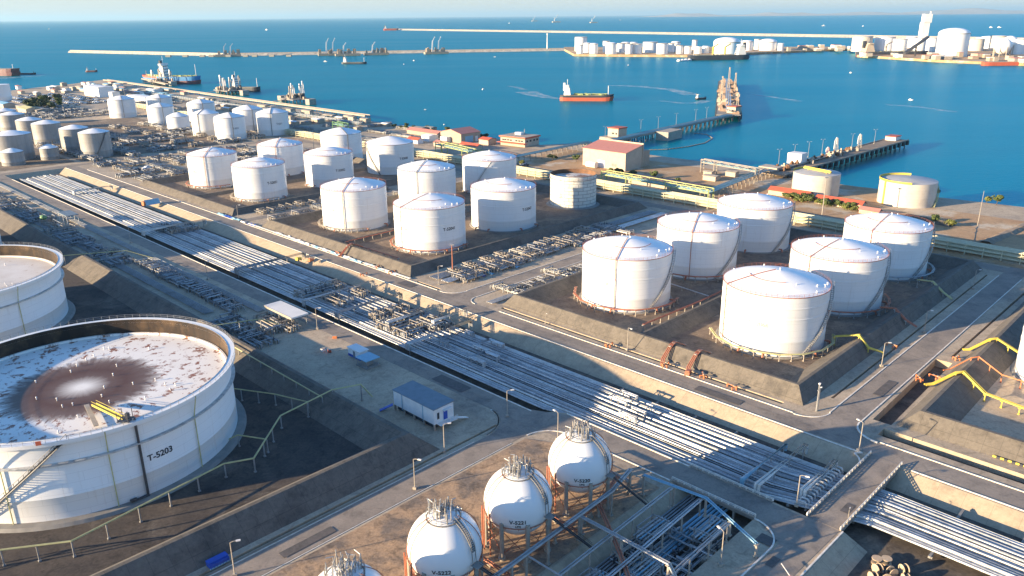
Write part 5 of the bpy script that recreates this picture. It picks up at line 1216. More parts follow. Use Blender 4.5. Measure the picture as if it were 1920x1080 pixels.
# rows of elevated pipes that lead onto the piers
def trestle(label, p, q, n, zt, m='teal_rack', post='concrete', wd=6, step=6):
    a, b = W(*p), W(*q); t = thing('pipe_trestle', label, 'pipe trestle', a); d = b-a; L_ = d.length; d.normalize(); x = Vector((-d.y, d.x, 0)); fr = MB(); pp = MB()
    for i in range(int(L_/step)+1):
        c = d*L_*i/int(L_/step)
        for s in (-1, 1): fr.box(tuple(c+x*s*wd/2+Vector((0, 0, zt/2))), (.35, .35, zt))
        fr.beam(c-x*wd/2+Vector((0, 0, zt)), c+x*wd/2+Vector((0, 0, zt)), .35)
    for i in range(n):
        f = -wd/2+.4+(wd-.8)*i/(n-1); pp.tube([x*f+Vector((0, 0, zt+.4)), d*L_+x*f+Vector((0, 0, zt+.4+(.5 if i % 3 == 0 else 0)))], .25, 6)
    build('posts', fr, post, t); build('pipes', pp, m, t, True); return t
trestle('raised pipe trestle leading from the green gantry to the long jetty', (398, 392), (492, 396), 7, 4.5)
trestle('raised pipe trestle leading to the right jetty', (388, 228), (474, 236), 7, 4.5)
# ---------------------------------------------------------------- shore buildings
def gable(name, label, u0, u1, v0, v1, h, rise, wallm, roofm, ridge='v', over=.4, cat='building', extras=None, eave_red=False):
    t = thing(name, label, cat, W((u0+u1)/2, (v0+v1)/2, .1), GA); a, b = (u1-u0)/2, (v1-v0)/2
    w_ = MB()
    if ridge == 'v':
        w_.add([(-a, -b, 0), (a, -b, 0), (a, -b, h), (0, -b, h+rise), (-a, -b, h), (-a, b, 0), (a, b, 0), (a, b, h), (0, b, h+rise), (-a, b, h)], [(0, 1, 2, 3, 4), (9, 8, 7, 6, 5), (0, 4, 9, 5), (1, 6, 7, 2)])
        rf = MB(); e = over; q = e*rise/a if a else 0
        for s in (-1, 1): rf.add([(s*(a+e), -b-e, h-q), (0, -b-e, h+rise), (0, b+e, h+rise), (s*(a+e), b+e, h-q), (s*(a+e), -b-e, h-q+.25), (0, -b-e, h+rise+.25), (0, b+e, h+rise+.25), (s*(a+e), b+e, h-q+.25)], [(0, 1, 2, 3), (7, 6, 5, 4), (0, 4, 5, 1), (3, 2, 6, 7), (0, 3, 7, 4)])
    else:
        w_.add([(-a, -b, 0), (-a, b, 0), (-a, b, h), (-a, 0, h+rise), (-a, -b, h), (a, -b, 0), (a, b, 0), (a, b, h), (a, 0, h+rise), (a, -b, h)], [(4, 3, 2, 1, 0), (5, 6, 7, 8, 9), (0, 5, 9, 4), (1, 2, 7, 6)])
        rf = MB(); e = over; q = e*rise/b if b else 0
        for s in (-1, 1): rf.add([(-a-e, s*(b+e), h-q), (-a-e, 0, h+rise), (a+e, 0, h+rise), (a+e, s*(b+e), h-q), (-a-e, s*(b+e), h-q+.25), (-a-e, 0, h+rise+.25), (a+e, 0, h+rise+.25), (a+e, s*(b+e), h-q+.25)], [(0, 1, 2, 3), (7, 6, 5, 4), (0, 4, 5, 1), (3, 2, 6, 7), (0, 3, 7, 4)])
    build('walls', w_, wallm, t); build('roof', rf, roofm, t)
    for kind, x, y, z, dx, dy, dz, m in (extras or []): build(kind, MB().box((x, y, z), (dx, dy, dz)), m, t)
    return t
def warehouse():
    t = thing('warehouse', 'large beige warehouse with a pink red monopitch roof by the water', 'building', W(440, 333.5, .1), GA); a, b, h = 9.5, 18.5, 12.0
    w_ = MB().add([(-a, -b, 0), (a, -b, 0), (a, -b, h+3.4), (-a, -b, h), (-a, b, 0), (a, b, 0), (a, b, h+3.4), (-a, b, h)], [(0, 1, 2, 3), (7, 6, 5, 4), (0, 3, 7, 4), (1, 5, 6, 2)])
    build('walls', w_, 'wall_cream', t)
    e = .5; build('roof', MB().add([(-a-e, -b-e, h-.1), (a, -b-e, h+3.5), (a, b+e, h+3.5), (-a-e, b+e, h-.1), (-a-e, -b-e, h+.15), (a, -b-e, h+3.75), (a, b+e, h+3.75), (-a-e, b+e, h+.15)], [(3, 2, 1, 0), (4, 5, 6, 7), (0, 1, 5, 4), (2, 3, 7, 6), (0, 4, 7, 3), (1, 2, 6, 5)]), 'pink_roof', t)
    build('parapet', MB().box((a+.3, 0, (h+4.6)/2), (.6, 2*b+1.2, h+4.6)), 'wall_cream', t)
    build('annex', MB().box((a+5.5, -2, 5.4), (9.6, 2*b-6, 10.8)), 'wall_beige', t)
    build('door', MB().box((-a-.05, 2, 2.6), (.12, 6, 5.2)), 'wall_white', t); build('vent_louvre', MB().box((-a-.05, -9, 3), (.12, 4, 2)), 'concrete_grey', t)
    tk = MB().tube([(0, -4, 2.3), (0, 4, 2.3)], 2.1, 20); o = build('storage_drum', tk, 'ship_white', None, True); o.location = W(425.5, 340, .1); o.rotation_euler = (0, 0, GA)
    tag(o, 'pale horizontal drum lying against the front of the beige warehouse', 'drum')
warehouse()
t = thing('control_building', 'cream two-storey building with a flat orange-edged roof and a strip of dark windows', 'building', W(468, 449.5, .1), GA+rad(6)); bx, by, h = 19.0, 25.0, 6.6
build('walls', MB().box((0, 0, h/2), (bx, by, h)), 'wall_cream', t)
build('roof', MB().box((0, 0, h+.5), (bx+2.0, by+2.0, 1.1)), 'red_roof', t); build('roof_deck', MB().box((0, 0, h+1.1), (bx+.6, by+.6, .16)), 'concrete', t)
for y in (-9.5, -6.8, -3.9, 1.8, 4.6, 7.4, 9.8): build('window', MB().box((-bx/2-.04, y, 4.6), (.1, 2.1, 1.1)), 'glass', t)
for x in (-6.5, -2, 3, 7): build('window', MB().box((x, -by/2-.04, 4.4), (2.4, .1, 1.5)), 'glass', t)
build('porch_roof', MB().box((-bx/2-2.0, -1, 2.9), (4.2, by+3, .5)), 'red_roof', t); build('roof_hut', MB().box((2, 2, h+2.0), (4, 6, 2.2)), 'wall_white', t)
build('antenna', MB().tube([(4, -2, h+1), (4, -2, h+6)], .15, 6).tube([(6, 0, h+1), (6, 0, h+5)], .15, 6), 'steel', t)
gable('workshop', 'cream workshop with a dark red gable roof, left of the cream two-storey building', 440, 462, 490, 516, 7.5, 3.0, 'wall_beige', 'pink_roof', 'u', extras=[('gate', -2, -13.05, 2.6, 9, .12, 5.2, 'lightblue'), ('gate', 6.5, -13.05, 2.2, 3, .12, 4.4, 'ship_white'), ('porch', -13.2, 4, 2.2, 5, 8, 4.4, 'wall_white')])
gable('long_shed', 'long low shed with a dark red roof on the shore behind the workshop', 448, 457, 530, 572, 3.2, 2.0, 'wall_beige', 'pink_roof', 'v')
gable('small_house', 'small white-walled hut with a red roof, left of the workshop front', 414, 420, 515, 529, 3.0, 1.6, 'wall_white', 'red_roof', 'v')
gable('small_house', 'small hut with a reddish roof below the workshop', 416, 423, 484, 497, 3.0, 1.6, 'wall_cream', 'pink_roof', 'v')
gable('small_house', 'low hut with a red roof in front of the cream two-storey building', 424, 430, 454, 474, 3.0, 1.5, 'wall_cream', 'red_roof', 'v')
gable('small_house', 'orange-red roofed annex joined to the left of the cream two-storey building', 448, 457, 466, 477, 4.0, 1.5, 'wall_cream', 'red_roof', 'v')
gable('small_house', 'white hut with vents on the ground left of the workshop', 428, 438, 517, 527, 4.4, .8, 'wall_white', 'wall_white', 'v')
gable('red_roof_shelter', 'long low shelter with a red roof below the left beige tank', 428, 434, 186, 210, 2.8, 1.6, 'wall_cream', 'red_roof', 'v')
gable('red_roof_shelter', 'long low shelter with a red roof between the two beige tanks', 424, 430, 154.5, 180, 2.8, 1.6, 'wall_cream', 'red_roof', 'v')
gable('small_house', 'short pinkish-roofed hut at the right end of the red roofs', 417, 421, 143, 153, 2.2, 1.2, 'wall_cream', 'pink_roof', 'v')
gable('open_sided_hall', 'low reddish hall behind the green gantry on the sandy lot', 400, 414, 243, 292, 3.0, 1.4, 'wall_cream', 'pink_roof', 'v')
for k, (u, v, s) in enumerate(((440, 252, 9), (452, 262, 6), (461, 250, 7))):
    gable('store_hut', ('cream store hut on the sand near the right jetty', 'smaller store hut on the sand near the right jetty', 'store hut nearest the water by the right jetty')[k], u, u+s*.7, v, v+s, 2.8, .5, 'wall_cream', 'concrete', 'v')
# stockpile and slab on the sandy lot
t = thing('concrete_ramp', 'dark inclined slab lying on the sandy lot by the water', 'ramp', W(424, 120, .1), GA+1.35)
build('slab', MB().add([(-12, -3, 0), (12, -3, 0), (12, 3, 0), (-12, 3, 0), (-11, 3, 2.4), (11, 3, 2.4), (12, 4, 0), (-12, 4, 0)], [(0, 1, 5, 4), (4, 5, 6, 7), (0, 4, 7), (1, 6, 5)]), 'dike', t)
t = thing('sand_berm', 'long low berm of sandy soil across the lots near the water', 'berm', W(398, 88, .1)); mb = MB(); r = random.Random(3); pv = None
for i in range(26):
    c = W(398+i*3.1, 88-i*.35)-W(398, 88); x = Vector((CA*.0-SA*1.0, CA, 0)); h = r.uniform(.8, 1.5); k = r.uniform(2.2, 3.6)
    j = [c-x*k, c-x*k*.4+Vector((0, 0, h)), c+x*k*.35+Vector((0, 0, h*.95)), c+x*k]
    if pv: mb.add(pv+j, [(0, 1, 5, 4), (1, 2, 6, 5), (2, 3, 7, 6)])
    pv = j
build('soil', mb, 'soil_brown', t)
# lattice mast on the lot
t = thing('lattice_mast', 'slim pale mast with guy frame on the sandy lot at the right', 'mast', W(396, 92, .1), GA)
mm = MB().tube([(0, 0, 0), (0, 0, 24)], .2, 6, r2=.08); 
for z in (5, 7): mm.box((0, 0, z), (5, .25, .25)); 
for s in (-1, 1): mm.beam((s*1.0, 0, 0), (0, 0, 10), .2)
build('pole', mm, 'concrete', t)
for k, (px, py, zt, lb) in enumerate(((592, 296, 24, 'tall pale mast between the far and third tank groups'), (1541, 385, 20, 'tall thin lamp mast behind the red-roofed shelters'), (235, 165, 14, 'mast in the far port'), (849, 478, 12, 'rust brown pole at the corner of the pipe tangle'))):
    t = thing('tall_mast', lb, 'mast', G(px, min(py+20, 479) if k != 3 else 512, 0), 0)
    build('pole', MB().tube([(0, 0, 0), (0, 0, zt)], .3, 8, r2=.18), 'rust_pipe' if k == 3 else 'concrete', t, True); build('head', MB().box((0, 0, zt+.2), (1.8, 1.2, .4)), 'steel', t)
# sea wall fence and far port buildings
gable('port_hall', 'pale long hall in the far port beyond the last tanks', 389, 409, 1160, 1216, 13, .6, 'wall_white', 'wall_white', 'v')
gable('port_hall', 'small white block right of the pale long hall', 386, 396, 1104, 1116, 10, .5, 'ship_white', 'ship_white', 'v')
gable('port_hall', 'low white roofed quay shed right of the pale long hall', 402, 418, 1040, 1095, 6, .6, 'wall_white', 'wall_white', 'v')
gable('port_hall', 'low long grey shed between the car park and the far tanks', 270, 284, 1010, 1090, 4, 1, 'concrete_grey', 'concrete', 'v')
gable('port_hall', 'low arched-roof shed near the trees at the left', 262, 275, 1110, 1160, 4.5, 1.5, 'wall_cream', 'lightblue', 'v')
gable('port_hall', 'low yellow-white roofed shed among the far trees', 262, 276, 1020, 1052, 5, 2, 'wall_cream', 'yellow_pale', 'v')
r = random.Random(33)
for i in range(60):
    u, v = r.uniform(330, 486), r.uniform(1060, 1410)
    if u < 392 and v < 1260: u += 70
    gable('port_hut', 'small pale hut among the goods on the far quay strip', u, u+r.uniform(5, 9), v, v+r.uniform(8, 26), r.uniform(2.5, 5), .8, r.choice(('wall_cream', 'concrete', 'wall_white')), r.choice(('concrete', 'wall_white', 'lightblue', 'pink_roof')), 'v')['group'] = 'huts on the far quay strip'
r = random.Random(34)
for i in range(34):
    u, v = r.uniform(384, 470), r.uniform(545, 1030)
    if abs(u-452) < 6 or abs(u-403) < 4: u += 12
    gable('store_hut', 'low store or pump hut on the coastal strip beside the long rack', u, u+r.uniform(4, 8), v, v+r.uniform(6, 18), r.uniform(2.2, 4.2), .6, r.choice(('wall_cream', 'concrete', 'wall_beige')), r.choice(('concrete', 'concrete_grey', 'wall_white')), 'v')['group'] = 'huts on the coastal strip'
scatter(384, 480, 540, 1060, 40, 'distant pipework on the coastal strip beside the long rack', 'pipework on the coastal strip', (0, 1, 3, 4), 44, sc_=1.2)

r = random.Random(61)
def sheeting(label, u, v, L_, m):
    t = MB(); n = int(L_/1.2); pv = None
    for i in range(n):
        y = -L_/2+L_*i/(n-1); o_ = r.uniform(-.5, .5); k = r.uniform(.5, 1.3); j = [(o_-k, y, 0), (o_-k*.3, y+r.uniform(-.4, .4), r.uniform(.2, .8)), (o_+k*.4, y, r.uniform(.15, .7)), (o_+k, y, 0)]
        if pv: t.add(pv+j, [(0, 1, 5, 4), (1, 2, 6, 5), (2, 3, 7, 6)])
        pv = j
    o = build('sheeting', t, m); o.location = W(u, v, .12); o.rotation_euler = (0, 0, GA); return tag(o, label, 'sheeting', 'crumpled sheeting along the road')
for i in range(17): sheeting('crumpled strip of pale blue and white sheeting at the foot of the middle bund', 185.9+r.uniform(-.2, .5), 252+i*8.2+(18 if i > 11 else 0), r.uniform(4, 9), r.choice(('ship_white', 'lightblue', 'ship_white', 'blue')))
for i in range(6): sheeting('crumpled blue sheeting beyond the cross road near the pipe tangle', 205+r.uniform(0, 120), 219.5+r.uniform(0, 3), r.uniform(3, 6), r.choice(('lightblue', 'blue', 'ship_white')))

for i, (u0, u1, v0, v1) in enumerate(((128.6, 131.6, 55.2, 58.6), (123.0, 126.5, 52.0, 53.6), (150, 154, 48.6, 50.4), (210, 222, 64, 66.5), (178.5, 181.5, 90, 104), (60, 72, 122, 124.2), (132, 136, 150, 163), (179, 183, 232, 240))):
    sheet('road_patch', rect(u0, u1, v0, v1), .140+.002*i, M['patch'])
for i, (px, py, m_, lb) in enumerate(((560, 489, 'yellow', 'small yellow cart on the verge beside the far side of the corridor'), (583, 491, 'orange', 'small orange cart on the verge beside the far side of the corridor'), (1290, 703, 'rust_pipe', 'low rusty skid at the foot of the front embankment'))):
    t = thing('service_cart', lb, 'cart', G(px, py, .1), GA+.3); build('body', MB().box((0, 0, .9), (2.6, 1.4, .9)).box((-.7, 0, 1.5), (.9, 1.2, .5)), m_, t)
    for x in (-.8, .8):
        for y in (-.7, .7): build('wheel', MB().tube([(x, y-.1, .35), (x, y+.1, .35)], .35, 12), 'tyre', t)
t = thing('tarpaulin_tent', 'small turquoise tarpaulin tent with a red end beside the far road', 'tent', G(285, 383, .1), GA); build('cover', MB().add([(-4, -2.5, .3), (4, -2.5, .3), (4, 0, 3), (-4, 0, 3), (4, 2.5, .3), (-4, 2.5, .3)], [(0, 1, 2, 3), (3, 2, 4, 5)]), 'lightblue', t); build('end_panel', MB().box((-4.6, 0, 1.2), (1, 3, 2.2)), 'orange', t)
t = thing('green_vessel', 'small green vessel on legs in the far left valve strip', 'vessel', G(83, 416, .1), 0); build('shell', MB().ball((0, 0, 2.4), 1.7, 16, .8), 'green', t, True)
for a in (0, 1.6, 3.1, 4.7): build('leg', MB().cyl((1.2*cos(a), 1.2*sin(a), 0), .15, 1.6, 6), 'steel', t)
# ---------------------------------------------------------------- trees and bushes
def foliage(seed, rx, rz, n=420, leaf=.5, z0=0.0):
    r = random.Random(seed); mb = MB(); cl = []
    for i in range(9):
        a = r.uniform(0, 2*pi); q = r.uniform(.2, .75)*rx; cl.append((q*cos(a), q*sin(a), z0+rz*r.uniform(.6, 1.5), r.uniform(.35, .6)*rx))
    for i in range(n):
        c = r.choice(cl); d = Vector((r.gauss(0, 1), r.gauss(0, 1), r.gauss(0, 1))).normalized()*c[3]*r.uniform(.7, 1.08); d.z *= rz/rx
        p = Vector(c[:3])+d; nr = (d.normalized()+Vector((r.uniform(-.7, .7), r.uniform(-.7, .7), r.uniform(-.4, .9)))).normalized()
        x = nr.orthogonal().normalized(); y = nr.cross(x); s = leaf*r.uniform(.5, 1.2)
        mb.add([p-x*s-y*s*.4, p+x*s*.2-y*s, p+x*s+y*s*.3, p-x*s*.3+y*s], [(0, 1, 2, 3)])
    return mb
def tree(seed, rx, h, m, leaf=.5):
    t = thing('tree', 'x', 'tree'); tr = MB().tube([(0, 0, 0), (.1*rx, 0, h*.35), (.05*rx, .1*rx, h*.6)], .12*rx*.6, 7, r2=.05*rx)
    for a in (0, 1.3, 2.6, 3.9, 5.2): tr.tube([(.07*rx, 0, h*.35), (rx*.5*cos(a), rx*.5*sin(a), h*.75)], .05*rx*.7, 5, r2=.02*rx)
    build('trunk', tr, 'bark', t); build('crown', foliage(seed, rx, h*.42, 420, leaf, h*.25), m, t); return freeze(t)
TR = [tree(1, 3.2, 5.6, 'leaf', .55), tree(2, 3.6, 5.0, 'leaf_dark', .6), tree(3, 2.6, 3.8, 'leaf_yellow', .45)]; usedt = set()
def put_tree(k, p, s, label, group):
    if k not in usedt: usedt.add(k); o = TR[k]; o.location = p
    else: o = dup(TR[k], p, rnd.uniform(0, 6))
    o.scale = (s, s, s*rnd.uniform(.85, 1.1)); o['label'] = label; o['group'] = group
tg = [(1, 1036, 345-44, 1.0, 'rounded green tree left of the beige warehouse, nearer the parked cars'), (0, 1080, 304, 1.0, 'dark rounded tree at the left wall of the beige warehouse'), (2, 980, 310, 1.0, 'small palm-like tree beside the green gantry'), (1, 908, 262, 1.1, 'dark tree between the workshop and the cream building'),
      (2, 1145, 322, .7, 'low bush before the beige warehouse'), (1, 1161, 326, .8, 'small dark tree at the near corner of the beige warehouse'), (1, 1185, 332, .9, 'dark bush right of the beige warehouse'), (0, 1225, 336, .9, 'green bush left of the green gantry foot'), (1, 1236, 344, .8, 'dark bush under the green gantry'), (0, 1270, 345, .8, 'bush below the green gantry span'),
      (1, 1750, 366, 1.0, 'lone dark tree at the shore right of the beige tanks'), (0, 1868, 384, .9, 'dark green tree at the shore end of the berm'), (2, 1850, 380, .9, 'pale brownish shrub beside the berm end'), (0, 1753, 420, .8, 'bush behind the rightmost white tank'), (2, 1782, 425, 1.0, 'yellow green bush behind the rightmost white tank')]
for k, x, y, s, lb in tg: put_tree(k, G(x, y, .05), s, lb, 'trees and bushes by the shore')
r = random.Random(9)
for i in range(34):
    x = 1472+i*3.9+r.uniform(-3, 3); y = 372+(x-1472)*.165+r.uniform(-3, 4)
    put_tree(r.choice((0, 2, 2)), G(x, y, .05), r.uniform(.55, .85), 'leafy bush in the hedge in front of the red-roofed shelters', 'hedge bushes before the red roofs')
for i in range(22):
    x = 58+r.uniform(-12, 55); y = 196+r.uniform(-6, 12); put_tree(r.choice((0, 1, 1)), G(x, y, .05), r.uniform(1.2, 2.0), 'tree in the clump beyond the grey tanks at the left', 'trees beyond the grey tanks')
for i in range(16):
    put_tree(r.choice((0, 1)), W(r.uniform(462, 474), 520+i*6.5, .05), r.uniform(.5, .9), 'dark bush along the shore behind the long red-roofed shed', 'bushes along the shore')
# ---------------------------------------------------------------- jetties
def pier(label, p, q, wd, zt, m='concrete_grey', pile_step=9, name='jetty', rail=True):
    a, b = W(*p), W(*q); t = thing(name, label, 'jetty', Vector((a.x, a.y, SEA))); d = b-a; L_ = d.length; d.normalize(); x = Vector((-d.y, d.x, 0)); up = Vector((0, 0, zt-SEA))
    build('deck', MB().beam(up-Vector((0, 0, .5)), d*L_+up-Vector((0, 0, .5)), wd, 1.0), m, t)
    pl = MB()
    for i in range(int(L_/pile_step)+1):
        for s in (-1, 0, 1):
            c = d*min(L_, i*pile_step)+x*s*(wd/2-.7); pl.tube([tuple(c-Vector((0, 0, 1))), tuple(c+up-Vector((0, 0, .9)))], .45, 6)
    build('piles', pl, 'dark_steel', t)
    if rail:
        rl = MB()
        for s in (-1, 1): rl.beam(x*s*(wd/2-.3)+up+Vector((0, 0, .3)), d*L_+x*s*(wd/2-.3)+up+Vector((0, 0, .3)), .3, .7)
        build('edge_beam', rl, 'concrete', t)
    return t, a, d, x, L_
PU = 496
t, a, d, x, L_ = pier('long jetty causeway running out from the shore past the small pier house', (488, 394), (736, 412), 9.0, 2.6)
pp = MB()
for i in range(7): pp.tube([tuple(x*(-3.6+i*.85)+Vector((0, 0, 7.4+.2*(i % 2)))), tuple(d*L_+x*(-3.6+i*.85)+Vector((0, 0, 7.4+.2*(i % 2))))], .3, 6)
build('pipes', pp, 'teal_rack', t, True)
def block(name, label, cat, u, v, dx, dy, z0, z1, m, rz=0.0, extra=None):
    t = thing(name, label, cat, W(u, v, z0), GA+rz); build('body', MB().box((0, 0, (z1-z0)/2), (dx, dy, z1-z0)), m, t)
    for nm, c, s, mm in (extra or []): build(nm, MB().box(c, s), mm, t)
    return t
block('pier_house', 'small cream pier house with an orange red roof beside the long jetty', 'building', 553, 414.5, 12, 11, -1, 8, 'wall_cream', 0, [('roof', (0, 0, 9.4), (13, 12, .9), 'red_roof'), ('window', (-6.03, 0, 5), (.1, 2, 1.5), 'glass'), ('window', (-6.03, -3.4, 5), (.1, 1.6, 1.5), 'glass')])
block('pier_platform', 'concrete platform carrying the small pier house', 'jetty', 551, 415, 22, 17, SEA-1, -.2+1.4, 'concrete')
block('mooring_block', 'large pale concrete mooring block on the near side of the long jetty', 'mooring block', 598, 391.5, 26, 12, SEA-1, 3.4, 'concrete', .1)
# the jetty head with loading arms
t = thing('loading_jetty', 'long loading platform at the end of the jetty, crowded with rust brown gear', 'jetty', W(744, 412, SEA), GA)
hb = rad(-5)
hx = G(1366, 215, 2.6); hy = G(1364, 152, 2.6); dd = (hy-hx); Lh = dd.length; dd.normalize(); xx = Vector((-dd.y, dd.x, 0)); t.rotation_euler = (0, 0, 0); t.location = Vector((hx.x, hx.y, SEA))
up = Vector((0, 0, 6.6)); WD = 24
build('deck', MB().beam(up-Vector((0, 0, .8)), dd*Lh+up-Vector((0, 0, .8)), WD, 1.6), 'concrete_grey', t)
pl = MB()
for i in range(int(Lh/10)+1):
    for s in (-1, -.4, .4, 1): pl.tube([tuple(dd*i*10+xx*s*(WD/2-1)-Vector((0, 0, 1))), tuple(dd*i*10+xx*s*(WD/2-1)+up-Vector((0, 0, 1)))], .9, 6)
for s in (-1, 1):
    for i in range(int(Lh/8)): pl.box(tuple(dd*(i*8+3)+xx*s*(WD/2+.3)+Vector((0, 0, 4.2))), (2, 2, 5))
build('piles', pl, 'dark_steel', t)
rr = random.Random(4); g3 = MB(); RG = mat('rusty_gear', (.34, .235, .165), (.25, .165, .12), .4, .8)
for i in range(90):
    s = rr.choice((-1, 1))*rr.uniform(.25, .95)*WD/2; y = rr.uniform(3, Lh-4); h = rr.uniform(1.5, 7)
    a_, b_ = rr.uniform(1, 3.4), rr.uniform(1, 6); build('equipment' if i % 3 else 'cabin', MB().box(tuple(dd*y+xx*s+up+Vector((0, 0, h*.35))), (a_, b_, h*.7), atan2(dd.y, dd.x)).box(tuple(dd*y+xx*s+up+Vector((0, 0, h*.85))), (a_*.5, b_*.6, h*.3), atan2(dd.y, dd.x)), RG if i % 3 else 'wall_cream', t)
for s in (-1, 0, 1): g3.beam(dd*6+xx*s*2.2+up+Vector((0, 0, 3.5)), dd*(Lh-4)+xx*s*2.2+up+Vector((0, 0, 3.5)), 1.2, 1.0)
build('pipes', g3, 'clad', t)
for (f, s, h) in ((.30, -.8, 34), (.62, .05, 36), (.55, .85, 30), (.12, .9, 18)):
    c = dd*Lh*f+xx*(-s)*(WD/2-2)+up; tw = MB()
    for ox, oy in ((-1.3, -1.3), (1.3, -1.3), (1.3, 1.3), (-1.3, 1.3)): tw.beam(c+Vector((ox, oy, 0)), c+Vector((ox*.4, oy*.4, h*.82)), .32)
    for z in range(3, int(h*.8), 4): tw.box(tuple(c+Vector((0, 0, z))), (2.6-1.6*z/h, 2.6-1.6*z/h, .3))
    tw.box(tuple(c+Vector((0, 0, h*.82))), (1.6, 1.6, 1.8)); build('tower', tw, 'wall_cream', t)
block('jetty_cabin', 'cream cabin with an orange roof at the root of the jetty head', 'building', 757, 418, 12, 10, 2.8, 9, 'wall_cream', .0, [('roof', (0, 0, 6.6), (13, 11, .8), 'red_roof')])
# right jetty
t, a, d, x, L_ = pier('broad right-hand jetty with rusty deck running out to sea', (478, 232), (682, 226.5), 16, 2.4, 'soil_brown')
gc = MB(); rr = random.Random(6)
for i in range(60):
    y = rr.uniform(10, 130); s = rr.uniform(-.2, .95)*7; h = rr.uniform(1, 4); build('equipment', MB().box(tuple(d*y+x*s+Vector((0, 0, 6.4+h*.35))), (rr.uniform(1, 4), rr.uniform(1, 3), h*.7), GA).box(tuple(d*y+x*s+Vector((0, 0, 6.4+h*.8))), (1, 1, h*.4), GA), 'rust_in' if i % 2 else 'wall_cream', t)
for i in range(5): gc.tube([tuple(x*(2+i*1.1)+Vector((0, 0, 7.3))), tuple(d*110+x*(2+i*1.1)+Vector((0, 0, 7.3)))], .35, 6)
fd = MB()
for i in range(24): fd.box(tuple(d*(L_*(i+.5)/24)-x*8.5+Vector((0, 0, 4.6))), (3.2, 1.6, 3.2), GA)
build('pipes', gc, 'wall_cream', t); build('fenders', fd, 'tyre', t)
block('jetty_cabin', 'white box cabin on the right-hand jetty', 'cabin', 524, 238.5, 9, 10, 2.4, 9.5, 'ship_white')
block('jetty_cabin', 'low cream cabin at the root of the right-hand jetty', 'cabin', 490, 240, 10, 13, 0, 4.6, 'wall_cream')
block('jetty_cabin', 'small reddish-white cabin at the outer tip of the right-hand jetty', 'cabin', 676, 229, 12, 8, 2.4, 5, 'ship_white', 0, [('roof', (0, 0, 3), (12.5, 8.5, .5), 'red_roof')])
LJ = lamp(11, True)
jl = [((505, 242.5), 'first double lamp on the right-hand jetty from the shore'), ((531, 244), 'second double lamp on the right-hand jetty'), ((549, 242), 'third double lamp on the right-hand jetty'), ((567, 240), 'fourth double lamp on the right-hand jetty'), ((608, 235), 'fifth double lamp on the right-hand jetty, by the rust brown gear'), ((643, 231.5), 'outermost double lamp on the right-hand jetty'),
      ((520, 402), 'first lamp on the long jetty from the shore'), ((574, 405), 'second lamp on the long jetty'), ((602, 406), 'third lamp on the long jetty'), ((634, 408), 'fourth lamp on the long jetty'), ((672, 411), 'fifth lamp on the long jetty'), ((695, 413), 'lamp nearest the jetty head on the long jetty')]
for i, ((u, v), lb) in enumerate(jl):
    if i == 0: LJ.location = W(u, v, 2.6); o = LJ
    else: o = dup(LJ, W(u, v, 2.6))
    o['label'] = lb; o['group'] = 'double lamps on the jetties'; o.rotation_euler = (0, 0, .3)
def loading_tower(label, p, h=13, m='wall_cream'):
    t = thing('loading_tower', label, 'loading tower', p, GA); tw = MB()
    for ox, oy in ((-1.2, -1.2), (1.2, -1.2), (1.2, 1.2), (-1.2, 1.2)): tw.beam((ox, oy, 0), (ox*.3, oy*.3, h), .16)
    for z in range(2, int(h), 2): tw.box((0, 0, z), (2.4-1.7*z/h, .15, .15)).box((0, 0, z), (.15, 2.4-1.7*z/h, .15))
    build('tower', tw, m, t); build('loading_arm', MB().tube([(0, 0, h*.6), (1.2, 1, h), (3.5, 3, h*.75), (4, 3.4, 2)], .25, 6), 'ship_white', t); return t
loading_tower('tall pale loading tower in the middle of the right-hand jetty', W(582, 236, 2.4), 11); loading_tower('second loading tower on the right-hand jetty, with rusty base', W(618, 233, 2.4), 10); loading_tower('short stout loading tower on the right-hand jetty', W(566, 235, 2.4), 6, 'rust_pipe')
# left coast: mooring platforms with loading arms
def platform(label, px, py, sx, sy, n):
    p = G(px, py, SEA); t = thing('loading_platform', label, 'platform', p, GA); build('deck', MB().box((0, 0, 5.5), (sx, sy, 1.2)), 'concrete_grey', t)
    pl = MB()
    for i in range(5):
        for j in range(4): pl.tube([(-sx/2+sx*(i+.5)/5, -sy/2+sy*(j+.5)/4, -1), (-sx/2+sx*(i+.5)/5, -sy/2+sy*(j+.5)/4, 5)], .6, 6)
    build('piles', pl, 'dark_steel', t); r = random.Random(int(px))
    for i in range(26): h = r.uniform(1.5, 6); build('equipment', MB().box((r.uniform(-.45, .45)*sx, r.uniform(-.45, .45)*sy, 6+h/2), (r.uniform(1, 4), r.uniform(1, 4), h)), 'wall_beige' if i % 3 else 'dark_steel', t)
    for i in range(n):
        h = r.uniform(14, 22); xx_ = -sx*.4+sx*.8*i/max(1, n-1); yy = r.uniform(-.2, .3)*sy
        build('loading_arm', MB().tube([(xx_, yy, 6), (xx_, yy, 6+h*.55), (xx_+1, yy+1, 6+h), (xx_+5, yy+5, 6+h*.8), (xx_+6, yy+6, 8)], .5, 6), r.choice(('ship_white', 'wall_cream', 'clad')), t)
    # dolphins and catwalk
    cw = MB().beam((-sx/2, 0, 5.6), (-sx/2-34, -4, 3.8), 2.4, .6); build('catwalk', cw, 'concrete', t)
    for k, s in enumerate((-1, 1)): build('mooring_dolphin', MB().box((sx*.1, s*(sy/2+16), 3.6), (10, 9, 7)), 'concrete', t); build('walkway', MB().beam((0, s*sy/2, 5.8), (sx*.1, s*(sy/2+12), 6.4), 1.8, .4), 'concrete', t)
    return t
platform('loading platform with a row of raised arms at the middle berth of the left coast', 432, 176, 30, 42, 7)
platform('loading platform with raised arms at the near berth of the left coast', 553, 193, 26, 36, 5)
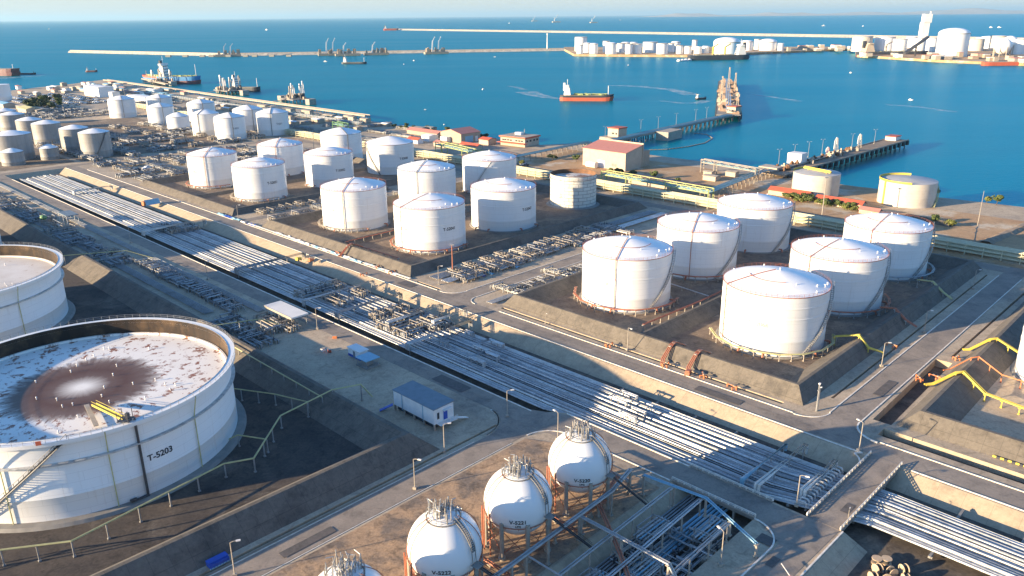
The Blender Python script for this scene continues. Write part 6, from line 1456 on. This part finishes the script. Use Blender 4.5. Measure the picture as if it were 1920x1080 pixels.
platform('loading platform with raised arms alongside the blue-hulled ship', 304, 159, 30, 40, 5)
pier('breakwater pier strip running along the left coast outside the berths', (497, 700), (510, 1480), 7, 1.8, 'concrete', 16)
pier('second outer mooring strip at the far left port', (536, 1290), (562, 1450), 5, 2, 'concrete', 14)
# floating boom line in the bay
bp = [(1218, 281), (1250, 280), (1290, 275), (1322, 268), (1336, 259), (1325, 252), (1300, 250)]
mb = MB()
for a_, b_ in zip(bp[:-1], bp[1:]):
    A_, B_ = G(a_[0], a_[1], SEA+.2), G(b_[0], b_[1], SEA+.2); n = max(2, int((B_-A_).length/3))
    for i in range(n): p = A_.lerp(B_, i/n); q = A_.lerp(B_, (i+.8)/n); mb.tube([p, q], .45, 6)
o = build('floating_boom', mb, 'foam'); tag(o, 'curved dark floating boom line on the water by the long jetty', 'boom')
# ---------------------------------------------------------------- ships and boats
def ship(label, p, az, L_, B_, hull, lower=None, house='ship_white', name='tanker', house_end=-1, free=4.0, hh=14, cranes=0, tanks=True, funnel='hull_black', boot='hull_red', mast=True):
    t = thing(name, label, 'ship', p, az); n = 17; st = [i/(n-1) for i in range(n)]
    def half(s): 
        if s > .82: return B_/2*sqrt(max(0, 1-((s-.82)/.18)**2.0))
        if s < .08: return B_/2*(.72+.28*s/.08)
        return B_/2
    def sec(z0, z1, k0=1.0, k1=1.0):
        mb = MB(); vs = []
        for s in st:
            h = half(s); rk = (L_*.035 if s > .8 else 0)*(s-.8)/.2; sh = 1.6*max(0, (s-.75)/.25)**2
            vs += [(-L_/2+L_*s, -h*k0, z0), (-L_/2+L_*s, h*k0, z0), (-L_/2+L_*s+rk, -h*k1, z1+sh), (-L_/2+L_*s+rk, h*k1, z1+sh)]
        fs = []
        for i in range(n-1):
            a = 4*i; b = a+4; fs += [(a, b, b+2, a+2), (a+1, a+3, b+3, b+1), (a+2, b+2, b+3, a+3)]
        fs += [(0, 2, 3, 1)]; mb.add(vs, fs); return mb
    build('hull', sec(free*(.62 if boot == 'hull_red' else .45), free), hull, t); build('boot_topping', sec(-1.0, free*(.62 if boot == 'hull_red' else .45)+.01, .98, 1.0), boot, t)
    build('deck', MB().box((0, 0, free+.1), (L_*.78, B_*.9, .3)), 'deck', t)
    hx_ = house_end*L_*.36; hs = MB(); w_, l_ = B_*.86, L_*.13
    for k in range(4): hs.box((hx_-.0, 0, free+hh*(k+.5)/4*.85), (l_*(1-.12*k), w_*(1-.06*k), hh/4*.86))
    hs.box((hx_, 0, free+hh*.9), (l_*.5, B_*1.02, hh*.12)); H0 = build('superstructure', hs, house, t)
    wd = MB()
    for k in range(4): wd.box((hx_+l_*.5*(1-.12*k)*(-house_end)+.05*(-house_end), 0, free+hh*(k+.55)/4*.85), (.2, w_*.8, hh*.05))
    build('windows', wd, 'glass', H0)
    build('funnel', MB().box((hx_+house_end*L_*.06, 0, free+hh*.8), (L_*.04, B_*.25, hh*.75)), funnel, t)
    if mast: build('mast', MB().tube([(hx_, 0, free+hh*.9), (hx_, 0, free+hh*1.5)], .35, 6).box((hx_, 0, free+hh*1.25), (.4, B_*.3, .4)).tube([(-house_end*L_*.42, 0, free), (-house_end*L_*.42, 0, free+hh*.9)], .45, 6), house, t)
    if tanks:
        dk = MB(); r = random.Random(int(L_))
        for i in range(22): dk.box((r.uniform(-.22, .38)*L_*(-house_end), r.uniform(-.38, .38)*B_, free+1.0), (r.uniform(1, 4), r.uniform(1, 3), r.uniform(1, 2.6)))
        for y in (-.12, 0, .12): dk.tube([(-.24*L_*(-house_end), y*B_, free+1.6), (.38*L_*(-house_end), y*B_, free+1.6)], .3, 6)
        build('deck_pipes', dk, 'lime' if cranes == 0 else 'deck', t)
    for i in range(cranes):
        cx2 = (-.1+.2*i)*L_*(-house_end)-0; build('crane', MB().tube([(cx2, 0, free), (cx2, 0, free+hh*.8)], 2.4, 8).beam((cx2, 0, free+hh*.75), (cx2+L_*.1, B_*.2, free+hh*1.05), 2.2), 'yellow' if cranes > 1 else 'wall_cream', t)
    return t
a = G(1050, 188.5, SEA); b = G(1148, 189, SEA); c = (a+b)/2; L_ = (b-a).length
ship('orange red coastal tanker with a white bridge house sailing across the bay', c, atan2(b.y-a.y, b.x-a.x), L_, L_*.19, 'hull_black', boot='hull_red', free=7.0, hh=13, funnel='ship_white')
ship('blue-hulled ship with white house moored at the far left berth', G(338, 157, SEA), GA+rad(-55), 74, 22, 'hull_blue', free=12, hh=22, boot='hull_maroon', funnel='hull_black', house_end=-1)
ship('small ship with an orange bow end and white house at the middle left berth', G(462, 171, SEA), GA+rad(-60), 46, 14, 'hull_black', free=6, hh=15, boot='hull_black', funnel='hull_black', tanks=False)
ship('red-decked tanker lying behind the berths at the far left', G(296, 149, SEA), GA+rad(95), 95, 17, 'hull_red', free=6, hh=9, boot='hull_blue', house='wall_cream')
ship('dark maroon bulk ship cut by the left edge of the picture', G(-18, 141, SEA), rad(-18), 150, 26, 'hull_maroon', free=13, hh=10, boot='hull_maroon', house_end=-1, tanks=False)
ship('low dark tug just off the bow of the maroon ship', G(48, 139.5, SEA), rad(-10), 46, 10, 'hull_black', free=2.5, hh=5, boot='hull_black', house='dark_steel', name='tug', tanks=False)
ship('dark ship with yellow cranes moored off the tank island', G(1347, 112, SEA), rad(8), 150, 26, 'hull_black', free=11, hh=24, boot='hull_black', house_end=1, cranes=2, funnel='hull_black')
ship('dark hulled ship with a pale stern moored left of the tall tower', G(1672, 106, SEA), rad(3), 175, 30, 'hull_black', free=12, hh=22, boot='hull_maroon', house_end=-1, cranes=1, house='wall_cream')
ship('low orange red barge at the right end of the far shore', G(1893, 122.5, SEA), rad(0), 110, 20, 'hull_red', free=7, hh=6, boot='hull_red', house_end=1, tanks=False, name='barge', mast=False)
ship('small dark ship sailing near the middle of the breakwater', G(664, 120, SEA), rad(-5), 58, 12, 'hull_black', free=4, hh=12, boot='hull_black', tanks=False, name='small_ship')
ship('small maroon workboat off the left coast', G(172, 135, SEA), rad(10), 22, 8, 'hull_maroon', free=3, hh=5, boot='hull_maroon', tanks=False, name='workboat')
ship('white-topped pilot boat beside the foamy ring left of the jetty head', G(1314, 186.5, SEA), rad(20), 15, 5, 'hull_black', free=2, hh=5, boot='hull_black', tanks=False, name='pilot_boat', mast=False, house='ship_white')
ship('tiny red and white vessel at the tip of the far breakwater', G(733, 57, SEA), rad(10), 120, 26, 'hull_red', free=14, hh=20, boot='hull_red', house='ship_white')
def buoy(k, px, py, s, lb):
    t = thing('small_boat', lb, 'boat', G(px, py, SEA), k*.8, 'tiny boats and buoys on the water')
    build('hull', MB().box((0, 0, .5*s), (5*s, 2*s, 1.0*s)).add([(2.5*s, -s, 0), (4*s, 0, s), (2.5*s, s, 0), (2.5*s, -s, s), (2.5*s, s, s)], [(0, 1, 3), (1, 2, 4), (3, 1, 4)]), 'ship_white', t); build('cabin', MB().box((-.4*s, 0, 1.5*s), (2*s, 1.5*s, 1.2*s)), 'ship_white', t)
bl = [(610, 116, 1.6, 'white speed boat below the long breakwater left of centre'), (906, 168, .8, 'tiny white boat alone in the open bay at the centre'), (757, 121, .9, 'tiny buoy left of centre below the breakwater, upper'), (776, 114, .9, 'tiny buoy below the breakwater crane'), (928, 107, .9, 'tiny boat near the end of the breakwater'), (1178, 123, .9, 'tiny buoy left of the tank island'),
      (1595, 137, 1.0, 'small buoy under the far shore in the right bay'), (1707, 188, .9, 'small buoy in the right bay'), (797, 206, .5, 'tiny buoy in the near bay'), (833, 234, .4, 'tiny buoy nearest the shore'), (92, 55, 5, 'faint vessel near the horizon at the left'), (500, 56.5, 5, 'faint white vessel near the horizon left of centre'), (1544, 49, 5, 'faint white vessel near the horizon at the right'), (1618, 50, 4, 'faint vessel right of it near the horizon'), (1858, 52, 4, 'faint vessel near the horizon far right, left of a pair'), (1873, 52, 4, 'faint vessel near the horizon far right, right of a pair'), (1163, 38, 6, 'faint vessel on the horizon above the tank island'), (955, 44, 5, 'faint vessel near the horizon above the bay')]
for k, (px, py, s, lb) in enumerate(bl): buoy(k, px, py, s, lb)
for k, (px, py, s, lb) in enumerate(((1002, 40, 26, 'left of the three distant crane vessels near the horizon'), (1043, 42, 32, 'middle and largest of the three distant crane vessels near the horizon'), (1113, 43, 26, 'right of the three distant crane vessels near the horizon'))):
    t = thing('crane_vessel', lb, 'ship', G(px, py, SEA), .3); build('hull', MB().box((0, 0, s*.25), (s*4, s*1.4, s*.5)), 'wall_cream', t); build('crane', MB().beam((-s, 0, s*.5), (-s*.9, 0, s*2.2), s*.25).beam((-s, 0, s*1.2), (s*.9, 0, s*3.6), s*.22), 'ship_white', t)
# mooring buoys in a row near the tank island
for i in range(5):
    o = build('mooring_float', MB().ball((0, 0, 1), 5.5, 12, .7), 'ship_white', None, True); o.location = G(1273+i*6.6, 115-.5*i, SEA); tag(o, 'white mooring float in the short row left of the ship with yellow cranes', 'float', 'white mooring floats in a row')
# ---------------------------------------------------------------- breakwaters
def mole(name, label, pts, wd, h, m='rock', top=None):
    t = thing(name, label, 'breakwater', G(*pts[0], SEA)); o = t.location.copy(); mb = MB(); tp = MB()
    for a_, b_ in zip(pts[:-1], pts[1:]):
        A_, B_ = G(*a_, SEA)-o, G(*b_, SEA)-o; d = (B_-A_).normalized(); x = Vector((-d.y, d.x, 0)); n = max(2, int((B_-A_).length/30)); r = random.Random(n); pv = None
        for i in range(n+1):
            p = A_.lerp(B_, i/n); j = [p+x*(-wd/2-r.uniform(0, 4))+Vector((0, 0, -2)), p-x*wd*.22+Vector((0, 0, h*r.uniform(.9, 1.1))), p+x*wd*.22+Vector((0, 0, h*r.uniform(.9, 1.1))), p+x*(wd/2+r.uniform(0, 4))+Vector((0, 0, -2))]
            if pv: mb.add(pv+j, [(0, 1, 5, 4), (1, 2, 6, 5), (2, 3, 7, 6)])
            pv = j
        tp.beam(A_+x*wd*.05+Vector((0, 0, h+.8)), B_+x*wd*.05+Vector((0, 0, h+.8)), wd*.22, 2.4)
    build('rubble', mb, m, t); build('crest_wall', tp, top or 'wall_cream', t); return t
mole('breakwater', 'long rock breakwater crossing the bay from the left to the tank island', [(133, 98.5), (420, 105), (640, 101.5), (1058, 95)], 22, 6)
mole('breakwater', 'far outer breakwater, a thin white line from left of centre to the right edge', [(745, 56.5), (1200, 63.5), (1640, 71), (1990, 78)], 60, 9, 'rock', 'concrete')
for k, (px, py) in enumerate(((428, 106), (620, 104), (706, 103), (818, 101), (652, 104.5))):
    p = G(px, py, SEA); t = thing('breakwater_berth', 'loading berth with white towers on the long breakwater, number %s from the left' % ('one', 'two', 'four', 'five', 'three')[k], 'platform', p, .3)
    g = MB(); r = random.Random(k)
    g.box((0, 0, 3), (70, 24, 6))
    for i in range(10): h = r.uniform(5, 14); g.box((r.uniform(-30, 30), r.uniform(-8, 8), 6+h/2), (r.uniform(3, 9), 6, h))
    build('platform', g, 'wall_beige', t)
    for i in range(2 if k in (0, 1, 3) else 1): h = 30+12*(k % 2); build('tower', MB().beam((-12+18*i, 0, 6), (-9+18*i, 0, 6+h*.75), 3).beam((-9+18*i, 0, 6+h*.7), (-2+18*i, 0, 6+h), 2), 'ship_white', t)
for i in range(9):
    p = G(316+i*27+(i % 3)*5, 106.8-.1*i, SEA); o = build('mooring_dolphin', MB().box((0, 0, 2.2), (14, 10, 6)), 'concrete'); o.location = p; tag(o, 'pale mooring block along the near side of the long breakwater', 'mooring block', 'mooring blocks along the breakwater')
o = thing('light_tower', 'thin white light tower near the right end of the long breakwater', 'tower', G(1026, 95.5, SEA)); build('tower', MB().cyl((0, 0, 4), 2.0, 44, 10, 1.2), 'ship_white', o); build('lantern', MB().cyl((0, 0, 48), 2, 4, 10), 'ship_white', o)
# ---------------------------------------------------------------- tank islands
def land_px(name, pts, h, m='concrete'):
    P = [G(x, y, SEA) for x, y in pts]; cz = sum(P, Vector())/len(P); mb = MB(); n = len(P)
    vs = [tuple(p+Vector((0, 0, -2))) for p in P] + [tuple(p*.996+cz*.004+Vector((0, 0, h))) for p in P]; mb.add(vs, [tuple(range(n, 2*n))] + [(i, (i+1) % n, n+(i+1) % n, n+i) for i in range(n)])
    if (P[1]-P[0]).cross(P[2]-P[1]).z < 0: mb.f = [f[::-1] for f in mb.f]
    return struct(name, mb, m)
land_px('island', [(1057, 95), (1076, 105.5), (1300, 107.5), (1400, 103), (1540, 96.5), (1612, 94.5), (1612, 90.5), (1300, 91), (1057, 91)], 5, 'sand')
land_px('headland', [(1606, 107), (1760, 117), (1935, 124), (1990, 124), (2090, 84), (1606, 84)], 5, 'sand')
def far_tank(px, py, wpx, hpx, label, group, shape='flat', m='white'):
    p = G(px, py, SEA+5); D = sqrt(p.x**2+p.y**2+H_**2); k = D/F_; R = wpx/2*k; H = hpx*k
    t = thing('distant_tank', label, 'storage tank', p+Vector((0, R, 0)), 0, group)
    build('shell', MB().lathe([(R, 0), (R, H)], 28), m, t, True)
    rise = {'flat': .04, 'cone': .2, 'dome': .35}[shape]*R; kk = 6
    build('roof', MB().lathe([(R, 0)] + [(R*cos(i/kk*pi/2)+.01, rise*sin(i/kk*pi/2)) for i in range(1, kk+1)], 28, (0, 0, H)), 'white_roof' if shape != 'dome2' else m, t, True)
    if hpx > 12: build('rim_rail', MB().lathe([(R+.1, -1.2), (R+.5, -1.2), (R+.5, .3), (R+.1, .3)], 28, (0, 0, H)), 'concrete', t)
    return t
IG = 'tanks on the tank island'; HG = 'tanks on the far right headland'
isl = [(1090, 96, 22, 24, 'tallest tank at the left end of the tank island', 'flat'), (1088, 101, 12, 15, 'slender tank in front of the tallest one at the left end', 'flat'), (1102, 99, 14, 16, 'white tank third from the left tip of the island', 'cone'), (1114, 101, 15, 17, 'white tank fourth from the left tip of the island', 'cone'),
       (1137, 98, 12, 19, 'narrow tall tank starting the second cluster of the island', 'flat'), (1147, 101.5, 20, 18, 'broad tank in the second cluster of the island', 'cone'), (1164, 99, 18, 16, 'tank ending the second cluster of the island', 'flat'), (1174, 98, 16, 16, 'rear tank left of the island centre', 'cone'), (1180, 101.5, 13, 17, 'narrow beige-lit tank left of the island centre', 'flat'), (1195, 101, 18, 17, 'tank at the island centre with bright left side', 'flat'),
       (1188, 97, 16, 15, 'hidden rear tank at the island centre', 'cone'), (1221, 99, 26, 18, 'wide tank right of the island centre', 'flat'), (1243, 101.5, 20, 18, 'cream tank right of the widest central one', 'flat'), (1258, 98, 14, 15, 'rear tank behind the cream one', 'flat'), (1268, 97, 16, 16, 'peaked rear tank right of the cream one', 'cone'), (1275, 101, 13, 14, 'narrow tank in front of the peaked one', 'flat'), (1291, 101, 13, 13, 'small tank left of the slim tower of the island', 'flat'),
       (1303, 93, 9, 16, 'slim tower-like tank of the island', 'flat'), (1310, 101, 13, 12, 'small tank right of the slim tower', 'flat'), (1324, 100, 12, 12, 'last small tank before the great dome', 'flat'), (1368, 102, 46, 20, 'great domed tank at the right of the island', 'dome'), (1403, 95, 20, 15, 'white tank right of the great dome', 'cone'), (1421, 93, 11, 17, 'narrow tank right of the great dome', 'flat'), (1444, 95, 30, 14, 'broad domed tank near the right end of the island', 'dome'), (1465, 95, 10, 12, 'small tank at the right end of the island', 'flat')]
for a_ in isl: far_tank(*a_[:5], IG, a_[5])
hl = [(1622, 97, 32, 24, 'cream flat tank at the left of the headland', 'flat', 'beige_tank'), (1665, 96, 32, 22, 'white tank with a cluttered top right of the cream one', 'flat', 'white'), (1691, 100, 22, 22, 'white tank in front, left of the tall tower', 'flat', 'white'), (1712, 90, 18, 16, 'rear white tank left of the tall tower', 'cone', 'white'), (1727, 101, 18, 24, 'bright white tank at the foot of the tall tower', 'flat', 'white'), (1750, 97, 18, 21, 'white tank right of the tall tower', 'flat', 'white'),
      (1770, 96, 14, 22, 'narrow tank left of the largest headland tank', 'flat', 'white'), (1797, 106.5, 46, 35, 'largest white tank of the headland, broad and domed', 'dome', 'white'), (1836, 96, 22, 18, 'beige tank right of the largest one', 'flat', 'beige_tank'), (1860, 91, 24, 16, 'rear white tank behind the spheres', 'cone', 'white'), (1878, 93, 24, 20, 'rear tank behind the white spheres', 'flat', 'beige_tank'), (1915, 102, 24, 22, 'white tank at the right edge of the headland', 'flat', 'white'), (1848, 86, 20, 12, 'small far tank on the headland', 'flat', 'white'), (1905, 88, 20, 12, 'small far tank near the right edge', 'flat', 'white')]
for a_ in hl: far_tank(*a_[:5], HG, a_[5], a_[6])
for k, (px, py, rp) in enumerate(((1886, 97, 12.5), (1898, 92, 12))):
    p = G(px, py+10, SEA+5); D = p.length; R = rp*D/F_; t = thing('distant_sphere', ('front white sphere on the far headland', 'rear white sphere on the far headland')[k], 'spherical tank', p+Vector((0, R, 0))); build('sphere', MB().ball((0, 0, R*1.25), R, 28), 'white', t, True)
    for i in range(8): build('leg', MB().cyl((R*.95*cos(i*pi/4), R*.95*sin(i*pi/4), 0), R*.06, R*1.2, 8), 'concrete', t)
p = G(1727, 96, SEA+5); k = p.length/F_
t = thing('tall_tower', 'tall white leaning-topped tower rising above the headland tanks', 'tower', p); build('shaft', MB().add([(x_*k*w_, y_*k*5, z_*k) for z_, w_, o_ in ((0, 1, 0), (44, 1, 0)) for x_, y_ in ((-6, -1), (5, -1), (5, 1), (-6, 1))], [(0, 1, 5, 4), (1, 2, 6, 5), (2, 3, 7, 6), (3, 0, 4, 7), (4, 5, 6, 7)]), 'ship_white', t)
build('head', MB().box((1.2*k, 0, 50*k), (12*k, 10*k, 13*k)), 'ship_white', t); build('top_mast', MB().box((6*k, 0, 58*k), (1.5*k, 1.5*k, 5*k)), 'ship_white', t)
r = random.Random(77)
for i in range(46):
    px = r.uniform(1612, 1930) if i > 16 else r.uniform(1475, 1605); py = (113+(px-1612)*.028+r.uniform(-12, -2)) if i > 16 else 95+r.uniform(-3, 1.2)
    if i > 16: py = min(py, 107+(px-1606)*.05-2.5)
    p = G(px, py, SEA+5); k = p.length/F_; w_, h_ = r.uniform(4, 13)*k, r.uniform(2.5, 7)*k; o = thing('port_shed', 'small pale shed or plant block on the low far shore', 'building', p, 0, 'sheds and plant blocks on the far shore')
    build('walls', MB().box((0, 0, h_/2), (w_, w_*1.3, h_)), r.choice(('wall_cream', 'ship_white', 'wall_beige', 'concrete')), o); build('roof', MB().box((0, 0, h_+.4), (w_*1.04, w_*1.34, .8)), r.choice(('concrete', 'ship_white', 'pink_roof')), o)
t = thing('conveyor', 'dark sloping conveyor between the moored ship and the headland tank', 'conveyor', G(1695, 107, SEA+5)); q = G(1735, 103, SEA+5)-G(1695, 107, SEA+5); k = 2.0
build('gallery', MB().beam((0, 0, 8), (q.x, q.y, 42), 6, 5), 'dark_steel', t); build('support', MB().box((q.x*.5, q.y*.5, 12), (3, 3, 24)), 'dark_steel', t)
# distant hills
def hills(name, y0, x0, x1, hmax, seed):
    r = random.Random(seed); n = 90; mb = MB(); ph = [r.uniform(0, 6) for _ in range(5)]
    def hgt(s): return hmax*max(0, (.55+.25*sin(s*7+ph[0])+.18*sin(s*17+ph[1])+.08*sin(s*37+ph[2])))*min(1, s*6, (1-s)*6)
    for i in range(n):
        s0, s1 = i/n, (i+1)/n; a = x0+(x1-x0)*s0; b = x0+(x1-x0)*s1
        mb.add([(a, y0, SEA-5), (b, y0, SEA-5), (b, y0+4000, hgt(s1)), (a, y0+4000, hgt(s0)), (b, y0+9000, SEA-5), (a, y0+9000, SEA-5)], [(0, 1, 2, 3), (3, 2, 4, 5)])
    return struct(name, mb, 'rock')
hills('hills', 36000, 6500, 15500, 210, 3); hills('hills', 38000, 14000, 30000, 260, 5)
# low smudges of foam on the bay: wakes
def wake(label, pts, w0, w1):
    t = MB(); P = [G(x, y, SEA+.03) for x, y in pts]; vs = []
    for i, p in enumerate(P):
        a = P[max(0, i-1)]; b = P[min(len(P)-1, i+1)]; d = (b-a).normalized(); x = Vector((-d.y, d.x, 0))*(w0+(w1-w0)*i/(len(P)-1))/2; vs += [tuple(p-x), tuple(p+x)]
    t.add(vs, [(2*i, 2*i+2, 2*i+3, 2*i+1) for i in range(len(P)-1)]); o = build('wake', t, M['wake']); o['kind'] = 'structure'; return o
def wake_mat():
    m = bpy.data.materials.new('wake_foam'); m.use_nodes = True; nt = m.node_tree; b = nt.nodes['Principled BSDF']; L = nt.links.new
    b.inputs['Base Color'].default_value = (.55, .66, .70, 1); b.inputs['Roughness'].default_value = .6
    tc = _n(nt, 'ShaderNodeTexCoord'); no = _n(nt, 'ShaderNodeTexNoise', Scale=.09, Detail=6, Roughness=.7); L(tc.outputs['Object'], no.inputs['Vector'])
    r = _n(nt, 'ShaderNodeValToRGB'); r.color_ramp.elements[0].position = .36; r.color_ramp.elements[1].position = .66; r.color_ramp.elements[1].color = (.6, .6, .6, 1); L(no.outputs[0], r.inputs[0]); L(r.outputs[0], b.inputs['Alpha']); return m
M['wake'] = wake_mat()
wake('w', [(1050, 185.5), (1030, 183), (1005, 178), (985, 172)], 9, 34); wake('w', [(985, 168), (965, 163), (950, 161)], 10, 6)
wake('w', [(1140, 160), (1200, 162), (1260, 168), (1300, 178)], 10, 26); wake('w', [(1240, 189), (1275, 193), (1310, 193), (1325, 188)], 8, 16)
wake('w', [(1400, 176), (1450, 182), (1500, 190)], 6, 12); wake('w', [(1660, 196), (1720, 200), (1790, 210)], 8, 10)
wake('w', [(0, 147), (60, 143), (84, 141)], 30, 10)
# ---------------------------------------------------------------- haze
hz = MB().box((0, 99000, 296), (284000, 206000, 612))
m = bpy.data.materials.new('air_haze'); m.use_nodes = True; nt = m.node_tree; nt.nodes.clear()
pv = nt.nodes.new('ShaderNodeVolumePrincipled'); pv.inputs['Color'].default_value = (.48, .74, .90, 1); pv.inputs['Density'].default_value = HAZE; pv.inputs['Anisotropy'].default_value = 0.2
ou = nt.nodes.new('ShaderNodeOutputMaterial'); nt.links.new(pv.outputs[0], ou.inputs['Volume'])
o = build('haze', hz, m); o['kind'] = 'stuff'
